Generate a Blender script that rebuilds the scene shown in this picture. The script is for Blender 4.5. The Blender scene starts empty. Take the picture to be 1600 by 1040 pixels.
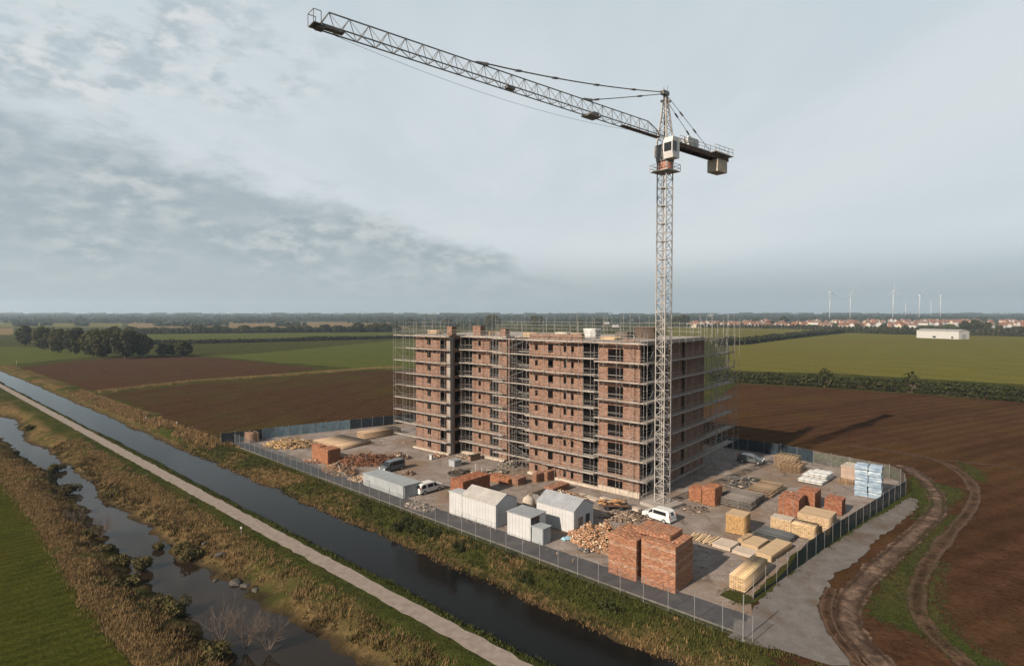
import bpy, bmesh, math, random
import numpy as np
from mathutils import Vector, Matrix

random.seed(11)
rng = np.random.default_rng(11)
scene = bpy.context.scene
COL = scene.collection
R = math.radians

# ------------------------------------------------------------------ camera
W_PX, H_PX, F_PX, CAM_H = 1600.0, 1040.0, 900.0, 31.0
PITCH = math.atan(30.0 / F_PX)
cam_data = bpy.data.cameras.new('camera')
cam = bpy.data.objects.new('camera', cam_data)
COL.objects.link(cam)
cam.location = (0, 0, CAM_H)
cam.rotation_euler = (math.pi / 2 - PITCH, 0, 0)
cam_data.sensor_width = 36.0
cam_data.lens = 36.0 * F_PX / W_PX
cam_data.clip_start = 0.5
cam_data.clip_end = 30000.0
scene.camera = cam

# ------------------------------------------------------------------ sky and sun
SUN_EL = R(29.0)
SUN_H = Vector((-0.735, -0.678, 0)).normalized()
SUN_DIR = Vector((SUN_H.x * math.cos(SUN_EL), SUN_H.y * math.cos(SUN_EL), math.sin(SUN_EL)))

world = bpy.data.worlds.new('World')
scene.world = world
world.use_nodes = True
wn, wl = world.node_tree.nodes, world.node_tree.links
wn.clear()


def wnode(t, **kw):
    n = wn.new(t)
    for k, v in kw.items():
        setattr(n, k, v)
    return n


def wmath(op, a=None, b=None, c=None, clamp=False):
    n = wn.new('ShaderNodeMath')
    n.operation = op
    n.use_clamp = clamp
    for i, x in enumerate((a, b, c)):
        if x is None:
            continue
        if isinstance(x, (int, float)):
            n.inputs[i].default_value = x
        else:
            wl.new(x, n.inputs[i])
    return n.outputs[0]


def wmap(x, a, b, c=0.0, d=1.0, smooth=True):
    n = wn.new('ShaderNodeMapRange')
    n.interpolation_type = 'SMOOTHSTEP' if smooth else 'LINEAR'
    wl.new(x, n.inputs[0])
    for i, val in enumerate((a, b, c, d)):
        n.inputs[i + 1].default_value = val
    return n.outputs[0]


def wmix(f, a, b):
    n = wn.new('ShaderNodeMix')
    n.data_type = 'RGBA'
    if isinstance(f, (int, float)):
        n.inputs['Factor'].default_value = f
    else:
        wl.new(f, n.inputs['Factor'])
    for s, x in ((6, a), (7, b)):
        if isinstance(x, tuple):
            n.inputs[s].default_value = (*x, 1)
        else:
            wl.new(x, n.inputs[s])
    return n.outputs[2]


tc = wnode('ShaderNodeTexCoord')
sep = wnode('ShaderNodeSeparateXYZ')
wl.new(tc.outputs['Generated'], sep.inputs[0])
dz = wmath('MAXIMUM', sep.outputs[2], 0.0)
dzp = wmath('ADD', dz, 0.05)
cx = wmath('DIVIDE', sep.outputs[0], dzp)          # where the view ray meets a flat cloud deck
cy = wmath('DIVIDE', sep.outputs[1], dzp)
comb = wnode('ShaderNodeCombineXYZ')
wl.new(cx, comb.inputs[0])
wl.new(cy, comb.inputs[1])


def wnoise(scale, detail, rough, off=0.0, sx=1.0, sy=1.0, rot=0.0):
    m = wnode('ShaderNodeMapping')
    m.inputs['Location'].default_value = (off, off * 0.7, off * 0.3)
    m.inputs['Rotation'].default_value = (0, 0, rot)
    m.inputs['Scale'].default_value = (sx, sy, 1)
    wl.new(comb.outputs[0], m.inputs['Vector'])
    n = wnode('ShaderNodeTexNoise')
    n.inputs['Scale'].default_value = scale
    n.inputs['Detail'].default_value = detail
    n.inputs['Roughness'].default_value = rough
    wl.new(m.outputs[0], n.inputs['Vector'])
    return n.outputs[0]


def dnoise(scale, detail, rough, off=0.0):
    """noise over the view direction itself, clouds a little wider than tall"""
    m = wnode('ShaderNodeMapping')
    m.inputs['Location'].default_value = (off, off * 0.7, off * 0.3)
    m.inputs['Scale'].default_value = (1, 1, 2.3)
    wl.new(tc.outputs['Generated'], m.inputs['Vector'])
    n = wnode('ShaderNodeTexNoise')
    n.inputs['Scale'].default_value = scale
    n.inputs['Detail'].default_value = detail
    n.inputs['Roughness'].default_value = rough
    wl.new(m.outputs[0], n.inputs['Vector'])
    return n.outputs[0]


sky = wnode('ShaderNodeTexSky', sky_type='NISHITA')
sky.sun_disc = False
sky.sun_elevation = SUN_EL
sky.sun_rotation = math.atan2(SUN_DIR.x, SUN_DIR.y)
sky.air_density = 1.3
sky.dust_density = 2.5
sky.ozone_density = 1.0
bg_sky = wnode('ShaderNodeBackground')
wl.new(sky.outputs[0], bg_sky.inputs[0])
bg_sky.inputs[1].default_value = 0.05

# thin high veil, streaky; and a bank of broken grey cloud over the left
veil_n = wnoise(0.20, 4, 0.5, 3.1, 1.0, 0.5, R(35))
streak = wnoise(0.55, 5, 0.6, 7.7, 1.0, 0.35, R(-40))
veil_up = wmix(wmap(veil_n, 0.33, 0.66), (0.340, 0.393, 0.420), (0.408, 0.435, 0.452))
veil_up = wmix(wmath('MULTIPLY', wmap(streak, 0.46, 0.68), wmap(dz, 0.08, 0.25, 0.12, 0.5)), veil_up, (0.290, 0.350, 0.380))
veil_c = wmix(wmap(dz, 0.0, 0.12), (0.192, 0.228, 0.240), veil_up)
# bank: the left of a line on the cloud deck, with a ragged edge
edge_n = dnoise(10.0, 7, 0.6, 1.7)
s_line = wmath('ADD', wmath('MULTIPLY', wmath('ADD', cx, 1.9), -0.93), wmath('MULTIPLY', wmath('ADD', cy, -2.4), 0.37))
s_line = wmath('ADD', s_line, wmath('MULTIPLY', wmath('SUBTRACT', edge_n, 0.5), 1.7))
bank = wmap(s_line, -0.25, 0.45)
puff = dnoise(24.0, 6, 0.58, 5.2)
puff2 = dnoise(6.0, 4, 0.55, 9.4)
bank_c = wmix(wmap(puff, 0.36, 0.68), (0.192, 0.234, 0.256), (0.335, 0.356, 0.364))
bank_c = wmix(wmap(puff2, 0.35, 0.7), bank_c, (0.212, 0.254, 0.275))
bank_f = wmath('MULTIPLY', bank, wmap(dz, 0.015, 0.10, 0.25, 0.92))
# scattered broken patches elsewhere
# one loose group of small clouds high on the left
gx, gy = wmath('ADD', cx, 1.35), wmath('ADD', cy, -1.95)
gr = wmath('SQRT', wmath('ADD', wmath('MULTIPLY', gx, gx), wmath('MULTIPLY', wmath('MULTIPLY', gy, gy), 1.6)))
pat = wmath('MULTIPLY', wmap(gr, 0.35, 1.05, 1.0, 0.0), wmap(dnoise(11.0, 7, 0.6, 3.3), 0.40, 0.60))
cl = wmix(wmath('MULTIPLY', pat, wmap(dz, 0.02, 0.2)), veil_c, wmix(wmap(puff, 0.4, 0.64), (0.272, 0.318, 0.342), (0.415, 0.43, 0.438)))
cl = wmix(bank_f, cl, bank_c)
bg_cl = wnode('ShaderNodeBackground')
wl.new(cl, bg_cl.inputs[0])
bg_cl.inputs[1].default_value = 1.0
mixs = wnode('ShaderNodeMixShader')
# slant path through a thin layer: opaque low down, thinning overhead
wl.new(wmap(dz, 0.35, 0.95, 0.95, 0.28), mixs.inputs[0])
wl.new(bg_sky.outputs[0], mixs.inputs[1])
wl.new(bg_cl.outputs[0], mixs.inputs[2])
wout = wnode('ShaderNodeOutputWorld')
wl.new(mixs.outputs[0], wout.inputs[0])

sun_data = bpy.data.lights.new('sun', 'SUN')
sun_data.energy = 4.9
sun_data.angle = R(0.6)
sun_data.color = (1.0, 0.87, 0.72)
sun = bpy.data.objects.new('sun', sun_data)
COL.objects.link(sun)
sun.location = (-100, -100, 120)
sun.rotation_euler = (-SUN_DIR).to_track_quat('-Z', 'Y').to_euler()

scene.view_settings.view_transform = 'Standard'
scene.view_settings.look = 'None'
scene.view_settings.exposure = 0.8
scene.view_settings.gamma = 1.0
scene.view_settings.use_curve_mapping = False
scene.cycles.max_bounces = 6
scene.cycles.diffuse_bounces = 2
scene.cycles.glossy_bounces = 3
scene.cycles.transparent_max_bounces = 12
scene.cycles.volume_bounces = 0

# ------------------------------------------------------------------ helpers


def at(px, py, z=0.0):
    """photo pixel -> world point on the level z"""
    c, s = math.cos(PITCH), math.sin(PITCH)
    a, b = px - W_PX / 2, py - H_PX / 2
    d = Vector((a, F_PX * c - b * s, -F_PX * s - b * c))
    t = (z - CAM_H) / d.z
    return Vector((d.x * t, d.y * t, z))


def atY(px, py, Y):
    c, s = math.cos(PITCH), math.sin(PITCH)
    a, b = px - W_PX / 2, py - H_PX / 2
    d = Vector((a, F_PX * c - b * s, -F_PX * s - b * c))
    t = Y / d.y
    return Vector((d.x * t, d.y * t, CAM_H + d.z * t))


def tag(o, label=None, cat=None, group=None, kind=None):
    if label:
        o['label'] = label
    if cat:
        o['category'] = cat
    if group:
        o['group'] = group
    if kind:
        o['kind'] = kind
    return o


def thing(name, label, cat, loc=(0, 0, 0), rz=0.0, group=None):
    o = bpy.data.objects.new(name, None)
    o.empty_display_size = 0.5
    COL.objects.link(o)
    o.location = loc
    o.rotation_euler = (0, 0, rz)
    return tag(o, label, cat, group)


def link(name, me, parent=None, loc=None, rz=None):
    o = bpy.data.objects.new(name, me)
    COL.objects.link(o)
    if parent is not None:
        o.parent = parent
    if loc is not None:
        o.location = loc
    if rz is not None:
        o.rotation_euler = (0, 0, rz)
    return o


def copy_tree(o, parent=None):
    c = o.copy()
    COL.objects.link(c)
    c.parent = parent
    for ch in list(o.children):
        copy_tree(ch, c)
    return c


def mesh_np(name, V, F, mats=(), col=None, smooth=False, mi=None):
    V = np.asarray(V, dtype=np.float32)
    F = np.asarray(F, dtype=np.int32)
    m, k = F.shape
    me = bpy.data.meshes.new(name)
    me.vertices.add(len(V))
    me.vertices.foreach_set('co', V.ravel())
    me.loops.add(m * k)
    me.loops.foreach_set('vertex_index', F.ravel())
    me.polygons.add(m)
    me.polygons.foreach_set('loop_start', np.arange(0, m * k, k, dtype=np.int32))
    me.polygons.foreach_set('loop_total', np.full(m, k, dtype=np.int32))
    if smooth:
        me.polygons.foreach_set('use_smooth', np.ones(m, dtype=bool))
    for mt in mats:
        me.materials.append(mt)
    if mi is not None:
        me.polygons.foreach_set('material_index', np.asarray(mi, dtype=np.int32))
    me.update(calc_edges=True)
    if col is not None:      # per-vertex float colour
        a = me.color_attributes.new('Col', 'FLOAT_COLOR', 'POINT')
        c4 = np.ones((len(V), 4), dtype=np.float32)
        c4[:, :np.asarray(col).shape[1]] = col
        a.data.foreach_set('color', c4.ravel())
    return me


BOXF = np.array([[0, 3, 2, 1], [4, 5, 6, 7], [0, 1, 5, 4], [1, 2, 6, 5], [2, 3, 7, 6], [3, 0, 4, 7]])


class MB:
    """collects boxes, beams and polygons for ONE mesh"""

    def __init__(self):
        self.v, self.f, self.m, self.c = [], [], [], []

    def poly(self, pts, m=0):
        n = len(self.v)
        self.v += [tuple(p) for p in pts]
        self.f.append(tuple(range(n, n + len(pts))))
        self.m.append(m)
        return self

    def hexa(self, pts, m=0):
        n = len(self.v)
        self.v += [tuple(p) for p in pts]
        for q in BOXF:
            self.f.append(tuple(int(i) + n for i in q))
            self.m.append(m)
        return self

    def box(self, c, s, rz=0.0, m=0, rx=0.0, ry=0.0):
        hx, hy, hz = s[0] / 2, s[1] / 2, s[2] / 2
        pts = [(-hx, -hy, -hz), (hx, -hy, -hz), (hx, hy, -hz), (-hx, hy, -hz), (-hx, -hy, hz), (hx, -hy, hz), (hx, hy, hz), (-hx, hy, hz)]
        if rz or rx or ry:
            M = Matrix.Rotation(rz, 3, 'Z') @ Matrix.Rotation(ry, 3, 'Y') @ Matrix.Rotation(rx, 3, 'X')
            pts = [M @ Vector(p) for p in pts]
        return self.hexa([(p[0] + c[0], p[1] + c[1], p[2] + c[2]) for p in pts], m)

    def b2(self, a, b, m=0):
        return self.box([(a[i] + b[i]) / 2 for i in range(3)], [abs(b[i] - a[i]) for i in range(3)], 0, m)

    def beam(self, a, b, r, m=0, n=4, r2=None, caps=True):
        a, b = Vector(a), Vector(b)
        d = b - a
        if d.length < 1e-6:
            return self
        d.normalize()
        up = Vector((0, 0, 1)) if abs(d.z) < 0.95 else Vector((1, 0, 0))
        x = d.cross(up).normalized()
        y = d.cross(x).normalized()
        r2 = r if r2 is None else r2
        base = len(self.v)
        k = math.sqrt(2) if n == 4 else 1.0
        for p, rr in ((a, r), (b, r2)):
            for i in range(n):
                t = 2 * math.pi * (i + 0.5) / n
                self.v.append(tuple(p + (x * math.cos(t) + y * math.sin(t)) * rr * k))
        for i in range(n):
            j = (i + 1) % n
            self.f.append((base + i, base + j, base + n + j, base + n + i))
            self.m.append(m)
        if caps:
            self.f.append(tuple(base + i for i in reversed(range(n))))
            self.f.append(tuple(base + n + i for i in range(n)))
            self.m += [m, m]
        return self

    def extrude(self, prof, w0, w1, axis='y', m=0, top_in=None):
        """prof: list of (x,z); extruded between y=w0 and y=w1"""
        n = len(prof)
        base = len(self.v)
        for w in (w0, w1):
            for i, (x, z) in enumerate(prof):
                k = 1.0 if top_in is None else top_in(z)
                self.v.append((x, w * k, z))
        for i in range(n):
            j = (i + 1) % n
            self.f.append((base + i, base + j, base + n + j, base + n + i))
            self.m.append(m)
        self.f.append(tuple(base + i for i in reversed(range(n))))
        self.f.append(tuple(base + n + i for i in range(n)))
        self.m += [m, m]
        return self

    def mesh(self, name, mats, smooth=False):
        me = bpy.data.meshes.new(name)
        me.from_pydata(self.v, [], self.f)
        if not isinstance(mats, (list, tuple)):
            mats = [mats]
        for mt in mats:
            me.materials.append(mt)
        if len(mats) > 1:
            me.polygons.foreach_set('material_index', np.asarray(self.m, dtype=np.int32))
        if smooth:
            me.polygons.foreach_set('use_smooth', np.ones(len(me.polygons), dtype=bool))
        me.update()
        return me

    def build(self, name, mats, parent=None, loc=None, rz=None, smooth=False):
        return link(name, self.mesh(name, mats, smooth), parent, loc, rz)


# ------------------------------------------------------------------ materials


class NT:
    def __init__(self, name):
        self.mat = bpy.data.materials.new(name)
        self.mat.use_nodes = True
        self.n = self.mat.node_tree.nodes
        self.l = self.mat.node_tree.links
        self.n.clear()
        self.out = self.n.new('ShaderNodeOutputMaterial')
        self.b = self.n.new('ShaderNodeBsdfPrincipled')
        self.l.new(self.b.outputs[0], self.out.inputs[0])
        self.tc = self.n.new('ShaderNodeTexCoord')

    def obj(self):
        return self.tc.outputs['Object']

    def pos(self):
        return self.n.new('ShaderNodeNewGeometry').outputs['Position']

    def mapping(self, vec, scale=(1, 1, 1), rot=(0, 0, 0), loc=(0, 0, 0)):
        m = self.n.new('ShaderNodeMapping')
        self.l.new(vec, m.inputs[0])
        m.inputs['Location'].default_value = loc
        m.inputs['Rotation'].default_value = rot
        m.inputs['Scale'].default_value = scale
        return m.outputs[0]

    def noise(self, vec, scale, detail=4, rough=0.55, dist=0.0):
        t = self.n.new('ShaderNodeTexNoise')
        self.l.new(vec, t.inputs['Vector'])
        t.inputs['Scale'].default_value = scale
        t.inputs['Detail'].default_value = detail
        t.inputs['Roughness'].default_value = rough
        t.inputs['Distortion'].default_value = dist
        return t.outputs[0]

    def ramp(self, fac, stops, interp='LINEAR'):
        r = self.n.new('ShaderNodeValToRGB')
        r.color_ramp.interpolation = interp
        el = r.color_ramp.elements
        while len(el) > 1:
            el.remove(el[0])
        el[0].position = stops[0][0]
        el[0].color = (*stops[0][1], 1)
        for p, c in stops[1:]:
            e = el.new(p)
            e.color = (*c, 1)
        self.l.new(fac, r.inputs[0])
        return r.outputs[0]

    def mix(self, f, a, b, mode='MIX'):
        n = self.n.new('ShaderNodeMix')
        n.data_type = 'RGBA'
        n.blend_type = mode
        for s, x in ((0, f), (6, a), (7, b)):
            if isinstance(x, (int, float)):
                n.inputs[s].default_value = x
            elif isinstance(x, tuple):
                n.inputs[s].default_value = (*x, 1)
            else:
                self.l.new(x, n.inputs[s])
        return n.outputs[2]

    def math(self, op, a, b=0.0, clamp=False):
        n = self.n.new('ShaderNodeMath')
        n.operation = op
        n.use_clamp = clamp
        for i, x in enumerate((a, b)):
            if isinstance(x, (int, float)):
                n.inputs[i].default_value = x
            else:
                self.l.new(x, n.inputs[i])
        return n.outputs[0]

    def maprange(self, x, a, b, c=0.0, d=1.0):
        n = self.n.new('ShaderNodeMapRange')
        n.interpolation_type = 'SMOOTHSTEP'
        self.l.new(x, n.inputs[0])
        for i, val in enumerate((a, b, c, d)):
            n.inputs[i + 1].default_value = val
        return n.outputs[0]

    def attr(self, name='Col'):
        n = self.n.new('ShaderNodeAttribute')
        n.attribute_name = name
        return n

    def bump(self, h, strength=0.3, dist=0.05):
        n = self.n.new('ShaderNodeBump')
        n.inputs['Strength'].default_value = strength
        n.inputs['Distance'].default_value = dist
        self.l.new(h, n.inputs['Height'])
        self.l.new(n.outputs[0], self.b.inputs['Normal'])

    def done(self, col, rough=0.85, spec=0.3, metal=0.0):
        if isinstance(col, tuple):
            self.b.inputs['Base Color'].default_value = (*col, 1)
        else:
            self.l.new(col, self.b.inputs['Base Color'])
        if isinstance(rough, (int, float)):
            self.b.inputs['Roughness'].default_value = rough
        else:
            self.l.new(rough, self.b.inputs['Roughness'])
        self.b.inputs['Specular IOR Level'].default_value = spec
        self.b.inputs['Metallic'].default_value = metal
        return self.mat


def sc(c, k):
    return tuple(min(1.0, x * k) for x in c)


def m_noise(name, c, var=0.3, scale=1.0, rough=0.85, spec=0.25, metal=0.0, bump=0.0, big=0.0, detail=4, stretch=(1, 1, 1)):
    """one real colour with grain and blotches"""
    t = NT(name)
    v = t.mapping(t.obj(), stretch)
    n1 = t.noise(v, scale, detail, 0.6)
    col = t.ramp(n1, [(0.3, sc(c, 1 - var)), (0.7, sc(c, 1 + var))])
    if big:
        n2 = t.noise(v, scale * 0.13, 3, 0.5)
        col = t.mix(0.8, col, t.ramp(n2, [(0.3, (1 - big,) * 3), (0.7, (1.0,) * 3)]), 'MULTIPLY')
    if bump:
        t.bump(n1, bump, 0.05)
    return t.done(col, rough, spec, metal)


def m_leaf(name, c1, c2, scale=0.25):
    """foliage: the Col attribute (per leaf clump) picks between two greens"""
    t = NT(name)
    a = t.attr()
    n = t.noise(t.pos(), scale, 3)
    sepn = t.n.new('ShaderNodeSeparateColor')
    t.l.new(a.outputs['Color'], sepn.inputs[0])
    f = t.math('ADD', t.math('MULTIPLY', sepn.outputs[0], 0.75), t.math('MULTIPLY', n, 0.25), True)
    col = t.mix(f, c1, c2)
    m = t.done(col, 0.75, 0.2)
    t.b.inputs['Subsurface Weight'].default_value = 0.0
    tr = t.n.new('ShaderNodeBsdfTranslucent')
    t.l.new(col, tr.inputs[0])
    ms = t.n.new('ShaderNodeMixShader')
    ms.inputs[0].default_value = 0.25
    t.l.new(t.b.outputs[0], ms.inputs[1])
    t.l.new(tr.outputs[0], ms.inputs[2])
    t.l.new(ms.outputs[0], t.out.inputs[0])
    return m


def m_vcol(name, rough=0.9, k=1.0):
    t = NT(name)
    a = t.attr()
    n = t.noise(t.pos(), 0.8, 3)
    col = t.mix(1.0, a.outputs['Color'], t.ramp(n, [(0.3, (0.8 * k,) * 3), (0.7, (1.15 * k,) * 3)]), 'MULTIPLY')
    return t.done(col, rough, 0.15)


# ------------------------------------------------------------------ the land: frame along the canal
O2 = np.array((13.8, 52.7))
U2 = np.array((-0.745, 0.667))        # along the canal, away from the camera
V2 = np.array((0.667, 0.745))         # across it, towards the building site


def uv(u, v, z=0.0):
    p = O2 + U2 * u + V2 * v
    return Vector((p[0], p[1], z))


def to_uv(p):
    d = np.array((p[0], p[1])) - O2
    return float(d @ U2), float(d @ V2)


CANAL_Z, RIVER_Z = -1.2, -1.8
riv_r = [(-160, 612), (-80, 632), (0, 650), (24, 655), (42, 688), (80, 708), (104, 726), (135, 750), (156, 782), (200, 803), (240, 830), (268, 860), (290, 880), (338, 903), (388, 924), (422, 950), (470, 983), (530, 1010), (572, 1042), (640, 1085), (760, 1160), (900, 1260)]
riv_l = [(-160, 630), (-80, 655), (0, 682), (20, 702), (45, 722), (90, 742), (99, 772), (137, 797), (142, 812), (168, 852), (196, 876), (216, 914), (280, 947), (318, 990), (352, 1020), (400, 1052), (470, 1110), (580, 1210), (700, 1320)]
RIV = np.array([at(x, y, RIVER_Z)[:2] for x, y in riv_r] + [at(x, y, RIVER_Z)[:2] for x, y in reversed(riv_l)])


def poly_sdf(P, poly):
    """signed distance of points P (n,2) to polygon, negative inside"""
    d = np.full(len(P), 1e18)
    inside = np.zeros(len(P), dtype=bool)
    n = len(poly)
    for i in range(n):
        a, b = poly[i], poly[(i + 1) % n]
        e = b - a
        w = P - a
        t = np.clip((w @ e) / max(e @ e, 1e-9), 0, 1)
        q = w - t[:, None] * e
        d = np.minimum(d, (q * q).sum(1))
        c1 = (a[1] > P[:, 1]) != (b[1] > P[:, 1])
        with np.errstate(divide='ignore', invalid='ignore'):
            xi = (b[0] - a[0]) * (P[:, 1] - a[1]) / (b[1] - a[1]) + a[0]
        inside ^= c1 & (P[:, 0] < xi)
    d = np.sqrt(d)
    d[inside] *= -1
    return d


def sstep(x, a, b):
    t = np.clip((x - a) / (b - a), 0, 1)
    return t * t * (3 - 2 * t)


def vnoise(P, scale, seed=0):
    """cheap smooth 2-D value noise, 0..1"""
    r = np.random.default_rng(seed)
    tab = r.random((256, 256))
    q = P / scale
    i = np.floor(q).astype(int)
    f = q - i
    f = f * f * (3 - 2 * f)
    x0, y0 = i[:, 0] % 256, i[:, 1] % 256
    x1, y1 = (x0 + 1) % 256, (y0 + 1) % 256
    return (tab[x0, y0] * (1 - f[:, 0]) + tab[x1, y0] * f[:, 0]) * (1 - f[:, 1]) + (tab[x0, y1] * (1 - f[:, 0]) + tab[x1, y1] * f[:, 0]) * f[:, 1]


MEADOW = np.array([at(x, y)[:2] for x, y in [(-60, 690), (0, 752), (40, 800), (72, 850), (115, 920), (160, 980), (205, 1036), (260, 1110), (-200, 1150), (-420, 900)]])


def land_z(P):
    d = P - O2
    u, v = d @ U2, d @ V2
    wob = (vnoise(P, 3.5, 5) - 0.5) * 1.0 + (vnoise(P, 14.0, 6) - 0.5) * 1.0
    vr, vl = v + wob, v + wob * 0.6
    z = np.zeros(len(P))
    # canal with its two banks
    zc = np.where(vr > -3.7, -1.55 + 1.55 * sstep(vr, -0.9, 5.6) ** 0.8, -1.55 + 1.55 * sstep(-vl, 6.9, 9.7))
    in_c = (v < 6.5) & (v > -10.0)
    z = np.where(in_c, np.minimum(z, zc), z)
    inner = (v < -1.2) & (v > -6.6)
    z = np.where(inner, -2.3, z)
    # river
    near = (v < -8) & (v > -120)
    zr = np.zeros(len(P))
    if near.any():
        sd = poly_sdf(P[near], RIV) + 0.25 + (vnoise(P[near], 2.2, 8) - 0.5) * 1.6
        zz = np.where(sd < 0, RIVER_Z - 0.05 + np.maximum(sd, -2.0) * 0.35, RIVER_Z - 0.05 + (-RIVER_Z + 0.05) * sstep(sd, -0.5, 5.5))
        zr[near] = zz
    lim = sstep(-v, 12.6, 14.5)
    z = np.minimum(z, zr * lim)
    rough = (vnoise(P, 1.1, 3) - 0.5) * 0.22 + (vnoise(P, 4.0, 4) - 0.5) * 0.2
    amp = np.where((v < 5.8) & (v > -9.3), 1.0, np.where((v < -13.5) & (v > -60), 1.0, 0.0))
    amp = amp * sstep(poly_sdf(P, MEADOW), -0.5, 1.5)
    return z + rough * amp


us = np.concatenate([[-9000, -3000, -800, -200], np.arange(-60, 190, 0.6), np.arange(190, 420, 2.0), np.geomspace(424, 14000, 24)])
vs = np.concatenate([-np.geomspace(14000, 90, 22), np.arange(-88, -45, 1.2), np.arange(-45, 8.0, 0.32), np.arange(8.5, 20, 2), np.geomspace(22, 14000, 22)])
uu, vv = np.meshgrid(us, vs, indexing='ij')
P = O2 + uu.ravel()[:, None] * U2 + vv.ravel()[:, None] * V2
Z = land_z(P)
nu, nv = len(us), len(vs)
idx = np.arange(nu * nv).reshape(nu, nv)
Fg = np.stack([idx[:-1, :-1].ravel(), idx[:-1, 1:].ravel(), idx[1:, 1:].ravel(), idx[1:, :-1].ravel()], 1)[:, ::-1]
v_all = vv.ravel()
sd_r = np.full(len(P), 50.0)
nr = (v_all < -8) & (v_all > -100)
sd_r[nr] = poly_sdf(P[nr], RIV)
# how dry the grass is (a real colour of the sward): dry rank grass on the banks, green mown strips
n6, n2_, n25 = vnoise(P, 6, 21), vnoise(P, 1.7, 22), vnoise(P, 25, 23)
dry = np.zeros(len(P))
rb = sstep(v_all, -1.0, 0.6) * (1 - sstep(v_all, 1.2, 2.4)) * 0.85
mid = sstep(v_all, 0.8, 2.5) * (1 - sstep(v_all, 5.4, 6.4)) * sstep(n6 * 0.7 + n25 * 0.5, 0.45, 0.75) * 0.9
dry = np.maximum(rb, mid)
west = sstep(-v_all, 15.0, 17.5) * (1 - sstep(sd_r, 9.0, 11.5)) * sstep(n6 * 0.6 + n2_ * 0.4, 0.15, 0.5)
dry = np.maximum(dry, west * 0.95)
far_strip = ((v_all > 3) & (v_all < 9) & (uu.ravel() > 128)) * sstep(n6, 0.2, 0.6)
dry = np.maximum(dry, far_strip * 0.9)
wet = np.clip(1 - np.abs(Z - CANAL_Z) / 0.35, 0, 1) * ((v_all > -10) & (v_all < 3)) + np.clip(1 - np.abs(Z - RIVER_Z) / 0.45, 0, 1) * (v_all < -12)
wet = np.clip(wet + (Z < -1.95), 0, 1)
colg = np.stack([dry, wet, n25], 1)

t = NT('rough_grass')
a = t.attr()
sp = t.n.new('ShaderNodeSeparateColor')
t.l.new(a.outputs['Color'], sp.inputs[0])
p = t.pos()
n1 = t.noise(p, 0.9, 6, 0.65)
n2 = t.noise(p, 0.11, 4, 0.55)
nfine = t.noise(p, 4.5, 4, 0.7)
green = t.ramp(n1, [(0.3, (0.019, 0.024, 0.006)), (0.72, (0.048, 0.053, 0.014))])
green = t.mix(t.maprange(n2, 0.42, 0.68), green, (0.058, 0.050, 0.018))
dryc = t.ramp(n1, [(0.28, (0.050, 0.033, 0.014)), (0.5, (0.098, 0.064, 0.029)), (0.75, (0.165, 0.108, 0.053))])
col = t.mix(t.math('MULTIPLY', sp.outputs[0], t.maprange(nfine, 0.25, 0.55, 0.55, 1.0)), green, dryc)
col = t.mix(sp.outputs[1], col, (0.030, 0.022, 0.014))
col = t.mix(0.75, col, t.ramp(nfine, [(0.25, (0.5,) * 3), (0.7, (1.25,) * 3)]), 'MULTIPLY')
t.bump(t.math('ADD', t.math('MULTIPLY', n1, 0.7), t.math('MULTIPLY', nfine, 0.4)), 0.9, 0.35)
M_GRASS = t.done(col, 1.0, 0.0)
ground = link('ground', mesh_np('ground', np.column_stack([P, Z]), Fg, [M_GRASS], colg, True))
tag(ground, kind='structure')

# ------------------------------------------------------------------ water
def m_water(name, c, bump, scale, rough=0.06, spec=0.11):
    t = NT(name)
    v = t.mapping(t.pos(), (1, 1, 1), (0, 0, R(42)))
    v2 = t.mapping(v, (1.0, 0.45, 1.0))
    n = t.noise(v2, scale, 4, 0.6, 0.4)
    n2 = t.noise(v, scale * 0.12, 3, 0.5)
    t.bump(t.math('MULTIPLY', n, t.maprange(n2, 0.3, 0.7, 0.35, 1.0)), bump, 0.035)
    m = t.done(c, rough, spec)
    t.b.inputs['IOR'].default_value = 1.33
    return m


M_CANAL = m_water('canal_water', (0.005, 0.005, 0.0045), 0.33, 2.4)
M_RIVER = m_water('river_water', (0.016, 0.011, 0.007), 0.06, 1.2, 0.04, 0.2)
cw = MB()
cw.poly([uv(-70, 2.0, CANAL_Z), uv(420, 2.0, CANAL_Z), uv(420, -9.4, CANAL_Z), uv(-70, -9.4, CANAL_Z)][::-1])
tag(cw.build('canal', M_CANAL), kind='structure')
rw = MB()
npairs = 40
def resample(pts, n):
    pts = np.array(pts)
    s = np.concatenate([[0], np.cumsum(np.linalg.norm(np.diff(pts, axis=0), axis=1))])
    q = np.linspace(0, s[-1], n)
    return np.stack([np.interp(q, s, pts[:, k]) for k in range(pts.shape[1])], 1)
rr = resample([at(x, y, RIVER_Z)[:2] for x, y in riv_r], npairs)
rl = resample([at(x, y, RIVER_Z)[:2] for x, y in riv_l], npairs)
for i in range(npairs - 1):
    def wid(a, b):
        d = (a - b) / max(np.linalg.norm(a - b), 1e-6)
        return a + d * 3.0
    q = [wid(rr[i], rl[i]), wid(rr[i + 1], rl[i + 1]), wid(rl[i + 1], rr[i + 1]), wid(rl[i], rr[i])]
    rw.poly([(x[0], x[1], RIVER_Z) for x in q])
tag(rw.build('river', M_RIVER), kind='structure')


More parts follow.
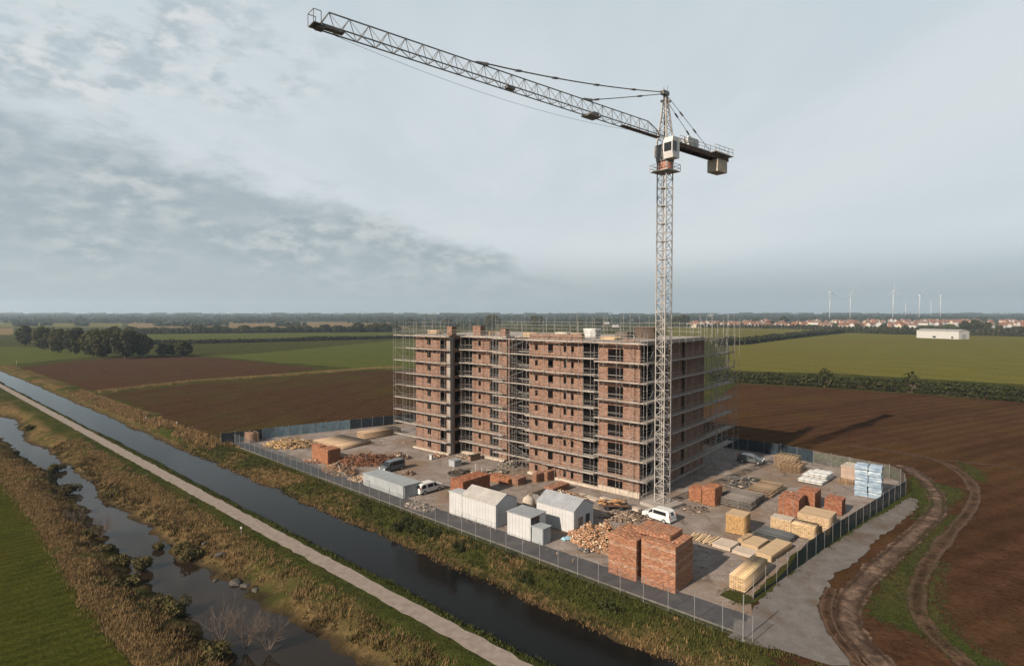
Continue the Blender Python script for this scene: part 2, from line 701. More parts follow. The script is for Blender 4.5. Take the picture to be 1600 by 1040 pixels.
# ------------------------------------------------------------------ sheets laid on the land
def sheet(name, pts, z, mat, ragged=0.0, step=2.0, seed=0, kind='structure', world_pts=False):
    """flat sheet from an outline of photo points on the ground, its edge made uneven"""
    if not world_pts:
        pts = [at(x, y) for x, y in pts]
    ring = np.array([(p[0], p[1]) for p in pts])
    if ragged:
        out = []
        r = np.random.default_rng(seed)
        n = len(ring)
        for i in range(n):
            a, b = ring[i], ring[(i + 1) % n]
            L = np.linalg.norm(b - a)
            k = max(1, int(L / step))
            nrm = np.array((-(b - a)[1], (b - a)[0])) / max(L, 1e-6)
            for j in range(k):
                out.append(a + (b - a) * j / k + nrm * r.normal(0, ragged) * (1.0 if j else 0.3))
        ring = np.array(out)
    mb = MB()
    area = 0.5 * np.sum(ring[:, 0] * np.roll(ring[:, 1], -1) - np.roll(ring[:, 0], -1) * ring[:, 1])
    if area < 0:
        ring = ring[::-1]
    mb.poly([(p[0], p[1], z) for p in ring])
    o = mb.build(name, mat)
    return tag(o, kind=kind)


def m_field(name, c1, c2, c3, rows=None, rot=0.0, scale=0.25, bump=0.5, fine=1.6, rowamp=0.55, tram=0.25):
    t = NT(name)
    p = t.pos()
    big = t.noise(p, scale * 0.12, 4, 0.55)
    mid_ = t.noise(p, scale, 5, 0.65)
    fn = t.noise(p, fine, 5, 0.7)
    col = t.ramp(mid_, [(0.3, c1), (0.7, c2)])
    col = t.mix(t.maprange(big, 0.42, 0.66, 0, 0.85), col, c3)
    col = t.mix(0.8, col, t.ramp(fn, [(0.25, (0.45,) * 3), (0.7, (1.4,) * 3)]), 'MULTIPLY')
    h = fn
    if rows:
        v = t.mapping(p, (1, 1, 1), (0, 0, rot))
        w = t.n.new('ShaderNodeTexWave')
        w.inputs['Scale'].default_value = rows
        w.inputs['Distortion'].default_value = 1.5
        w.inputs['Detail'].default_value = 3
        t.l.new(v, w.inputs['Vector'])
        col = t.mix(rowamp, col, t.ramp(w.outputs[1], [(0.2, (0.62,) * 3), (0.8, (1.28,) * 3)]), 'MULTIPLY')
        w2 = t.n.new('ShaderNodeTexWave')
        w2.inputs['Scale'].default_value = rows * 0.16
        w2.inputs['Distortion'].default_value = 2.5
        w2.inputs['Detail'].default_value = 2
        t.l.new(v, w2.inputs['Vector'])
        col = t.mix(t.maprange(w2.outputs[1], 0.86, 0.98, 0, tram), col, sc(c1, 0.6))
        h = t.math('ADD', fn, t.math('MULTIPLY', w.outputs[1], 0.3))
    t.bump(h, bump, 0.25)
    return t.done(col, 1.0, 0.0)


M_PLOUGH_R = m_field('plough_right', (0.03713, 0.01881, 0.01035), (0.06283, 0.03198, 0.01783), (0.05855, 0.03198, 0.0138), 0.075, R(62), 0.30, 0.9, 1.5, 0.28)
M_PLOUGH_L = m_field('plough_left', (0.03955, 0.02033, 0.01236), (0.06216, 0.03009, 0.01855), (0.04709, 0.03253, 0.01391), 0.12, R(12), 0.15, 0.7, 1.0)
M_PLOUGH_L2 = m_field('plough_left_near', (0.03478, 0.01975, 0.01063), (0.05506, 0.03045, 0.01594), (0.04637, 0.03456, 0.01214), 0.12, R(12), 0.2, 0.7, 1.2)
M_PASTURE = m_field('pasture', (0.0495, 0.05731, 0.01403), (0.0704, 0.0771, 0.0198), (0.0605, 0.0646, 0.01568), 0.07, R(75), 0.08, 0.3, 0.9)
M_PASTURE2 = m_field('pasture_olive', (0.08175, 0.07895, 0.018), (0.1083, 0.09934, 0.02608), (0.09652, 0.0825, 0.02111), 0.06, R(-35), 0.06, 0.3, 0.7)
M_TAN = m_field('stubble', (0.128, 0.08625, 0.0434), (0.168, 0.1162, 0.0595), (0.136, 0.0975, 0.0455), 0.05, R(10), 0.05, 0.2, 0.5)
M_LAWN = m_field('meadow_left', (0.02646, 0.02944, 0.0056), (0.0441, 0.04535, 0.0091), (0.0441, 0.0382, 0.0084), 0.20, R(50), 0.35, 0.8, 2.2, 0.3, 0.0)

sheet('ploughed_field', [(1150, 600), (1290, 606), (1450, 617), (1640, 632), (2000, 660), (2000, 1100), (1400, 1180), (1240, 1060), (1150, 990), (1180, 940), (1300, 850), (1440, 775), (1420, 765), (1395, 760), (1300, 742), (1150, 712), (1060, 680), (1100, 640)], 0.03, M_PLOUGH_R, 0.6, 3, 1)
sheet('ploughed_field', [(30, 574), (130, 562), (240, 557), (310, 557), (420, 567), (500, 575), (420, 585), (300, 593), (150, 611), (110, 600)], 0.03, M_PLOUGH_L, 0.8, 5, 2)
sheet('ploughed_field', [(160, 616), (300, 600), (430, 590), (560, 580), (700, 575), (800, 600), (760, 655), (640, 666), (480, 684), (356, 699), (320, 684), (250, 648)], 0.03, M_PLOUGH_L2, 0.7, 4, 3)
sheet('pasture', [(300, 557), (400, 552), (620, 531.5), (800, 523), (800, 560), (620, 578), (560, 575), (480, 569), (430, 566), (340, 557)], 0.03, M_PASTURE, 0.8, 6, 4)
sheet('pasture', [(226, 533), (420, 529), (620, 526), (620, 517), (420, 519), (226, 522)], 0.03, M_PASTURE, 1.0, 12, 5)
sheet('pasture', [(-200, 573), (0, 571), (140, 557), (190, 556), (140, 545), (0, 541), (-200, 540)], 0.03, M_PASTURE, 0.8, 6, 6)
sheet('pasture', [(1140, 579), (1300, 583), (1450, 592), (1700, 606), (2100, 632), (2100, 540), (1600, 526), (1500, 524), (1400, 522.5), (1330, 520), (1250, 528), (1140, 538)], 0.03, M_PASTURE2, 1.0, 8, 7)
sheet('pasture', [(1040, 530), (1160, 533), (1240, 524), (1310, 516.5), (1200, 512.5), (1040, 511)], 0.03, M_PASTURE2, 1.0, 12, 8)
sheet('stubble_field', [(200, 512), (420, 512), (640, 512), (640, 503), (200, 503.3)], 0.05, M_TAN, 1.5, 40, 9)
sheet('stubble_field', [(-200, 524), (20, 523), (20, 512.5), (-200, 513)], 0.05, M_TAN, 1.5, 30, 10)
sheet('stubble_field', [(-400, 500.5), (300, 500), (620, 499.5), (620, 498.2), (-400, 498.5)], 0.05, M_TAN, 2, 80, 11)
sheet('pasture', [(-400, 511), (190, 511), (190, 503.5), (-400, 504)], 0.05, M_PASTURE2, 2, 40, 12)
edge_m = resample(np.array([at(x, y)[:2] for x, y in [(-60, 690), (0, 752), (40, 800), (72, 850), (115, 920), (160, 980), (205, 1036), (260, 1110)]]), 160)
edge_m[1:-1] += np.column_stack([np.convolve(rng.normal(0, 0.5, 162), np.ones(5) / 5, 'valid'), np.zeros(158)]) + rng.normal(0, 0.09, (158, 2))
sheet('meadow', [(p_[0], p_[1], 0) for p_ in edge_m] + [at(-200, 1150), at(-420, 900)], 0.06, M_LAWN, 0.0, world_pts=True)

# path beside the canal
t = NT('path_gravel')
p = t.pos()
n1 = t.noise(p, 1.2, 5, 0.6)
n2 = t.noise(p, 9, 3, 0.7)
col = t.ramp(n1, [(0.3, (0.155, 0.124, 0.102)), (0.7, (0.225, 0.187, 0.158))])
col = t.mix(0.5, col, t.ramp(n2, [(0.3, (0.75,) * 3), (0.7, (1.2,) * 3)]), 'MULTIPLY')
t.bump(n2, 0.2, 0.02)
M_PATH = t.done(col, 0.95, 0.1)
pts_a, pts_b = [], []
for i, u_ in enumerate(np.arange(-60, 430, 1.2)):
    pts_a.append(uv(u_, -10.15 + rng.normal(0, 0.07) + 0.07 * math.sin(u_ * 0.31) * math.sin(u_ * 0.83), 0.05))
    pts_b.append(uv(u_, -12.25 + rng.normal(0, 0.07) + 0.07 * math.sin(u_ * 0.27 + 1) * math.sin(u_ * 0.71), 0.05))
pm = MB()
for i in range(len(pts_a) - 1):
    pm.poly([pts_b[i], pts_b[i + 1], pts_a[i + 1], pts_a[i]][::-1])
pp = pm.build('canal_path', M_PATH)
tag(pp, kind='structure')

# ------------------------------------------------------------------ site surface and lanes
t = NT('site_hardstanding')
p = t.pos()
n0 = t.noise(p, 0.07, 4, 0.55)
n1 = t.noise(p, 0.35, 6, 0.65, 0.5)
n2 = t.noise(p, 3.0, 5, 0.7)
col = t.ramp(n1, [(0.28, (0.128, 0.101, 0.084)), (0.5, (0.196, 0.162, 0.141)), (0.72, (0.248, 0.211, 0.188))])
col = t.mix(t.maprange(n0, 0.46, 0.64, 0, 0.8), col, (0.165, 0.110, 0.072))
trk = t.noise(t.mapping(p, (1.0, 0.08, 1), (0, 0, R(40))), 0.8, 4, 0.6)
col = t.mix(t.maprange(trk, 0.55, 0.72, 0, 0.5), col, (0.095, 0.080, 0.068))
col = t.mix(0.6, col, t.ramp(n2, [(0.25, (0.65,) * 3), (0.7, (1.2,) * 3)]), 'MULTIPLY')
t.bump(n2, 0.4, 0.06)
wet_ = t.noise(p, 0.22, 5, 0.65, 0.8)
col = t.mix(t.maprange(wet_, 0.58, 0.68, 0, 0.65), col, (0.070, 0.055, 0.045))
tr2 = t.noise(t.mapping(p, (0.06, 1.2, 1), (0, 0, R(42))), 0.9, 4, 0.6)
col = t.mix(t.maprange(tr2, 0.57, 0.66, 0, 0.45), col, (0.10, 0.078, 0.062))
M_SITE = t.done(col, 0.95, 0.08)
sheet('site_yard', [(346, 692), (398, 687), (431, 682.5), (513, 673.5), (590, 665.5), (660, 657), (760, 644), (900, 640), (1000, 660), (1100, 694), (1153, 701.5), (1230, 713.5), (1275, 723.5), (1320, 732.5), (1388, 746.5), (1404, 751), (1414, 762), (1416, 772), (1330, 815), (1245, 862), (1178, 925), (1162, 975), (1060, 945), (960, 908), (860, 872), (760, 835), (660, 795), (560, 755), (460, 720), (380, 694)], 0.05, M_SITE, 0.25, 2, 14)

t = NT('asphalt')
p = t.pos()
n1 = t.noise(p, 0.5, 5, 0.6)
n2 = t.noise(p, 6, 4, 0.7)
crk = t.noise(t.mapping(p, (0.25, 1, 1), (0, 0, R(-42))), 0.5, 4, 0.6)
col = t.ramp(n1, [(0.3, (0.033, 0.031, 0.033)), (0.7, (0.058, 0.055, 0.057))])
col = t.mix(t.maprange(crk, 0.52, 0.7, 0, 0.6), col, (0.085, 0.072, 0.063))
col = t.mix(0.5, col, t.ramp(n2, [(0.3, (0.7,) * 3), (0.7, (1.25,) * 3)]), 'MULTIPLY')
t.bump(n2, 0.2, 0.02)
M_ASPH = t.done(col, 0.85, 0.3)
rd = MB()
ua = np.arange(-9, 124, 1.5)
for i in range(len(ua) - 1):
    def ed(u_, s):
        f = max(0.0, u_ - 6) / 115
        base_ = 7.35 + 1.1 * f if s else 11.1 - 0.2 * f
        return uv(u_, base_ + 0.12 * math.sin(u_ * 1.7 + s * 2) + 0.08 * math.sin(u_ * 4.1), 0.075)
    rd.poly([ed(ua[i], 1), ed(ua[i], 0), ed(ua[i + 1], 0), ed(ua[i + 1], 1)][::-1])
o = rd.build('access_road', M_ASPH)
tag(o, kind='structure')

t = NT('lane_concrete')
p = t.pos()
n1 = t.noise(p, 0.6, 5, 0.65)
n2 = t.noise(p, 5, 4, 0.7)
col = t.ramp(n1, [(0.3, (0.094, 0.083, 0.076)), (0.7, (0.138, 0.125, 0.117))])
col = t.mix(0.5, col, t.ramp(n2, [(0.3, (0.75,) * 3), (0.7, (1.2,) * 3)]), 'MULTIPLY')
nd = t.noise(p, 0.16, 6, 0.7, 0.6)
col = t.mix(t.maprange(nd, 0.47, 0.66, 0, 0.85), col, (0.085, 0.060, 0.044))
M_LANE = t.done(col, 0.95, 0.1)
sheet('concrete_lane', [(1150, 966), (1166, 972), (1190, 932), (1250, 882), (1310, 842), (1370, 806), (1418, 776), (1432, 780), (1436, 793), (1400, 822), (1372, 838), (1356, 862), (1340, 874), (1318, 890), (1292, 908), (1294, 925), (1280, 935), (1286, 962), (1300, 985), (1320, 1010), (1345, 1044), (1300, 1040), (1232, 1020), (1162, 1004), (1138, 996)], 0.09, M_LANE, 0.16, 0.9, 15)

# grass verges and patches
M_VERGE = m_field('verge_grass', (0.0252, 0.034, 0.0078), (0.04464, 0.0544, 0.0132), (0.054, 0.0476, 0.018), None, 0, 0.6, 0.9, 2.5)
sheet('grass_verge', [(1124, 930), (1140, 922), (1176, 934), (1186, 928), (1246, 872), (1330, 822), (1418, 770), (1430, 772), (1340, 826), (1252, 880), (1196, 932), (1178, 943), (1150, 942)], 0.105, M_VERGE, 0.15, 0.8, 16)
sheet('grass_verge', [(1230, 700), (1320, 716), (1400, 735), (1404, 748), (1380, 746), (1310, 728), (1235, 712)], 0.105, M_VERGE, 0.3, 1.5, 17)
sheet('grass_patch', [(1352, 958), (1372, 930), (1400, 896), (1432, 858), (1468, 822), (1492, 806), (1480, 830), (1452, 862), (1428, 900), (1418, 930), (1424, 960), (1462, 1000), (1420, 985), (1380, 968)], 0.06, M_VERGE, 0.35, 1.0, 18)
sheet('grass_patch', [(1440, 960), (1452, 920), (1470, 880), (1462, 930), (1470, 968), (1530, 1020), (1580, 1044), (1520, 1044), (1470, 1010)], 0.06, M_VERGE, 0.35, 1.0, 19)
sheet('grass_patch', [(1460, 755), (1500, 765), (1508, 772), (1490, 785), (1470, 795), (1478, 775)], 0.06, M_VERGE, 0.3, 1.0, 20)
sheet('grass_patch', [(1424, 745), (1446, 765), (1456, 790), (1440, 800), (1430, 812), (1438, 790), (1432, 772), (1420, 760)], 0.11, M_VERGE, 0.3, 1.0, 21)
sheet('grass_patch', [(1500, 722), (1530, 735), (1536, 752), (1520, 748)], 0.06, M_VERGE, 0.3, 1.0, 22)


# mud tracks with two worn wheel ruts each
def m_mud(name, c, wet):
    t = NT(name)
    p = t.pos()
    n1 = t.noise(p, 0.9, 6, 0.7)
    n2 = t.noise(p, 6, 4, 0.7)
    a_ = t.attr()
    s_ = t.n.new('ShaderNodeSeparateColor')
    t.l.new(a_.outputs['Color'], s_.inputs[0])
    nk = t.noise(p, 0.45, 7, 0.75, 0.8)
    col = t.ramp(nk, [(0.36, sc(c, 0.38)), (0.50, sc(c, 0.9)), (0.62, sc(c, 1.9))])
    col = t.mix(t.math('MULTIPLY', s_.outputs[0], t.maprange(n1, 0.3, 0.6, 0.5, 1)), col, wet)
    col = t.mix(0.5, col, t.ramp(n2, [(0.3, (0.7,) * 3), (0.7, (1.25,) * 3)]), 'MULTIPLY')
    t.bump(n2, 0.5, 0.06)
    m = t.done(col, 0.95, 0.05)
    ne = t.noise(p, 0.7, 6, 0.7)
    keep = t.maprange(t.math('ADD', t.math('MULTIPLY', ne, 1.3), s_.outputs[1]), 0.93, 1.08)
    tr = t.n.new('ShaderNodeBsdfTransparent')
    ms = t.n.new('ShaderNodeMixShader')
    t.l.new(keep, ms.inputs[0])
    t.l.new(tr.outputs[0], ms.inputs[1])
    t.l.new(t.b.outputs[0], ms.inputs[2])
    t.l.new(ms.outputs[0], t.out.inputs[0])
    return m


def track(name, pts, width, mat, z=0.075, seed=0, rut=0.10, edge=0.25):
    c = np.array([at(x, y)[:2] for x, y in pts])
    # smooth with a Catmull-Rom pass
    q = []
    for i in range(len(c) - 1):
        p0, p1, p2, p3 = c[max(i - 1, 0)], c[i], c[i + 1], c[min(i + 2, len(c) - 1)]
        for s in np.linspace(0, 1, 10, endpoint=False):
            q.append(0.5 * ((2 * p1) + (-p0 + p2) * s + (2 * p0 - 5 * p1 + 4 * p2 - p3) * s * s + (-p0 + 3 * p1 - 3 * p2 + p3) * s ** 3))
    c = resample(np.array(q), max(30, int(np.sum(np.linalg.norm(np.diff(np.array(q), axis=0), axis=1)) / 0.7)))
    d = np.gradient(c, axis=0)
    d /= np.linalg.norm(d, axis=1)[:, None]
    nrm = np.stack([-d[:, 1], d[:, 0]], 1)
    r = np.random.default_rng(seed)
    nx = 21
    xs = np.linspace(-1, 1, nx)
    prof = np.exp(-((np.abs(xs) - 0.5) / 0.17) ** 2)
    L = len(c)
    wj = width / 2 * (1 + np.convolve(r.normal(0, 0.35, L + 8), np.ones(9) / 9, 'valid')[:L, None] * 1.0)
    ej = r.normal(0, edge * 0.5, (L, nx)) * (np.abs(xs) > 0.95)
    off = xs[None, :] * wj + ej
    Vx = c[:, None, :] + nrm[:, None, :] * off[:, :, None]
    zz = z + 0.03 * (1 - xs[None, :] ** 2) + 0.07 * (1 - prof)[None, :] * (np.abs(xs) < 0.97)[None, :] * np.ones((L, 1)) * (rut / 0.1) + r.normal(0, 0.03, (L, nx))
    zz[:, 0] = zz[:, -1] = z - 0.05
    Vv = np.concatenate([Vx, zz[:, :, None]], 2).reshape(-1, 3)
    ii = np.arange(L * nx).reshape(L, nx)
    Fq = np.stack([ii[:-1, :-1].ravel(), ii[:-1, 1:].ravel(), ii[1:, 1:].ravel(), ii[1:, :-1].ravel()], 1)[:, ::-1]
    ed_ = np.clip((1 - np.abs(xs)) * 1.35, 0, 0.72)
    cc = np.stack([np.repeat(prof[None, :], L, 0).ravel(), np.repeat(ed_[None, :], L, 0).ravel(), np.zeros(L * nx)], 1)
    return tag(link(name, mesh_np(name, Vv, Fq, [mat], cc, True)), kind='structure')


M_MUD = m_mud('mud_pale', (0.088, 0.058, 0.042), (0.032, 0.019, 0.012))
M_MUD2 = m_mud('mud_brown', (0.046, 0.026, 0.016), (0.078, 0.050, 0.035))
track('mud_track', [(1405, 727), (1440, 745), (1462, 775), (1462, 800), (1435, 830), (1400, 862), (1362, 896), (1330, 935), (1325, 970), (1345, 1005), (1385, 1045), (1430, 1080)], 3.6, M_MUD, 0.07, 1, 0.07)
track('mud_track', [(1330, 697), (1400, 707), (1460, 718), (1500, 738), (1522, 765), (1518, 792), (1490, 828), (1462, 862), (1440, 900), (1432, 945), (1452, 985), (1500, 1030), (1530, 1060)], 2.5, M_MUD2, 0.065, 2, 0.07)
track('mud_track', [(1600, 735), (1560, 727), (1520, 724), (1470, 718)], 1.6, M_MUD2, 0.06, 3, 0.03)
track('mud_track', [(1300, 920), (1290, 950), (1300, 985), (1330, 1025), (1350, 1060)], 1.8, M_MUD2, 0.10, 4, 0.12, 0.4)
# ------------------------------------------------------------------ haze: the air between here and the horizon
t = bpy.data.materials.new('haze_air')
t.use_nodes = True
t.node_tree.nodes.clear()
pv = t.node_tree.nodes.new('ShaderNodeVolumePrincipled')
pv.inputs['Color'].default_value = (0.70, 0.85, 0.98, 1)
pv.inputs['Density'].default_value = 0.00010
pv.inputs['Anisotropy'].default_value = 0.2
mo = t.node_tree.nodes.new('ShaderNodeOutputMaterial')
t.node_tree.links.new(pv.outputs[0], mo.inputs['Volume'])
hz = MB()
hz.b2((-9000, -400, -4.0), (9000, 9000, 215.0))
tag(hz.build('haze', t), 'pale blue air veiling the far fields and woods', kind='stuff')

# ------------------------------------------------------------------ foliage
M_LEAF = m_leaf('leaf_oak', (0.0096, 0.01425, 0.00455), (0.06696, 0.06277, 0.0158))
M_LEAF2 = m_leaf('leaf_olive', (0.0128, 0.01725, 0.0052), (0.0918, 0.07898, 0.02018))
M_HEDGE = m_leaf('leaf_hedge', (0.008, 0.012, 0.0039), (0.0486, 0.05063, 0.01316))
M_BARK = m_noise('bark', (0.060, 0.045, 0.033), 0.35, 3.0, 0.95, 0.1, 0, 0.4)


def leaf_cloud(centres, radii, n_each, size, r, squash=0.8, tone=None):
    """leaf-clump quads scattered through lumps; returns V,F,col"""
    k = len(centres)
    n = k * n_each
    ci = np.repeat(np.arange(k), n_each)
    d = r.normal(size=(n, 3))
    d /= np.linalg.norm(d, axis=1)[:, None]
    rad = radii[ci] * (0.55 + 0.5 * r.random(n))
    c = centres[ci] + d * rad[:, None] * np.array([1, 1, squash])
    nn = d + r.normal(0, 0.6, (n, 3))
    nn /= np.linalg.norm(nn, axis=1)[:, None]
    ax = np.cross(nn, r.normal(size=(n, 3)))
    ax /= np.linalg.norm(ax, axis=1)[:, None]
    ay = np.cross(nn, ax)
    s = size * (0.6 + 0.8 * r.random(n))[:, None]
    V = np.stack([c - ax * s - ay * s * 0.6, c + ax * s * 0.8 - ay * s * 0.7, c + ax * s + ay * s * 0.6, c - ax * s * 0.7 + ay * s * 0.75], 1).reshape(-1, 3)
    F = np.arange(n * 4).reshape(n, 4)
    ct = r.random(k) if tone is None else tone
    tn = np.clip(ct[ci] * 0.75 + r.random(n) * 0.35 - 0.05, 0, 1)
    col = np.repeat(tn, 4)[:, None] * np.ones((1, 3))
    return V, F, col


def crown_mesh(name, h, rx, seed, mat, lumps=46, leaves=75, size=0.55, base=0.22):
    r = np.random.default_rng(seed)
    d = r.normal(size=(lumps, 3))
    d /= np.linalg.norm(d, axis=1)[:, None]
    rr_ = r.random(lumps) ** 0.4
    hc = h * (1 - base) / 2
    C = d * rr_[:, None] * np.array([rx * 0.78, rx * 0.78, hc * 0.8])
    C[:, 2] += h * base + hc
    low = C[:, 2] < h * (base + 0.2)
    C[low, :2] *= 1.05
    rad = rx * (0.22 + 0.16 * r.random(lumps))
    V, F, col = leaf_cloud(C, rad, leaves, size, r)
    return mesh_np(name, V, F, [mat], col), C


def trunk_mesh(name, h, C, r0, seed):
    r = random.Random(seed)
    mb = MB()
    top = h * 0.55
    mb.beam((0, 0, -0.3), (0.1, 0.1, top * 0.5), r0 * 1.2, n=7, r2=r0 * 0.8)
    mb.beam((0.1, 0.1, top * 0.5), (0, 0.2, top), r0 * 0.8, n=7, r2=r0 * 0.35)
    for c in C[:14]:
        z0 = h * r.uniform(0.18, 0.5)
        mb.beam((0.05, 0.1, z0), tuple(c), r0 * 0.38, n=5, r2=r0 * 0.08, caps=False)
    return mb.mesh(name, M_BARK)


TREE = []
for k, (h, rx, m_, lp) in enumerate([(20, 9.5, M_LEAF, 52), (20, 10.5, M_LEAF2, 58), (18, 8.5, M_LEAF, 46), (16, 9.0, M_LEAF2, 46)]):
    cm, C = crown_mesh('crown', h, rx, 40 + k, m_, lp + 26, 80, 0.62, 0.03)
    TREE.append((cm, trunk_mesh('trunk', h, C, 0.45, 60 + k), h))


def tree(kind, pos, height, label, group=None, name='broadleaf_tree', wid=1.0, rz=None):
    cm, tm, h = TREE[kind]
    o = thing(name, label, 'tree', (pos[0], pos[1], 0), rng.random() * 6.28 if rz is None else rz, group)
    k = height / h
    o.scale = (k * wid, k * wid, k)
    link('crown', cm, o)
    link('trunk', tm, o)
    return o


# the row of big trees left of the ploughed field: base pixel, height in px
big_row = [
    (40, 541, 34, 0, 0.95, 'dark round tree at the far left end of the field tree row'),
    (68, 546, 39, 1, 0.95, 'olive tinged tree second from the left in the field tree row'),
    (92, 551, 40, 1, 0.8, 'yellow green tree third from the left in the field tree row'),
    (118, 554, 46, 2, 0.9, 'tall dark tree in the middle of the field tree row'),
    (146, 557, 44, 3, 0.9, 'brownish green tree right of the tall middle tree in the row'),
    (160, 559, 47, 1, 0.85, 'pale olive tree left of the largest broad tree in the row'),
    (196, 560, 50, 2, 1.12, 'largest broad dark tree nearest the canal in the field tree row'),
    (222, 558, 40, 0, 0.95, 'dark tree at the right end of the field tree row'),
    (178, 545, 36, 3, 1.1, 'olive tree half hidden behind the broad dark tree of the row'),
]
for (x, y, hp, kd, wd, lab) in big_row:
    p_ = at(x, y)
    tree(kd, p_, hp * p_.y / F_PX, lab, 'trees along the ploughed field', wid=wd * 0.86)
for (x, y, hp, lab) in [(257, 557, 24, 'small dense tree left in the pair beyond the ploughed field'), (286, 557, 26, 'small dense tree right in the pair beyond the ploughed field'), (271, 556, 22, 'low bushy tree between the pair of small dense trees')]:
    p_ = at(x, y)
    tree(2, p_, hp * p_.y / F_PX, lab, 'small trees beyond the ploughed field', wid=1.15)
# tree row behind the far pasture on the left
xs_ = [205, 226, 240, 253, 266, 279, 291, 303, 316, 329, 341, 354, 367, 380, 393, 406, 419, 432, 445, 458, 471, 484, 497, 510, 523, 536, 549, 562, 575, 588, 601, 613]
ORD = 'first second third fourth fifth sixth seventh eighth ninth tenth eleventh twelfth thirteenth fourteenth fifteenth sixteenth seventeenth eighteenth nineteenth twentieth'.split()
for i, x in enumerate(xs_):
    p_ = at(x + rng.uniform(-4, 4), 521.5 - 3.0 * (x - 205) / 400)
    hp = rng.uniform(8.5, 14) * (1.15 if x > 540 else 1)
    tree(int(rng.integers(0, 4)), p_, hp * p_.y / F_PX, 'dark hedgerow tree behind the far green pasture, %s from the %s end' % ((ORD[i], 'left') if i < 16 else (ORD[len(xs_) - 1 - i], 'right')), 'hedgerow trees behind the far left pasture', wid=1.45)
for (x, y, hp, lab) in [(126, 503, 10, 'lone round dark tree standing before the far left wood'), (1524, 518, 20, 'large dark tree clump just right of the white barn'), (1508, 517, 17, 'dark tree touching the right end of the white barn'),
                        (1540, 517, 15, 'outer right tree of the clump beside the white barn'), (1597, 521, 12, 'dark tree at the far right edge beyond the pasture'), (1068, 510, 20, 'dark tree mass left of the town, right of the crane mast'),
                        (1058, 510, 18, 'dark tree directly right of the crane mast above the roof'), (1204, 511, 11, 'round dark tree in front of the town houses left side'), (1225, 506, 13, 'tall dark tree rising above the town houses'),
                        (1562, 516, 9, 'small light bush tree right of the barn clump'), (1180, 507, 10, 'dark tree among the left town houses'), (1340, 513, 8, 'tree before the middle of the town'), (1290, 511, 8, 'tree between town houses and the olive pasture'),
                        (1380, 514, 9, 'broad tree before the town, left of the white barn'), (1415, 516, 9, 'dark tree immediately left of the white barn'),
                        (770, 512, 22, 'dark tree showing above the roof behind the brick pier'), (838, 510, 19, 'dark tree showing above the roof middle'), (700, 510, 14, 'tree showing over the roof near the left pier'), (640, 508, 11, 'tree showing beyond the scaffold poles at the left end'), (905, 509, 12, 'tree showing over the roof left of the crane'), (935, 510, 14, 'dark tree showing over the roof just left of the crane')]:
    p_ = at(x, y)
    tree(int(rng.integers(0, 3)), p_, hp * p_.y / F_PX, lab, wid=1.15)


def hedge(name, pts, height, width, label, step=1.3, size=0.42, n_leaf=26, seed=0, group='field hedges', bumps=()):
    o = thing(name, label, 'hedge', at(*pts[0]), 0, group)
    c = np.array([at(x, y)[:2] for x, y in pts])
    L = np.sum(np.linalg.norm(np.diff(c, axis=0), axis=1))
    n = int(L / step)
    c = resample(c, n)
    r = np.random.default_rng(seed)
    d = np.gradient(c, axis=0)
    d /= np.linalg.norm(d, axis=1)[:, None]
    nr_ = np.stack([-d[:, 1], d[:, 0]], 1)
    C = []
    hn = height * (1 + 0.16 * (np.convolve(r.normal(0, 1, n + 6), np.ones(7) / 7, 'valid')[:n]) * 1.5)
    for bx, bh in bumps:
        i0 = int(bx * n)
        for j in range(max(0, i0 - 2), min(n, i0 + 3)):
            hn[j] *= 1 + bh * (1 - abs(j - i0) / 3)
    for f_ in (-0.42, 0.42, 0.0):
        for z_ in ((0.25, 0.62) if f_ else (0.85,)):
            q = c + nr_ * (f_ * width) + r.normal(0, 0.2, (n, 2))
            C.append(np.column_stack([q, hn * z_]))
    C = np.concatenate(C)
    C[:, :2] -= np.array(o.location[:2])
    rad = np.full(len(C), height * 0.30) * (0.8 + 0.5 * r.random(len(C)))
    V, F, col = leaf_cloud(C, rad, n_leaf, size, r)
    link('foliage', mesh_np('foliage', V, F, [M_HEDGE], col), o)
    # woody core
    mb = MB()
    loc = np.array(o.location[:2])
    for i in range(n - 1):
        a_, b_ = c[i] - loc, c[i + 1] - loc
        w_ = width * 0.32
        za, zb = hn[i] * 0.7, hn[i + 1] * 0.7
        pa, pb = nr_[i] * w_, nr_[i + 1] * w_
        mb.hexa([(*(a_ - pa), 0), (*(b_ - pb), 0), (*(b_ + pb), 0), (*(a_ + pa), 0), (*(a_ - pa), za), (*(b_ - pb), zb), (*(b_ + pb), zb), (*(a_ + pa), za)])
    mb.build('branches', M_BARK, o)
    return o


hedge('hedge', [(1110, 594), (1155, 597), (1290, 604), (1450, 614), (1640, 631), (1850, 649)], 4.6, 3.4, 'thick dark hedge between the olive pasture and the right ploughed field', 0.9, 0.34, 30, 1, bumps=((0.32, 0.8), (0.52, 0.7)))
hedge('hedge', [(1120, 540), (1160, 538), (1215, 531), (1260, 525), (1315, 519.5)], 6.5, 5, 'long hedge slanting across the right pastures towards the town', 3.0, 0.9, 20, 2)
hedge('hedge', [(1315, 519.5), (1370, 521), (1440, 523)], 6.0, 5, 'hedge running from the slanting hedge to the white barn', 3.5, 0.95, 20, 3)
hedge('hedge', [(1510, 523), (1560, 524), (1640, 526), (1750, 531)], 5.0, 4, 'hedge right of the white barn along the olive pasture', 3.5, 0.9, 20, 4)
hedge('hedge', [(228, 538), (320, 536.5), (420, 534), (520, 531.5), (620, 528.5), (700, 526)], 4.2, 4, 'dark straight hedge between the two green pastures on the left', 3.0, 0.8, 18, 5)
hedge('hedge', [(200, 522), (300, 521), (420, 519.5), (520, 518.8), (625, 518)], 7.5, 9, 'tall hedge under the row of trees behind the far left pasture', 6.0, 1.5, 22, 7)
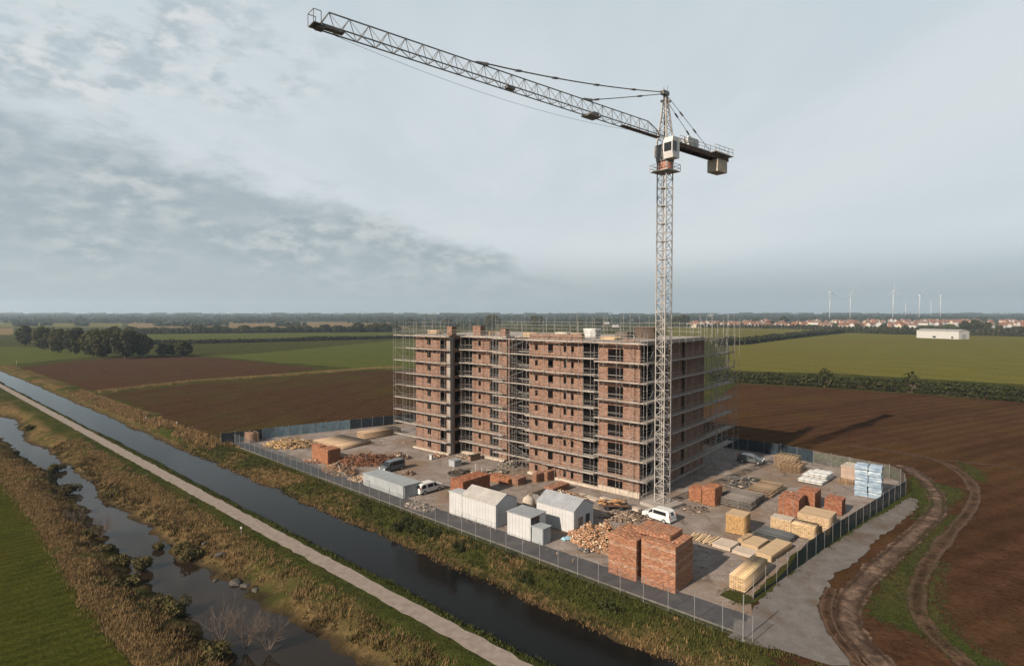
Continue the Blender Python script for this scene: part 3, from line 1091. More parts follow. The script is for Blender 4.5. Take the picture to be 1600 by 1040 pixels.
hedge('hedge', [(1040, 511.5), (1130, 512), (1200, 513), (1310, 515.5), (1440, 518), (1600, 520)], 7.0, 8, 'hedge belt along the foot of the town', 7.0, 1.6, 20, 6)

# far woodland: rows of rounded crowns melting into the haze
t = m_leaf('leaf_far', (0.014, 0.022, 0.010), (0.036, 0.042, 0.016), 0.02)
r_ = np.random.default_rng(77)
Cs, Rs = [], []
for (Y, x0, x1, h0, n, gap) in [(1450, -400, 760, 11, 210, 0.55), (1900, -400, 2000, 14, 480, 0.40), (2400, -500, 2100, 19, 560, 0.22), (3100, -500, 2100, 26, 520, 0.10), (4300, -600, 2200, 42, 420, 0.0)]:
    for i in range(n):
        px_ = x0 + (x1 - x0) * (i + r_.random()) / n
        if vnoise(np.array([[px_ * 1.0, Y * 1.0]]), 45.0, int(Y))[0] < gap:
            continue
        if Y < 2000 and 1040 < px_ < 1700:
            continue
        X = (px_ - 800) / F_PX * Y
        hh = h0 * r_.uniform(0.65, 1.15)
        Cs.append((X, Y + r_.normal(0, 25), hh * 0.55))
        Rs.append(hh * 0.62)
        Cs.append((X + r_.normal(0, hh * 0.6), Y + r_.normal(0, 25), hh * 0.38))
        Rs.append(hh * 0.6)
Cs, Rs = np.array(Cs), np.array(Rs)
sizes = 2.6
V, F, col = leaf_cloud(Cs, Rs, 34, sizes, r_, 0.85)
tag(link('woodland', mesh_np('woodland', V, F, [t], col)), 'far dark woods lining the whole horizon', 'woodland', kind='stuff')
# dense understorey so that the far woods close
mb = MB()
for (Y, x0, x1, h0) in [(2460, -600, 2200, 12), (3200, -600, 2200, 21), (4400, -700, 2300, 36)]:
    k = 160
    for i in range(k):
        xa = ((x0 + (x1 - x0) * i / k) - 800) / F_PX * Y
        xb = ((x0 + (x1 - x0) * (i + 1) / k) - 800) / F_PX * Y
        hh = h0 * r_.uniform(0.75, 1.1)
        mb.b2((xa, Y - 20, 0), (xb, Y + 30, hh))
me = mb.mesh('undergrowth', t)
tag(link('woodland', me), 'undergrowth of the far woods along the horizon', 'woodland', kind='stuff')

# ------------------------------------------------------------------ far buildings
M_WHITE = m_noise('white_render', (0.36, 0.345, 0.325), 0.08, 0.4, 0.7, 0.3)
M_CREAM = m_noise('cream_render', (0.42, 0.35, 0.27), 0.12, 0.4, 0.8, 0.2)
M_BRK = m_noise('far_brick', (0.21, 0.115, 0.075), 0.2, 0.6, 0.9, 0.15)
M_RTILE = m_noise('red_tile', (0.15, 0.065, 0.042), 0.25, 0.5, 0.85, 0.2)
M_BTILE = m_noise('brown_tile', (0.13, 0.085, 0.066), 0.25, 0.5, 0.85, 0.2)
M_GREYROOF = m_noise('grey_roof', (0.24, 0.225, 0.21), 0.15, 0.4, 0.75, 0.3)
M_DARKGLASS = NT('dark_glass').done((0.012, 0.014, 0.017), 0.12, 0.5)


def house_parts(L, Wd, H, rise, wm, rm):
    w = MB()
    w.b2((-L / 2, -Wd / 2, 0), (L / 2, Wd / 2, H))
    for s in (-1, 1):
        x = s * L / 2
        q = [(x, -Wd / 2, H), (x, Wd / 2, H), (x, 0, H + rise)]
        w.poly(q if s > 0 else q[::-1])
    rf = MB()
    e = 0.5
    for s in (-1, 1):
        a_, b_ = (-L / 2 - e, s * (Wd / 2 + e), H - rise * e / (Wd / 2)), (L / 2 + e, s * (Wd / 2 + e), H - rise * e / (Wd / 2))
        c_, d_ = (L / 2 + e, 0, H + rise), (-L / 2 - e, 0, H + rise)
        up = lambda p_, k: (p_[0], p_[1], p_[2] + k)
        pts = [up(a_, .05), up(b_, .05), up(c_, .05), up(d_, .05), up(a_, .35), up(b_, .35), up(c_, .35), up(d_, .35)]
        rf.hexa(pts if s < 0 else [pts[i] for i in (1, 0, 3, 2, 5, 4, 7, 6)])
    ch = MB()
    ch.b2((L * 0.3, -0.5, H + rise * 0.6), (L * 0.3 + 1.1, 0.5, H + rise + 1.6))
    return w.mesh('wall', wm), rf.mesh('roof', rm), ch.mesh('chimney', M_BRK)


HOUSE = [house_parts(12, 9, 6.0, 4.0, M_WHITE, M_RTILE), house_parts(16, 9, 5.5, 4.2, M_CREAM, M_RTILE), house_parts(11, 10, 6.5, 4.0, M_BRK, M_BTILE), house_parts(22, 10, 6.0, 4.5, M_WHITE, M_BTILE), house_parts(14, 9, 5.0, 5.0, M_BRK, M_RTILE)]
HLAB = ['white walled house with red tiled roof in the distant town', 'cream walled house with red tiled roof in the distant town', 'brick house with brown tiled roof in the distant town', 'long white terrace with brown tiled roof in the distant town', 'brick house with steep red roof in the distant town']
for i in range(250):
    px_ = rng.uniform(1062, 1640)
    Y = 1240 + (rng.random() ** 1.3) * 1050
    if px_ < 1150 and Y > 1650:
        Y = rng.uniform(1400, 1650)
    if 1425 < px_ < 1512 and Y < 1450:
        Y += 350
    k = int(rng.choice(5, p=[.32, .25, .15, .13, .15]))
    o = thing('town_house', HLAB[k], 'house', ((px_ - 800) / F_PX * Y, Y, 0), rng.choice([R(28), R(118), R(12), R(75)]) + rng.normal(0, 0.1), 'houses of the distant town')
    s_ = rng.uniform(0.85, 1.2)
    o.scale = (s_, s_, s_)
    for nm, me in zip(('wall', 'roof', 'chimney'), HOUSE[k]):
        link(nm, me, o)


def barn(pos, L, Wd, H, rise, rz, label, roof=None, doors=0, name='barn'):
    o = thing(name, label, 'barn', (pos[0], pos[1], 0), rz)
    w, rf, _ = house_parts(L, Wd, H, rise, M_WHITE, roof or M_GREYROOF)
    link('wall', w, o)
    link('roof', rf, o)
    for k in range(doors):
        x = -L * 0.32 + L * 0.5 * k
        MB().b2((x, -Wd / 2 - 0.08, 0), (x + 4.4, -Wd / 2 - 0.004, 4.2)).build('door', M_GREYROOF, o)
    return o


b0, b1 = at(1432, 527.5), at(1498, 530)
rzb = math.atan2(b1.y - b0.y, b1.x - b0.x)
Lb = (b1 - b0).length
mid_b = (b0 + b1) / 2 + Vector((-math.sin(rzb), math.cos(rzb), 0)) * 10
bw = barn(mid_b, Lb, 20, 9.6, 1.8, rzb, 'large white flat roofed barn on the olive pasture', doors=0)
for (fx, w_, h_) in [(0.40, 3.6, 2.2), (0.83, 2.4, 2.0)]:
    MB().b2((-Lb / 2 + Lb * fx, -10.06, 0.9), (-Lb / 2 + Lb * fx + w_, -10.004, 0.9 + h_)).build('door', M_DARKGLASS, bw)
MB().b2((Lb / 2 + 0.004, -4, 0), (Lb / 2 + 0.06, 4, 6)).build('door', M_GREYROOF, bw)
for (x, y, wpx, hpx, lab) in [(67, 499, 9, 3.4, 'small white farm building before the far left wood'), (217, 498, 24, 2.4, 'long low white greenhouse shed far left'), (303, 494.6, 12, 1.6, 'thin white shed deep in the far left wood'), (86, 500, 5, 2.0, 'tiny white outbuilding beside the far left farm building'),
                               (993, 503, 12, 4, 'pale low shed beyond the roof left of the crane mast'), (1110, 496, 9, 6, 'white block of flats rising over the left of the town'), (1360, 500, 6, 4, 'white block standing out above the middle of the town'), (962, 511, 8, 4, 'white farm shed beyond the roof next to the crane'), (948, 506, 7, 3, 'white outbuilding beyond the building roof')]:
    p_ = at(x, max(y, 496.5))
    k = p_.y / F_PX
    barn(p_, wpx * k, 12, hpx * k * 0.8, hpx * k * 0.2, rng.normal(0, 0.08), lab, M_WHITE if wpx > 20 else None, name='farm_shed')

# ------------------------------------------------------------------ wind turbines
M_TURB = NT('turbine_white').done((0.36, 0.365, 0.37), 0.5, 0.4)
for (x, yh, Y, blade_px, a0, yaw, lab) in [(1297, 456.5, 2500, 17, 97, 30, 'white wind turbine farthest left of the group'), (1329, 460.5, 2800, 15, 75, 8, 'second wind turbine from the left'), (1396, 455, 2450, 16, 90, 5, 'tall wind turbine in the middle with one blade upright'),
                                           (1415, 473, 3900, 10, 60, 12, 'faint small turbine just right of the tall middle one'), (1437, 461, 2900, 13, 130, 40, 'wind turbine right of the middle with raised left blade'), (1455, 471, 3900, 9, 90, 10, 'faint small turbine between the two right hand turbines'), (1470, 461.5, 2900, 13, 0, 35, 'wind turbine farthest right of the group')]:
    hub = atY(x, yh, Y)
    o = thing('wind_turbine', lab, 'wind turbine', (hub.x, Y, 0), R(yaw), 'wind turbines on the horizon')
    k = Y / F_PX
    MB().beam((0, 0, 0), (0, 0, hub.z), 2.0, n=10, r2=1.2).build('tower', M_TURB, o, smooth=True)
    MB().box((0, 1.5, hub.z + 0.5), (3.4, 9, 3.6)).build('nacelle', M_TURB, o)
    MB().beam((0, -5.2, hub.z + 0.5), (0, -3.0, hub.z + 0.5), 1.4, n=8, r2=2.0).build('hub', M_TURB, o)
    for b in range(3):
        an = R(a0 + 120 * b)
        d_ = Vector((math.cos(an), 0, math.sin(an)))
        q_ = Vector((-math.sin(an), 0, math.cos(an)))
        L = blade_px * k
        c_ = Vector((0, -4.2, hub.z + 0.5))
        bl = MB()
        for (s0, s1, w0, w1) in [(0.0, 0.2, 0.7, 1.5), (0.2, 1.0, 1.5, 0.3)]:
            a_, e_ = c_ + d_ * L * s0, c_ + d_ * L * s1
            y0, y1 = Vector((0, 0.5, 0)), Vector((0, 0.15, 0))
            bl.hexa([a_ - q_ * w0 - y0, e_ - q_ * w1 * .5 - y1, e_ - q_ * w1 * .5 + y1, a_ - q_ * w0 + y0, a_ + q_ * w0 - y0, e_ + q_ * w1 - y1, e_ + q_ * w1 + y1, a_ + q_ * w0 + y0])
        bl.build('blade', M_TURB, o)

# ------------------------------------------------------------------ bank grasses, reeds, shrubs
M_BLADE = m_vcol('grass_blades', 0.9, 0.85)


def tufts(name, label, P, hgt, c_lo, c_hi, blades=9, spread=0.35, seed=0, width=0.07, zoff=-0.05):
    r = np.random.default_rng(seed)
    n = len(P)
    z = land_z(P)
    N = n * blades
    pi_ = np.repeat(np.arange(n), blades)
    ang = r.random(N) * 2 * np.pi
    rad = np.sqrt(r.random(N)) * spread
    bx = P[pi_, 0] + np.cos(ang) * rad
    by = P[pi_, 1] + np.sin(ang) * rad
    bz = z[pi_] + zoff
    h = hgt[pi_] * (0.55 + 0.6 * r.random(N))
    ln = r.normal(0, 0.28, (N, 2)) + np.array((0.10, 0.06))
    wa = r.random(N) * np.pi
    wx, wy = np.cos(wa) * width, np.sin(wa) * width
    tip = np.stack([bx + ln[:, 0] * h, by + ln[:, 1] * h, bz + h], 1)
    v0 = np.stack([bx - wx, by - wy, bz], 1)
    v1 = np.stack([bx + wx, by + wy, bz], 1)
    V = np.stack([v0, v1, tip], 1).reshape(-1, 3)
    F = np.arange(N * 3).reshape(N, 3)
    tone = np.clip(r.random(n)[pi_] * 0.7 + r.random(N) * 0.4 - 0.05, 0, 1)[:, None]
    c = np.array(c_lo) * (1 - tone) + np.array(c_hi) * tone
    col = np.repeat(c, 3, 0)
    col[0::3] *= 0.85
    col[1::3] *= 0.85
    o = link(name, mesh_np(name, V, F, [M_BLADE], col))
    return tag(o, label, 'grass', kind='stuff')


def scatter(u0, u1, v0, v1, dens, seed, keep=None):
    r = np.random.default_rng(seed)
    # fall off with distance: tufts beyond about 120 m are thinner sown
    n = int((u1 - u0) * (v1 - v0) * dens)
    u_ = u0 + (u1 - u0) * r.random(n)
    v_ = v0 + (v1 - v0) * r.random(n)
    P_ = O2 + u_[:, None] * U2 + v_[:, None] * V2
    k = np.ones(n, bool) if keep is None else keep(u_, v_, P_, r)
    return P_[k]


def k_east(u_, v_, P_, r):
    return (vnoise(P_, 6, 21) * 0.7 + vnoise(P_, 25, 23) * 0.5 + r.normal(0, 0.08, len(P_)) > 0.64) & (v_ > 0.3)


Pd = scatter(-14, 130, 0.2, 5.8, 5.0, 101, k_east)
tufts('dry_grass', 'tawny dry grass tufts on the far canal bank', Pd, 0.22 + 0.28 * rng.random(len(Pd)), (0.1142, 0.06936, 0.02704), (0.2761, 0.1754, 0.07774), 8, 0.35, 1, 0.06)
Pg = scatter(-14, 130, 0.6, 6.6, 6.0, 102, lambda u_, v_, P_, r: (vnoise(P_, 6, 21) * 0.7 + vnoise(P_, 25, 23) * 0.5 + r.normal(0, 0.1, len(P_)) < 0.67))
tufts('rank_grass', 'green rank grass on the far canal bank below the fence', Pg, 0.2 + 0.28 * rng.random(len(Pg)), (0.02094, 0.02611, 0.006084), (0.08092, 0.07752, 0.01893), 8, 0.4, 2, 0.07)
Pf = scatter(-14, 170, -0.3, 0.9, 6.0, 103)
tufts('waterside_grass', 'pale fringe of grass along the canal edge', Pf, 0.25 + 0.25 * rng.random(len(Pf)), (0.1142, 0.06936, 0.03042), (0.2475, 0.155, 0.0676), 6, 0.25, 3, 0.05)
Pl = scatter(-14, 150, -9.9, -7.6, 7.0, 104)
tufts('green_grass', 'green grass strip between the path and the canal', Pl, 0.15 + 0.25 * rng.random(len(Pl)), (0.02475, 0.03427, 0.00676), (0.08092, 0.08568, 0.02028), 8, 0.3, 4, 0.06)
Pm = scatter(-14, 150, -16.0, -12.4, 6.0, 105)
tufts('green_grass', 'green mown verge on the river side of the path', Pm, 0.10 + 0.12 * rng.random(len(Pm)), (0.02475, 0.0359, 0.00676), (0.06283, 0.07018, 0.01487), 7, 0.35, 5, 0.06)


def k_river(lo, hi, thr):
    def f(u_, v_, P_, r):
        sd = poly_sdf(P_, RIV)
        sd = np.where(poly_sdf(P_, MEADOW) < -0.15 + r.normal(0, 0.45, len(P_)), 99.0, sd)
        return (sd > lo) & (sd < hi) & (v_ < -14.2 + r.normal(0, 1.0, len(P_))) & (vnoise(P_, 6, 21) * 0.6 + vnoise(P_, 1.7, 22) * 0.4 + r.normal(0, 0.1, len(P_)) > thr)
    return f


Pr = scatter(-14, 150, -48, -14, 11.5, 106, k_river(1.9, 10.5, 0.30))
tufts('reeds', 'tall dry reeds on both river banks', Pr, 0.2 + 0.3 * rng.random(len(Pr)) ** 2 * 1.6, (0.1095, 0.06936, 0.02839), (0.2856, 0.1795, 0.0845), 8, 0.40, 6, 0.035)
Pr = scatter(-14, 150, -48, -14, 4.0, 107, k_river(0.9, 4.2, 0.50))
tufts('waterside_weeds', 'dark olive weeds along the river edge', Pr, 0.25 + 0.35 * rng.random(len(Pr)), (0.02856, 0.02448, 0.007436), (0.09996, 0.07181, 0.02298), 10, 0.45, 7, 0.08)
Pq = scatter(110, 260, 1.0, 8.5, 3.0, 108, lambda u_, v_, P_, r: (v_ > 3.2 + r.normal(0, .5, len(P_))) & (vnoise(P_, 6, 21) > 0.25))
tufts('dry_grass', 'long tawny grass strip between canal and ploughed fields', Pq, 0.5 + 0.5 * rng.random(len(Pq)), (0.1333, 0.0816, 0.0338), (0.2856, 0.1754, 0.08112), 7, 0.5, 8, 0.10)
# grass balk between the two left ploughed fields
bal = resample(np.array([at(x, y)[:2] for x, y in [(152, 613), (300, 596.5), (430, 587.5), (560, 577.5), (620, 574)]]), 900)
Pb = np.repeat(bal, 5, 0) + rng.normal(0, 1.3, (4500, 2))
tufts('dry_grass', 'pale grass balk between the two left ploughed fields', Pb, 0.5 + 0.7 * rng.random(len(Pb)), (0.1238, 0.08976, 0.03042), (0.2761, 0.1877, 0.08112), 6, 0.6, 9, 0.14)


# grass on the verges and patches by the lane and tracks
def in_poly(pts, dens, seed, grow=0.5):
    poly = np.array([at(x, y)[:2] for x, y in pts])
    r = np.random.default_rng(seed)
    lo, hi = poly.min(0) - 1, poly.max(0) + 1
    n = int((hi - lo).prod() * dens)
    q = lo + (hi - lo) * r.random((n, 2))
    return q[poly_sdf(q, poly) + r.normal(0, 0.35, n) < grow]


VP = [[(1124, 930), (1140, 922), (1176, 934), (1186, 928), (1246, 872), (1330, 822), (1418, 770), (1430, 772), (1340, 826), (1252, 880), (1196, 932), (1178, 943), (1150, 942)],
      [(1230, 714), (1320, 732), (1388, 746), (1392, 738), (1310, 722), (1235, 706)],
      [(1352, 958), (1372, 930), (1400, 896), (1432, 858), (1468, 822), (1492, 806), (1480, 830), (1452, 862), (1428, 900), (1418, 930), (1424, 960), (1462, 1000), (1420, 985), (1380, 968)],
      [(1440, 960), (1452, 920), (1470, 880), (1462, 930), (1470, 968), (1530, 1020), (1580, 1044), (1520, 1044), (1470, 1010)],
      [(1460, 755), (1500, 765), (1508, 772), (1490, 785), (1470, 795), (1478, 775)], [(1424, 745), (1446, 765), (1456, 790), (1440, 800), (1430, 812), (1438, 790), (1432, 772), (1420, 760)], [(1500, 722), (1530, 735), (1536, 752), (1520, 748)]]
Pv = np.concatenate([in_poly(q, 7.0, 500 + i, 0.15 if i < 2 else 0.7) for i, q in enumerate(VP)])
tufts('verge_grass', 'short green grass on the verges by the lane and mud tracks', Pv, 0.08 + 0.16 * rng.random(len(Pv)), (0.018, 0.021, 0.006), (0.052, 0.052, 0.016), 8, 0.35, 10, 0.05, 0.05)
# shrubs on the river
M_TWIG = m_noise('bare_twig', (0.105, 0.080, 0.064), 0.3, 4.0, 0.9, 0.1)
M_SHRUB = m_leaf('leaf_shrub', (0.0176, 0.0165, 0.00585), (0.135, 0.1063, 0.0351))


def twig_mesh(seed, h, n_stems=14):
    r = random.Random(seed)
    mb = MB()

    def grow(p, d, L, rad, lev):
        q = p + d * L
        mb.beam(p, q, rad, n=4 if lev < 2 else 3, r2=rad * 0.6, caps=False)
        if lev >= 3:
            return
        for _ in range(3 if lev < 2 else 4):
            nd = (d + Vector((r.gauss(0, .45), r.gauss(0, .45), r.gauss(0.1, .3)))).normalized()
            grow(p + d * L * r.uniform(.55, 1.0), nd, L * r.uniform(.5, .8), rad * 0.55, lev + 1)
    for _ in range(n_stems):
        a_ = r.random() * 6.28
        d = Vector((math.cos(a_) * 0.55, math.sin(a_) * 0.55, 1)).normalized()
        grow(Vector((math.cos(a_) * .15, math.sin(a_) * .15, -0.2)), d, h * r.uniform(.3, .5), 0.028, 0)
    return mb.mesh('twigs', M_TWIG)


for (x, y, h, lab, sd_) in [(345, 998, 4.2, 'pale rounded bare shrub by the river near the bottom', 1), (383, 1010, 4.6, 'wide spreading bare shrub standing in the river edge', 2), (157, 838, 4.2, 'bare twiggy shrub on the left river bank', 3), (124, 818, 3.8, 'thin bare shrub farther up the left river bank', 5), (420, 1012, 3.4, 'small yellowish bare shrub right of the spreading one', 4)]:
    p_ = at(x, y, -1.3)
    o = thing('bare_shrub', lab, 'shrub', p_, sd_ * 1.3, 'bare shrubs by the river')
    link('twigs', twig_mesh(sd_, h, 13), o)


def bush(x, y, w, h, lab, seed, z=-1.6, dens=46, mat=None, name='bush'):
    p_ = at(x, y, z)
    o = thing(name, lab, 'bush', (p_.x, p_.y, z), 0, 'bushes along the river')
    r = np.random.default_rng(seed)
    n = 16
    C = r.normal(0, 0.42, (n, 3)) * np.array([w / 2, w / 2, 0])
    C[:, 2] = h * (0.25 + 0.4 * r.random(n))
    V, F, col = leaf_cloud(C, np.full(n, h * 0.42) * (0.7 + 0.6 * r.random(n)), 130, 0.11, r, 1.0)
    link('foliage', mesh_np('foliage', V, F, [mat or M_SHRUB], col), o)
    mb = MB()
    for k in range(8):
        mb.beam((0, 0, -0.4), (C[k][0], C[k][1], C[k][2]), 0.04, n=4, caps=False)
    mb.build('stems', M_BARK, o)


for i, (x, y, w, h, lab) in enumerate([(223, 888, 2.2, 1.9, 'rounded reed islet standing in the middle of the river'), (188, 882, 2.4, 1.5, 'olive bush at the left river edge beside the islet'), (205, 915, 3.0, 1.6, 'broad olive bush on the left bank below the islet'), (272, 958, 2.4, 2.0, 'brown topped bush on the left bank lower down'), (252, 945, 2.2, 1.3, 'dark low bush left of the brown topped one'),
                                         (340, 1030, 3.0, 1.8, 'dark bush under the bare shrubs'), (122, 800, 3.0, 1.6, 'brown bush on the left bank near the river bend'), (105, 770, 3.2, 2.0, 'dark bush at the upper left river bend'), (178, 775, 3.0, 1.8, 'dark green bush on the right bank at the bend'), (52, 672, 4.0, 2.2, 'round dark bush on the right bank far upstream'), (8, 640, 5.0, 2.4, 'dark bush at the left picture edge by the river'),
                                         (300, 872, 2.6, 1.8, 'olive bush on the right bank above the boulders'), (285, 862, 2.4, 1.6, 'low olive bush left of the boulder bush'), (145, 838, 2.8, 1.7, 'dark brown bush under the left bare shrub'), (85, 735, 3.6, 1.8, 'shaded bush on the left bank upstream'), (165, 862, 2.4, 1.3, 'low dark bush on the left bank midway'), (18, 712, 3.0, 1.6, 'dark bush at the left bank far upstream'), (248, 855, 1.8, 0.9, 'small brown reed clump jutting into the river')]):
    bush(x, y, w * .82, h * .78, lab, 200 + i)
# weeds on the canal bank under the fence
for i in range(16):
    u_ = rng.uniform(-8, 62)
    p_ = uv(u_, rng.uniform(2.8, 5.2))
    o = thing('bank_weed', 'dark green weed clump on the canal bank below the fence', 'weed', (p_.x, p_.y, -0.45), 0, 'weed clumps on the canal bank')
    r = np.random.default_rng(400 + i)
    C = r.normal(0, 0.5, (7, 3)) * np.array([1.2, 1.2, 0])
    C[:, 2] = 0.25 + 0.2 * r.random(7)
    V, F, col = leaf_cloud(C, 0.35 + 0.25 * r.random(7), 60, 0.10, r, 0.8)
    link('foliage', mesh_np('foliage', V, F, [M_HEDGE], col), o)

# boulders at the river edge
M_ROCK = m_noise('boulder', (0.060, 0.053, 0.046), 0.35, 2.0, 0.9, 0.2, 0, 0.6)
for i, (x, y, s_, lab) in enumerate([(344, 871, 1.1, 'grey boulder highest on the right river bank'), (337, 899, 0.7, 'dark grey boulder at the water, left of three'), (368, 903, 1.4, 'broad grey boulder at the water edge, middle of three'), (384, 908, 1.0, 'cracked grey boulder at the water, right of three'), (320, 855, 0.8, 'small pale boulder half hidden in the bank grass'), (399, 917, 0.8, 'small low boulder at the right end of the boulders')]):
    pass
    bm = bmesh.new()
    bmesh.ops.create_icosphere(bm, subdivisions=2, radius=1)
    rr2 = random.Random(i)
    for v_ in bm.verts:
        n_ = 1 + 0.25 * math.sin(v_.co.x * 3.1 + i) * math.cos(v_.co.y * 2.7 - i) + rr2.uniform(-.08, .08)
        v_.co = Vector((v_.co.x * 1.3 * n_, v_.co.y * n_, v_.co.z * 0.75 * n_))
    me = bpy.data.meshes.new('boulder')
    bm.to_mesh(me)
    bm.free()
    me.materials.append(M_ROCK)
    p_ = at(x, y, -1.2)
    z_ = float(land_z(np.array([[p_.x, p_.y]]))[0])
    o = link('boulder', me, None, (p_.x, p_.y, z_ + 0.02), i * 1.1)
    o.scale = (s_ * .48, s_ * .48, s_ * .42)
    tag(o, lab, 'boulder', 'boulders on the river bank')
# ------------------------------------------------------------------ apartment block shell
E1 = Vector((-0.766, 0.643, 0)).normalized()      # along the front, to the left
E2 = Vector((0.643, 0.766, 0)).normalized()       # along the right flank, backwards
C0 = at(999, 778)
BRZ = math.atan2(E1.y, E1.x)


def t_of(px, back=0.0):
    """distance along the front at which a photo column meets the wall plane set back by 'back'"""
    k = (px - 800) / F_PX
    o = C0 + E2 * back
    return (o.x - k * o.y) / (k * E1.y - E1.x)


def s_of(px):
    """distance along the right flank for a photo column"""
    k = (px - 800) / F_PX
    return (C0.x - k * C0.y) / (k * E2.y - E2.x)


def m_brickwork(name, cols, bw=0.46, bh=0.15, k=1.0):
    t = NT(name)
    s = t.n.new('ShaderNodeSeparateXYZ')
    t.l.new(t.obj(), s.inputs[0])
    c = t.n.new('ShaderNodeCombineXYZ')
    t.l.new(t.math('ADD', s.outputs[0], s.outputs[1]), c.inputs[0])
    t.l.new(s.outputs[2], c.inputs[1])
    b = t.n.new('ShaderNodeTexBrick')
    t.l.new(c.outputs[0], b.inputs['Vector'])
    b.inputs['Scale'].default_value = 1.0
    b.inputs['Brick Width'].default_value = bw
    b.inputs['Row Height'].default_value = bh
    b.inputs['Mortar Size'].default_value = 0.016
    b.inputs['Mortar Smooth'].default_value = 0.2
    b.inputs['Bias'].default_value = 0.0
    b.inputs['Color1'].default_value = (0, 0, 0, 1)
    b.inputs['Color2'].default_value = (1, 1, 1, 1)
    b.inputs['Mortar'].default_value = (0.5, 0.5, 0.5, 1)
    col = t.ramp(b.outputs['Color'], cols)
    nz = t.noise(t.obj(), 0.8, 5, 0.65)
    nb = t.noise(t.obj(), 0.16, 3, 0.5)
    col = t.mix(0.9, col, t.ramp(nz, [(0.28, (0.80,) * 3), (0.72, (1.16,) * 3)]), 'MULTIPLY')
    col = t.mix(t.maprange(nb, 0.5, 0.7, 0, 0.35), col, (0.22, 0.15, 0.112))
    col = t.mix(b.outputs['Fac'], col, (0.165, 0.122, 0.094))
    t.bump(t.math('SUBTRACT', 1.0, b.outputs['Fac']), 0.6, 0.02)
    return t.done(col, 0.92, 0.15)


M_BRICK = m_brickwork('brick_wall', [(0.0, (0.110, 0.056, 0.038)), (0.3, (0.165, 0.085, 0.057)), (0.6, (0.204, 0.110, 0.075)), (0.85, (0.255, 0.150, 0.108)), (1.0, (0.135, 0.072, 0.050))])
M_CONC = m_noise('concrete', (0.255, 0.225, 0.198), 0.2, 0.9, 0.9, 0.2, 0, 0.15, 0.25)
M_SLAB = m_noise('floor_slab', (0.15, 0.135, 0.12), 0.2, 1.2, 0.92, 0.15)
M_PLINTH = m_noise('plinth_render', (0.40, 0.335, 0.27), 0.18, 0.8, 0.9, 0.2, 0, 0.1, 0.25)

block = thing('apartment_block', 'unfinished red brick apartment block wrapped in scaffolding', 'building', C0, BRZ)
HB = 26.0
BACK = 26.0
tA1, tA0 = t_of(649), t_of(703)
SB = 3.8
tB0 = t_of(792, SB)
tC1, tC0 = t_of(827), t_of(911)
tD1 = t_of(936)


def facade(mb, x0, x1, y, th, storeys, sh, ops, axis='x', z00=0.0):
    """wall from boxes, leaving the openings (a,b,z0,z1) of each storey free; y is the outer face, th goes inwards"""
    cuts = sorted({x0, x1, *[o[0] for o in ops], *[o[1] for o in ops]})
    for i in range(len(cuts) - 1):
        a, b = cuts[i], cuts[i + 1]
        if b - a < 1e-4:
            continue
        m_ = (a + b) / 2
        hit = [o for o in ops if o[0] - 1e-6 <= m_ <= o[1] + 1e-6]
        if not hit:
            segs = [(0, storeys * sh)]
        else:
            segs, z = [], 0.0
            for k in range(storeys):
                for o in sorted(hit, key=lambda q: q[2]):
                    segs.append((z, k * sh + o[2]))
                    z = k * sh + o[3]
            segs.append((z, storeys * sh))
        for z0, z1 in segs:
            if z1 - z0 > 0.01:
                if axis == 'x':
                    mb.b2((a, y - th, z00 + z0), (b, y, z00 + z1))
                else:      # along -y, outer face at x=y
                    mb.b2((y, -b, z00 + z0), (y + th, -a, z00 + z1))


def part(mb, name, mat, parent=block, label=None):
    o = mb.build(name, mat, parent)
    if label:
        o['label'] = label
    return o


S9, S8 = HB / 9, HB / 8
# A: the left wing
mb = MB()
facade(mb, tA0 + 1.0, tA1, 0.0, 0.35, 9, S9, [(t_of(672.8), t_of(667.3), 0.85, 2.05), (t_of(696.5), t_of(687), 0.10, 2.05)])
mb.b2((tA1 - 0.35, -BACK, 0), (tA1, -0.352, HB))
part(mb, 'wall', M_BRICK)
mb = MB()
mb.b2((tA0, -0.898, 0), (tA0 + 0.998, -0.02, HB))
part(mb, 'concrete_pier', M_CONC)
mb = MB()                                     # the shaded return of the left wing
facade(mb, 0.9, SB, tA0, 0.35, 9, S9, [(1.4, 3.2, 0.1, 2.3)], 'y')
part(mb, 'wall', M_BRICK, label='brick return wall in shade beside the left wing')
# B: set-back bay
mb = MB()
facade(mb, tB0, t_of(738, SB), -SB, 0.35, 9, S9, [(t_of(751.2, SB), t_of(747.4, SB), 0.9, 1.95), (t_of(778.7, SB), t_of(765, SB), 0.08, 2.0)])
part(mb, 'wall', M_BRICK)
mb = MB()
facade(mb, t_of(738, SB), tA0 - 0.003, -SB - 0.01, 0.35, 9, S9, [(t_of(737.5, SB), t_of(723.5, SB), 0.12, 2.7)])
part(mb, 'wall', M_SLAB)  # darker slab tone paints the bay's shade into this wall
# recess: stair core, open frame
mb = MB()
facade(mb, tC1, tB0 - 0.004, -SB - 3.0, 0.35, 9, S9, [(tC1 + 0.45, tB0 - 0.45, 0.12, 2.7)])
part(mb, 'wall', M_SLAB)  # recess shade put into the colour with the dark slab tone
mb = MB()
mb.b2((tB0 - 0.34, -SB - 3.0, 0), (tB0 - 0.004, -SB - 0.36, HB))
mb.b2((tC1 + 0.004, -SB - 3.0, 0), (tC1 + 0.34, -0.36, HB))
part(mb, 'wall', M_BRICK)
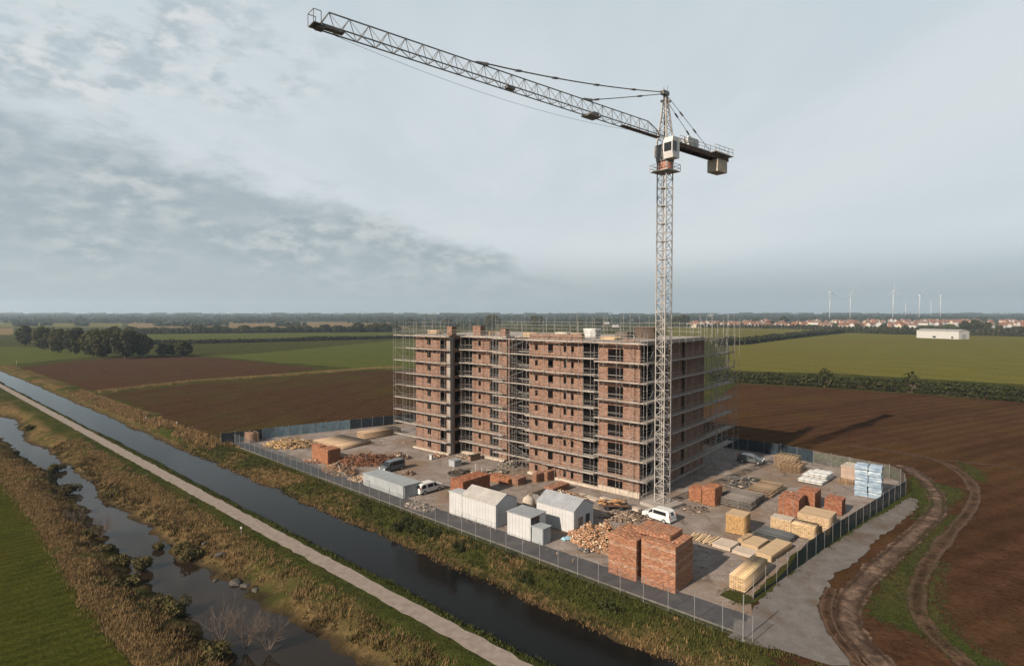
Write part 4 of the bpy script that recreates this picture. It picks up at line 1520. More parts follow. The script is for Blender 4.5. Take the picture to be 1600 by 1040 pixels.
# C: long middle front
mb = MB()
facade(mb, tC0, tC1, 0.0, 0.35, 9, S9, [(t_of(840.4), t_of(836), 0.85, 1.95), (t_of(864.2), t_of(856.5), 0.65, 2.05), (t_of(885.6), t_of(880.8), 0.80, 1.95), (t_of(896.8), t_of(892.5), 0.80, 1.95)])
part(mb, 'wall', M_BRICK)
mb = MB()
facade(mb, tD1, tC0 - 0.003, -0.02, 0.33, 9, S9, [(tD1 + 0.15, tC0 - 0.12, 0.10, 2.7)])
part(mb, 'wall', M_SLAB)  # dark slab tone stands in for shade in this bay too
# D: right wing, 8 taller storeys
mb = MB()
facade(mb, 0.0, tD1 - 0.003, 0.05, 0.38, 8, S8, [(t_of(974.6), t_of(950.5), 0.10, 2.2)])
part(mb, 'wall', M_BRICK)
# right flank
s1, s2, s3, s4 = s_of(1044), s_of(1066.5), s_of(1071), s_of(1101)
mb = MB()
facade(mb, 0.332, s1, 0.0, 0.35, 8, S8, [(0.6, s_of(1019), 0.10, 2.75), (s_of(1023), s1 - 0.3, 0.10, 2.75)], 'y')
part(mb, 'wall', M_SLAB, label='concrete frame of the flank with open bays')
mb = MB()
facade(mb, s1 + 0.003, s2, 0.003, 0.35, 8, S8, [], 'y')
facade(mb, s3, s4, 0.003, 0.35, 8, S8, [], 'y')
mb.b2((0.9, -s3, 0), (1.2, -s2, HB))
mb.b2((0.36, -s4, 0), (tA1 - 0.36, -s4 + 0.35, HB))          # rear wall
part(mb, 'wall', M_BRICK, label='shaded brick flank wall facing right')
# near-black sheets that paint the shade of the open voids, one for each
M_VOID_SHADE = m_noise('void_shade', (0.007, 0.006, 0.006), 0.4, 1.0, 0.95, 0.0)


rcl = random.Random(21)


def shade_sheets(x0, x1, y, z0, z1, n, sh, axis='x'):
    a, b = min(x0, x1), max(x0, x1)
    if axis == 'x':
        me = MB().b2((a + 0.002, y - 0.20, z0 + 0.002), (b - 0.002, y - 0.15, z1 - 0.002)).mesh('void_shade_sheet', M_VOID_SHADE)
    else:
        me = MB().b2((y + 0.15, -b + 0.002, z0 + 0.002), (y + 0.20, -a - 0.002, z1 - 0.002)).mesh('void_shade_sheet', M_VOID_SHADE)
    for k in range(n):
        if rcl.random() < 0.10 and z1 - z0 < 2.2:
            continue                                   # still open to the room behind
        link('void_shade_sheet', me, block, (0, 0, k * sh))


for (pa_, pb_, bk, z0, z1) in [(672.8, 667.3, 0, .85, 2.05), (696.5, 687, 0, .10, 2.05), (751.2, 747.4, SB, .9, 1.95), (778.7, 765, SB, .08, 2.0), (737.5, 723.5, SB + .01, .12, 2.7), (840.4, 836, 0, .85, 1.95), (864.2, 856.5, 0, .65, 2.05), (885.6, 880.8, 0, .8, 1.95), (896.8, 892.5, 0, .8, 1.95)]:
    shade_sheets(t_of(pa_, bk if bk < 3.805 else SB), t_of(pb_, bk if bk < 3.805 else SB), -bk, z0, z1, 9, S9)
shade_sheets(tD1 + .15, tC0 - .12, -.02, .10, 2.7, 9, S9)
shade_sheets(t_of(974.6), t_of(950.5), .05, .10, 2.2, 8, S8)
shade_sheets(tC1 + .45, tB0 - .45, -SB - 3.0, .12, 2.7, 9, S9)
shade_sheets(.6, s_of(1019), 0.0, .1, 2.75, 8, S8, 'y')
shade_sheets(s_of(1023), s1 - .3, 0.0, .1, 2.75, 8, S8, 'y')
shade_sheets(1.4, 3.2, tA0, .1, 2.3, 9, S9, 'y')
# floor slabs, each its own
for k in range(1, 9):
    z = k * S9
    mb = MB()
    for (a, b, y0) in [(tA0 + 0.45, tA1 - 0.37, -0.45), (tB0 + 0.02, tA0 + 0.34, -SB - 0.46), (tC1 + 0.36, tB0, -SB - 3.45), (tD1 + 0.02, tC1, -0.46)]:
        mb.b2((a, -s4 + 0.37, z - 0.13), (b, y0, z + 0.10))
    part(mb, 'floor_slab', M_SLAB)
for k in range(1, 8):
    z = k * S8
    MB().b2((0.46, -s4 + 0.37, z - 0.14), (tD1 - 0.02, -0.44, z + 0.09)).build('floor_slab', M_SLAB, block)
# inner cross walls keep the rooms dark
mb = MB()
for x in (3.1, tD1 + 0.01, tC0 + 6, tB0 + 5):
    mb.b2((x, -s4 + 0.4, 0), (x + 0.2, -1.6 if x < tC1 else -SB - 1.2, HB - 0.4))
mb.b2((0.45, -7.6, 0), (tC1, -7.35, HB - 0.4))
mb.b2((tB0 + 0.3, -11.0, 0), (tA1 - 0.4, -10.75, HB - 0.4))
part(mb, 'partition', M_SLAB)
# roof slab with uneven courses of brick still being laid
mb = MB()
mb.b2((-0.25, -s4, HB + 0.003), (tD1, 0.30, HB + 0.32))
mb.b2((tD1 + 0.003, -s4, HB + 0.003), (tC1, 0.26, HB + 0.28))
mb.b2((tC1 + 0.003, -s4, HB + 0.003), (tB0 - 0.003, -SB - 2.6, HB + 0.28))
mb.b2((tB0, -s4, HB + 0.003), (tA0 - 0.003, -SB + 0.25, HB + 0.28))
mb.b2((tA0, -s4, HB + 0.003), (tA1 + 0.2, 0.26, HB + 0.28))
roof = part(mb, 'roof_slab', M_CONC)
M_BRICK_UP = M_BRICK
for (a, b, y, h) in [(tC0 + 0.2, tC1 - 0.1, 0.10, 0.95), (t_of(778, SB), t_of(792, SB) + 0.3, -SB + 0.1, 1.0), (0.3, t_of(974), 0.1, 0.35)]:
    MB().b2((min(a, b), y - 0.35, HB + 0.285 + (0.04 if a < 1 else 0)), (max(a, b), y, HB + 0.28 + h)).build('parapet', M_BRICK_UP, block)
for (px, w, back, h) in [(702.5, 1.5, 0.1, 2.0), (745, 2.3, SB + 0.1, 2.1), (786, 1.5, SB + 0.2, 1.5)]:
    x = t_of(px, back)
    MB().b2((x - w / 2, -back - 1.4, HB + 0.29), (x + w / 2, -back + 0.08, HB + 0.28 + h)).build('brick_pier', M_BRICK, block)
# plinth
for pa_, pb_ in [((-0.25, 0.052, 0.06), (tD1 - 0.3, 0.55, 0.95)), ((tD1 - 0.297, 0.002, 0.06), (tC1, 0.6, 0.5)), ((tB0, -SB + 0.002, 0.06), (tA0 - 0.003, -SB + 0.9, 0.55)), ((tA0 + 0.003, 0.002, 0.06), (tA1 + 0.4, 0.6, 0.42))]:
    part(MB().b2(pa_, pb_), 'plinth', M_PLINTH)
MB().b2((-0.42, -s4, 0.06), (-0.003, 0.05, 0.5)).build('plinth', M_CONC, block)

# ------------------------------------------------------------------ scaffolding
t = NT('galvanised_tube')
nz = t.noise(t.pos(), 1.3, 4)
M_TUBE = t.done(t.ramp(nz, [(0.3, (0.165, 0.152, 0.142)), (0.7, (0.30, 0.282, 0.265))]), 0.5, 0.4, 0.35)
t = NT('scaffold_boards')
nz = t.noise(t.mapping(t.obj(), (0.4, 3.0, 1.0)), 1.6, 5, 0.65)
M_BOARD = t.done(t.ramp(nz, [(0.25, (0.15, 0.128, 0.111)), (0.5, (0.25, 0.22, 0.194)), (0.75, (0.345, 0.31, 0.278))]), 0.9, 0.15)
TUBE_R = 0.032
M_STAIR = m_noise('stair_steel', (0.13, 0.125, 0.12), 0.3, 1.0, 0.6, 0.3, 0.3)

std_cache = {}


def standard(parent, x, y, z0, z1):
    """one upright tube, its own part"""
    L = round(z1 - z0, 2)
    if L not in std_cache:
        mb = MB()
        mb.beam((0, 0, 0), (0, 0, L), TUBE_R, n=5)
        mb.box((0, 0, 0.01), (0.28, 0.28, 0.02))
        for z in np.arange(1.9, L, 2.05):
            mb.box((0, 0, z), (0.14, 0.14, 0.10))
        std_cache[L] = mb.mesh('standard', M_TUBE)
    return link('standard', std_cache[L], parent, (x, y, z0))


def lift_x(parent, x0, x1, yi, yo, zs, jit=0.0, rails=True, rseed=0):
    """decks and guard rails along x at the levels zs; yi inner, yo outer edge"""
    r = random.Random(rseed)
    n = max(1, int((x1 - x0) / 3.6))
    s = 1 if yo > yi else -1
    dms = []
    for _v in range(4):
        dk = MB()
        for i in range(n):
            a, b = x0 + (x1 - x0) * i / n + 0.015, x0 + (x1 - x0) * (i + 1) / n - 0.015
            w = abs(yo - yi) / 5
            for j in range(5):
                if r.random() < 0.10:
                    continue
                e_ = r.uniform(-.25, .25) if r.random() < .3 else 0
                dk.b2((a + e_, yi + s * (j * w + 0.012), -0.055 + r.uniform(-.012, .012)), (b + e_, yi + s * ((j + 1) * w - 0.012), r.uniform(-.012, .02)))
            if r.random() < 0.82:
                dk.b2((a, yo + s * 0.004, -0.09), (b, yo + s * 0.04, 0.10 + r.uniform(0, .05)))                       # toe board
        dms.append(dk.mesh('deck', M_BOARD))
    rl = MB()
    for zz in (0.55, 1.05):
        rl.beam((x0 - 0.2, yo + s * 0.09, zz), (x1 + 0.2, yo + s * 0.09, zz), 0.017, n=4)
    for x in np.arange(x0, x1 + 0.1, 2.4):
        rl.beam((x, yi - s * 0.15, -0.2), (x, yo + s * 0.2, -0.2), TUBE_R * 0.8, n=4)
    rm = rl.mesh('guard_rail', M_TUBE)
    for z in zs:
        link('deck', r.choice(dms), parent, (0, 0, z))
        if rails:
            link('guard_rail', rm, parent, (0, 0, z))


def lift_y(parent, y0, y1, xi, xo, zs, rseed=0):
    """the same along the flank (y runs negative backwards)"""
    o = bpy.data.objects.new('flank_lift', None)
    dk = MB()
    r = random.Random(rseed)
    n = max(1, int(abs(y1 - y0) / 3.6))
    s = -1 if xo < xi else 1
    for i in range(n):
        a, b = y0 + (y1 - y0) * i / n, y0 + (y1 - y0) * (i + 1) / n
        w = abs(xo - xi) / 4
        for j in range(4):
            dk.b2((xi + s * (j * w + 0.012), min(a, b) + 0.015, -0.06 + r.uniform(-.01, .01)), (xi + s * ((j + 1) * w - 0.012), max(a, b) - 0.015, r.uniform(-.01, .015)))
    dk.b2((xo + s * 0.004, min(y0, y1), -0.13), (xo + s * 0.05, max(y0, y1), 0.17))
    dm = dk.mesh('deck', M_BOARD)
    rl = MB()
    for zz in (0.55, 1.05):
        rl.beam((xo + s * 0.09, y0, zz), (xo + s * 0.09, y1, zz), 0.02, n=4)
    for y in np.arange(min(y0, y1), max(y0, y1) + 0.1, 2.4):
        rl.beam((xi - s * 0.15, y, -0.2), (xo + s * 0.2, y, -0.2), TUBE_R * 0.8, n=4)
    rm = rl.mesh('guard_rail', M_TUBE)
    bpy.data.objects.remove(o)
    for z in zs:
        link('deck', dm, parent, (0, 0, z))
        link('guard_rail', rm, parent, (0, 0, z))


lv9 = [k * S9 for k in range(1, 10)]
lv8 = [k * S8 for k in range(1, 9)]
scf = thing('front_scaffold', 'tall steel tube scaffolding with board decks along the sunlit front', 'scaffolding', C0, BRZ)
xL = t_of(617, -1.0)
lift_x(scf, tA0 - 0.2, xL, 0.45, 1.4, lv9, rseed=1)                      # left wing and beyond its corner
lift_x(scf, tB0 + 0.1, tA0 - 0.4, -SB + 0.45, -SB + 1.45, lv9, rseed=2)
lift_x(scf, tC1 - 0.5, tB0 + 0.3, -0.35, 0.35, lv9, rseed=3)
lift_x(scf, tD1 + 0.1, tC1, 0.5, 1.45, lv9, rseed=4)
lift_x(scf, -1.55, tD1 + 0.0, 0.6, 1.6, lv8, rseed=5)
rr3 = random.Random(5)
for x in np.arange(-1.5, xL, 2.55):
    back = -SB if tB0 + 1.0 < x < tA0 - 1.2 else 0.0
    top = HB + rr3.uniform(1.6, 5.2)
    standard(scf, x, back + 1.64, 0.05, round(top, 1))
    if rr3.random() < 0.75:
        standard(scf, x + 0.03, back + 0.36, 0.05, round(HB + rr3.uniform(0.5, 3.0), 1))
# left end beyond the corner: return frames
for y in (1.6, -1.5, -4.5, -7.5, -10.5):
    for x in (xL - 0.1, tA1 + 1.5):
        standard(scf, x, y, 0.05, round(HB + rr3.uniform(2, 5), 1))
br = MB()
for i, z in enumerate(lv9):
    for x in (xL - 0.1, tA1 + 1.5):
        br.beam((x, 1.6, z + 0.9), (x, -10.5, z + 0.9), 0.018)
        br.beam((x, 1.6, z), (x, -10.5, z), 0.018)
    for y in (-1.5, -4.5, -7.5, -10.5):
        br.beam((xL, y, z), (tA1 + 1.4, y, z), 0.018)
    z0 = z - S9
    if i % 3 == 1:
        br.beam((tA1 + 1.5, 1.62, z0), (xL - 0.1, 1.62, z), 0.018)
part(br, 'bracing', M_TUBE, scf)['kind'] = 'stuff'
# stair tower in the recess between the bays
st = MB()
xa, xb = tC1 + 0.5, tB0 - 0.3
for i in range(9):
    z0, z1 = i * S9, (i + 1) * S9
    a, b = (xa, xb) if i % 2 else (xb, xa)
    for y in (0.2, -0.9):
        st.beam((a, y, z0), (b, y, z1), TUBE_R * .8)
    for q in np.linspace(0.1, 0.95, 9):
        st.box((a + (b - a) * q, -0.35, z0 + (z1 - z0) * q), (0.22, 1.0, 0.02))
    st.beam((a, 0.46, z0 + 0.95), (b, 0.46, z1 + 0.95), TUBE_R * 0.8)
part(st, 'stair_flights', M_STAIR, scf)['kind'] = 'stuff'
for x in (xa - 0.2, (xa + xb) / 2, xb + 0.2):
    for y in (0.55, -1.1):
        standard(scf, x, y, 0.05, round(HB + rr3.uniform(.5, 3), 1))
# brace diagonals over the front
br = MB()
for (x0, y) in [(tC0 + 2, 1.6), (tA0 + 2.2, 1.56), (0.3, 1.66), (tC1 - 3, 1.6)]:
    for i in range(8):
        a, b = (x0, x0 + 2.5) if i % 2 else (x0 + 2.5, x0)
        br.beam((a, y + .05, i * S8 + .1), (b, y + .05, (i + 1) * S8), 0.016)
part(br, 'bracing', M_TUBE, scf)['kind'] = 'stuff'
# temporary rails inside the big openings
br = MB()
for k in range(9):
    for zz in (1.05,):
        br.beam((tD1 + 0.2, 0.12, k * S9 + zz), (tC0, 0.12, k * S9 + zz), 0.025)
        br.beam((t_of(738, SB), -SB + 0.12, k * S9 + zz), (tA0, -SB + 0.12, k * S9 + zz), 0.025)
    if k < 8:
        for zz in (0.95,):
            br.beam((t_of(974.6), 0.16, k * S8 + zz), (t_of(950.5), 0.16, k * S8 + zz), 0.03)
part(br, 'opening_rail', M_TUBE, scf)['kind'] = 'stuff'

fl = thing('flank_scaffold', 'shaded steel scaffolding with wide decks along the right flank', 'scaffolding', C0, BRZ)
yE = -(s4 + 12.0)
lift_y(fl, 1.6, yE, -0.5, -1.9, lv8, rseed=6)
for y in np.arange(1.5, yE, -3.1):
    standard(fl, -2.02, y, 0.05, round(HB + rr3.uniform(1.5, 5.0), 1))
    if rr3.random() < 0.7:
        standard(fl, -0.42, y - 0.05, 0.05, round(HB + rr3.uniform(0.5, 3.5), 1))
for (x, y) in [(-3.0, yE), (-3.0, yE + 3), (-2.0, yE), (-2.9, -s4 + 0.6), (-2.9, -s4 - 2.4), (-0.35, -s4 - 0.5), (-0.35, -s4 - 3.0), (-0.4, yE)]:
    standard(fl, x, y, 0.05, round(HB + rr3.uniform(1.5, 5.0), 1))
br = MB()
for i in range(8):
    z0, z1 = i * S8, (i + 1) * S8
    # ladder tower at the rear corner
    for (x, ya, yb) in [(-2.9, -s4 + 0.6, -s4 - 2.4), (-2.05, -s4 + 0.6, -s4 - 2.4)]:
        a, b = (ya, yb) if i % 2 else (yb, ya)
        br.beam((x, a, z0), (x, b, z1), 0.024)
        for zz in (0.5, 1.0, 1.5, 2.1, 2.7):
            br.beam((x, ya, z0 + zz), (x, yb, z0 + zz), 0.018)
    for y in (-s4 + 0.6, -s4 - 2.4):
        br.beam((-2.9, y, z1), (-2.0, y, z1), 0.024)
    # end frame and open bays behind the wall
    for zz in (0.6, 1.15):
        br.beam((-3.0, yE, z0 + zz), (-3.0, yE + 3, z0 + zz), 0.018)
        br.beam((-3.0, yE, z0 + zz), (-0.4, yE, z0 + zz), 0.018)
        br.beam((-0.4, yE, z0 + zz), (-0.4, -s4 - 0.5, z0 + zz), 0.018)
    # near corner lattice by the crane
    for (y0_, y1_) in [(1.4, -1.6), (-4.7, -7.8)]:
        a, b = (y0_, y1_) if i % 2 else (y1_, y0_)
        br.beam((-2.1, a, z0), (-2.1, b, z1), 0.022)
    for zz in (0.5, 1.1, 1.7):
        br.beam((-0.1, -0.5, z0 + zz), (-0.1, -s1, z0 + zz), 0.022)
part(br, 'bracing', M_TUBE, fl)['kind'] = 'stuff'

# guard frames standing on the roof edge, front and rear
rg = thing('roof_guard_frame', 'thin guard poles and rails standing round the roof edge', 'scaffolding', (C0.x, C0.y, HB), BRZ)
br = MB()
for zz in (1.0, 1.9, 2.7):
    br.beam((0.5, -s4 + 0.3, zz + 0.3), (tA1, -s4 + 0.3, zz + 0.3), TUBE_R * 0.8)
    br.beam((tA1 - 0.2, -0.5, zz + 0.3), (tA1 - 0.2, -s4 + 0.3, zz + 0.3), TUBE_R * 0.8)
    br.beam((tA0, -1.2, zz + 0.3), (tA1 + 4, -1.2, zz + 0.3), TUBE_R * 0.7)
for zz in (0.95, 1.5):
    br.beam((0, 1.6, zz), (xL, 1.6, zz), TUBE_R * 0.7)
part(br, 'rail', M_TUBE, rg)['kind'] = 'stuff'
for x in np.arange(0.6, tA1 + 0.1, 2.3):
    standard(rg, x, -s4 + 0.3, 0.3, round(rr3.uniform(2.6, 5.0), 1))
for y in np.arange(-2.5, -s4, -2.6):
    standard(rg, tA1 - 0.2, y, 0.3, round(rr3.uniform(2.6, 4.6), 1))
for (px, back) in [(884, 4), (889, 8), (918, 6), (935, 3), (952, 5), (860, 9), (815, 7), (806, 10), (772, 9), (758, 12)]:
    standard(rg, t_of(px), -back, 0.3, round(rr3.uniform(3.0, 5.0), 1))
# ------------------------------------------------------------------ tower crane
t = NT('crane_paint')
nz = t.noise(t.pos(), 0.7, 5, 0.65)
nr = t.noise(t.pos(), 2.4, 5, 0.7)
col = t.ramp(nz, [(0.3, (0.235, 0.21, 0.187)), (0.7, (0.35, 0.322, 0.298))])
col = t.mix(t.maprange(nr, 0.54, 0.70, 0, 0.7), col, (0.17, 0.10, 0.068))
M_CRANE = t.done(col, 0.55, 0.35)
M_CRANE_D = m_noise('crane_dark_steel', (0.155, 0.147, 0.14), 0.35, 0.8, 0.6, 0.35, 0.2)
M_CRANE_W = m_noise('crane_white_paint', (0.45, 0.43, 0.41), 0.12, 0.6, 0.45, 0.4)
M_RUST = m_noise('rusty_brown_steel', (0.085, 0.048, 0.031), 0.4, 1.0, 0.8, 0.25, 0, 0.2)
M_RED = m_noise('slew_red', (0.33, 0.13, 0.085), 0.25, 1.0, 0.6, 0.3)
M_CABLE = NT('cable').done((0.05, 0.048, 0.047), 0.6, 0.3)

JD = Vector((-44.2, -36.9, 0)).normalized()
base_p = at(1034.5, 789)
crane = thing('tower_crane', 'tall pale lattice tower crane with long jib beside the building', 'crane', base_p, math.atan2(JD.y, JD.x))
# local frame: +x along the jib, z up
MS, NSEC, SECH = 1.7, 20, 2.80
hm = MS / 2
ms = MB()
for sx in (-1, 1):
    for sy in (-1, 1):
        ms.box((sx * hm, sy * hm, SECH / 2), (0.14, 0.14, SECH))
for (a, b) in [((-1, -1), (1, -1)), ((1, -1), (1, 1)), ((1, 1), (-1, 1)), ((-1, 1), (-1, -1))]:
    pa = lambda z, q=a: (q[0] * hm, q[1] * hm, z)
    pb = lambda z, q=b: (q[0] * hm, q[1] * hm, z)
    for z in (0.06, SECH / 2):
        ms.beam(pa(z), pb(z), 0.035)
    ms.beam(pa(0.06), pb(SECH / 2), 0.033)
    ms.beam(pb(SECH / 2), pa(SECH - 0.03), 0.033)
for y in (-0.22, 0.22):
    ms.beam((0.55, y, 0), (0.55, y, SECH), 0.025)
for z in np.arange(0.2, SECH, 0.32):
    ms.beam((0.55, -0.22, z), (0.55, 0.22, z), 0.016)
ms.box((0.3, 0, SECH - 0.1), (1.2, 1.2, 0.03))
msm = ms.mesh('mast_section', M_CRANE)
ZB = 0.5
for k in range(NSEC):
    link('mast_section', msm, crane, (0, 0, ZB + k * SECH))
ft = MB()
ft.box((0, 0, 0.3), (5.0, 5.0, 0.5))
part(ft, 'foundation', M_CONC, crane)
ZT = ZB + NSEC * SECH            # 58.5: top of the mast
# slewing platform
sl = MB()
sl.box((0, 0, ZT - 3.0), (3.4, 3.4, 0.12))
for zz in (0.5, 1.05):
    for (a, b) in [((-1, -1), (1, -1)), ((1, -1), (1, 1)), ((1, 1), (-1, 1)), ((-1, 1), (-1, -1))]:
        sl.beam((a[0] * 1.7, a[1] * 1.7, ZT - 3 + zz), (b[0] * 1.7, b[1] * 1.7, ZT - 3 + zz), 0.03)
for sx in (-1, 0, 1):
    for sy in (-1, 0, 1):
        if sx or sy:
            sl.beam((sx * 1.7, sy * 1.7, ZT - 3), (sx * 1.7, sy * 1.7, ZT - 1.95), 0.03)
part(sl, 'walkway', M_CRANE, crane)
sl = MB()
sl.beam((0, 0, ZT - 2.9), (0, 0, ZT - 1.5), 1.15, n=14)
part(sl, 'slewing_ring', M_RED, crane)
sl = MB()
sl.beam((0, 0, ZT - 1.5), (0, 0, ZT - 0.7), 1.35, n=14, r2=1.5)
sl.box((0, 0, ZT + 0.2), (2.5, 2.3, 1.8))
part(sl, 'turntable', M_CRANE_D, crane)
# cab
cab = MB()
cx0, cy0 = 0.55, 1.55          # towards the jib and the camera's side
cz0 = ZT - 1.3
prof = [(-0.9, 0.0), (0.75, 0.0), (1.0, 0.9), (1.0, 2.4), (0.8, 3.2), (-0.9, 3.2)]
cab.extrude([(cx0 + x, cz0 + z) for x, z in prof], cy0 - 0.85, cy0 + 0.85)
cabo = part(cab, 'cab', M_CRANE_W, crane)
w = MB()
w.hexa([(cx0 + 1.004, cy0 - 0.65, cz0 + 1.0), (cx0 + 1.03, cy0 - 0.65, cz0 + 1.0), (cx0 + 1.03, cy0 + 0.7, cz0 + 1.0), (cx0 + 1.004, cy0 + 0.7, cz0 + 1.0), (cx0 + 1.004, cy0 - 0.65, cz0 + 2.35), (cx0 + 1.03, cy0 - 0.65, cz0 + 2.35), (cx0 + 1.03, cy0 + 0.7, cz0 + 2.35), (cx0 + 1.004, cy0 + 0.7, cz0 + 2.35)])
part(w, 'window', M_DARKGLASS, cabo)
w = MB().b2((cx0 - 0.15, cy0 + 0.853, cz0 + 1.0), (cx0 + 0.85, cy0 + 0.875, cz0 + 2.5))
part(w, 'window', M_DARKGLASS, cabo)
ZJ = ZT + 2.2                    # 60.7: jib's lower chords
# tower head (A-shaped apex)
ZA = ZJ + 6.9
th = MB()
for sy in (-1, 1):
    for sx in (-1, 1):
        th.beam((sx * 1.0, sy * 0.95, ZT + 0.8), (0.0 + sx * 0.18, sy * 0.16, ZA), 0.10, n=4, r2=0.075)
for k in range(6):
    f0, f1 = k / 6, (k + 1) / 6
    def hp(sx, sy, f):
        return (sx * (1.0 + (0.18 - 1.0) * f), sy * (0.95 + (0.16 - 0.95) * f), ZT + 0.8 + (ZA - ZT - 0.8) * f)
    for (a, b) in [((-1, -1), (1, -1)), ((1, -1), (1, 1)), ((1, 1), (-1, 1)), ((-1, 1), (-1, -1))]:
        th.beam(hp(*a, f1), hp(*b, f1), 0.035)
        th.beam(hp(*a, f0) if k % 2 else hp(*b, f0), hp(*b, f1) if k % 2 else hp(*a, f1), 0.035)
part(th, 'tower_head', M_CRANE, crane)
th = MB()
th.box((0.25, 0, ZA + 0.2), (1.5, 0.7, 0.6))
part(th, 'head_plate', M_CRANE_D, crane)
th = MB()
th.beam((0.5, 0, ZA + 0.4), (0.5, 0, ZA + 1.1), 0.04)
th.box((0.9, 0.0, ZA - 1.2), (0.5, 0.35, 0.3))
th.box((-0.7, 0.0, ZA - 0.9), (0.35, 0.9, 0.35))
th.beam((-0.2, 0.2, ZA + 0.4), (-0.2, 0.2, ZA + 1.4), 0.03)
part(th, 'head_sheave', M_CRANE_D, crane)['kind'] = 'stuff'
# jib: triangular lattice, ten sections
JL, JW, JH, NB = 56.0, 1.4, 1.85, 26
x0j = 1.3
bay = (JL - x0j) / NB


def jib_h(x):
    if x < 3.6:
        return 0.35 + (JH - 0.35) * max(0.0, (x - x0j)) / 2.3
    return JH * (1 - 0.12 * x / JL)


secs = [(0, 3), (3, 6), (6, 9), (9, 12), (12, 15), (15, 18), (18, 21), (21, 24), (24, 26)]
for (b0_, b1_) in secs:
    jb = MB()
    for i in range(b0_, b1_):
        xa, xb = x0j + i * bay, x0j + (i + 1) * bay
        xm = (xa + xb) / 2
        ha, hb, hmid = jib_h(xa), jib_h(xb), jib_h(xm)
        for s in (-1, 1):
            jb.box(((xa + xb) / 2, s * JW / 2, ZJ), (xb - xa + 0.02, 0.11, 0.11))
            jb.beam((xa, s * JW / 2, ZJ), (xm, 0, ZJ + hmid), 0.028)
            jb.beam((xm, 0, ZJ + hmid), (xb, s * JW / 2, ZJ), 0.028)
        xp = xm - bay if i else x0j
        jb.beam((xp, 0, ZJ + (jib_h(xp) if i else 0.1)), (xm, 0, ZJ + hmid), 0.055)
        jb.beam((xa, -JW / 2, ZJ), (xb, JW / 2, ZJ), 0.03)
        jb.beam((xa, -JW / 2, ZJ), (xa, JW / 2, ZJ), 0.035)
    part(jb, 'jib_section', M_CRANE_D, crane)
tip = MB()
xe = JL
tip.beam((xe - bay / 2, 0, ZJ + jib_h(xe)), (xe, JW / 2, ZJ), 0.045).beam((xe - bay / 2, 0, ZJ + jib_h(xe)), (xe, -JW / 2, ZJ), 0.045)
tip.beam((xe, -JW / 2, ZJ), (xe, JW / 2, ZJ), 0.06)
tip.box((xe + 0.35, 0, ZJ - 0.05), (0.8, JW, 0.08))
for s in (-1, 1):
    for xx in (xe, xe + 0.75):
        tip.beam((xx, s * JW / 2, ZJ), (xx, s * JW / 2, ZJ + 1.15), 0.028)
    tip.beam((xe, s * JW / 2, ZJ + 1.15), (xe + 0.75, s * JW / 2, ZJ + 1.15), 0.028)
tip.beam((xe + 0.75, -JW / 2, ZJ + 1.15), (xe + 0.75, JW / 2, ZJ + 1.15), 0.028)
tip.box((xe - 0.1, 0, ZJ - 0.15), (0.7, 0.9, 0.3))
part(tip, 'jib_tip', M_CRANE_D, crane)
# walkway and trolley
wk = MB()
wk.box((x0j + 5, 0, ZJ - 0.1), (9.0, 0.7, 0.05))
part(wk, 'jib_walkway', M_RUST, crane)
tr = MB()
tr.box((17.3, 0, ZJ - 0.28), (2.3, 1.6, 0.18))
for s in (-1, 1):
    for xx in (16.4, 18.2):
        tr.beam((xx, s * 0.72, ZJ - 0.16), (xx, s * 0.95, ZJ - 0.16), 0.16, n=8)
tr.box((16.6, 0, ZJ + 0.15), (1.2, 0.7, 0.6))
part(tr, 'trolley', M_CRANE_D, crane)
tr = MB()
tr.box((32.0, 0, ZJ + 0.05), (1.2, 0.6, 0.35))
tr.box((54.6, 0, ZJ + 0.1), (2.2, 0.7, 0.3))
part(tr, 'rope_guide', M_CRANE_D, crane)


def pendant(p0, p1, sag, r=0.06, knots=()):
    mb = MB()
    n = 12
    pts = []
    for i in range(n + 1):
        f = i / n
        p_ = Vector(p0).lerp(Vector(p1), f)
        p_.z -= sag * 4 * f * (1 - f)
        pts.append(p_)
    for i in range(n):
        mb.beam(pts[i], pts[i + 1], r, n=5, caps=False)
    for f in knots:
        p_ = Vector(p0).lerp(Vector(p1), f)
        p_.z -= sag * 4 * f * (1 - f)
        d = (Vector(p1) - Vector(p0)).normalized() * 0.45
        mb.beam(p_ - d, p_ + d, 0.13, n=6)
    return mb


xp1, xp2 = 18.2, 36.5
for s in (-1, 1):
    part(pendant((0.3, s * 0.08, ZA + 0.1), (xp1 - 0.8, s * 0.08, ZJ + jib_h(xp1) + 0.25), 0.05, 0.05, (0.36, 0.93)), 'pendant_bar', M_CRANE_D, crane)
    part(pendant((0.3, s * 0.09, ZA + 0.35), (xp2 - 0.9, s * 0.09, ZJ + jib_h(xp2) + 0.3), 0.5, 0.05, (0.22, 0.45, 0.68, 0.86)), 'pendant_bar', M_CRANE_D, crane)
for xp in (xp1, xp2):
    lug = MB()
    lug.hexa([(xp - 1.1, -0.12, ZJ + jib_h(xp) + 0.1), (xp + 1.0, -0.12, ZJ + jib_h(xp)), (xp + 1.0, 0.12, ZJ + jib_h(xp)), (xp - 1.1, 0.12, ZJ + jib_h(xp) + 0.1), (xp - 1.1, -0.08, ZJ + jib_h(xp) + 0.45), (xp + 0.6, -0.08, ZJ + jib_h(xp) + 0.2), (xp + 0.6, 0.08, ZJ + jib_h(xp) + 0.2), (xp - 1.1, 0.08, ZJ + jib_h(xp) + 0.45)])
    part(lug, 'pendant_lug', M_CRANE_D, crane)
part(pendant((8.0, 0.0, ZJ - 0.3), (56.5, 0, ZJ - 0.2), 1.35, 0.018), 'hoist_rope', M_CABLE, crane)
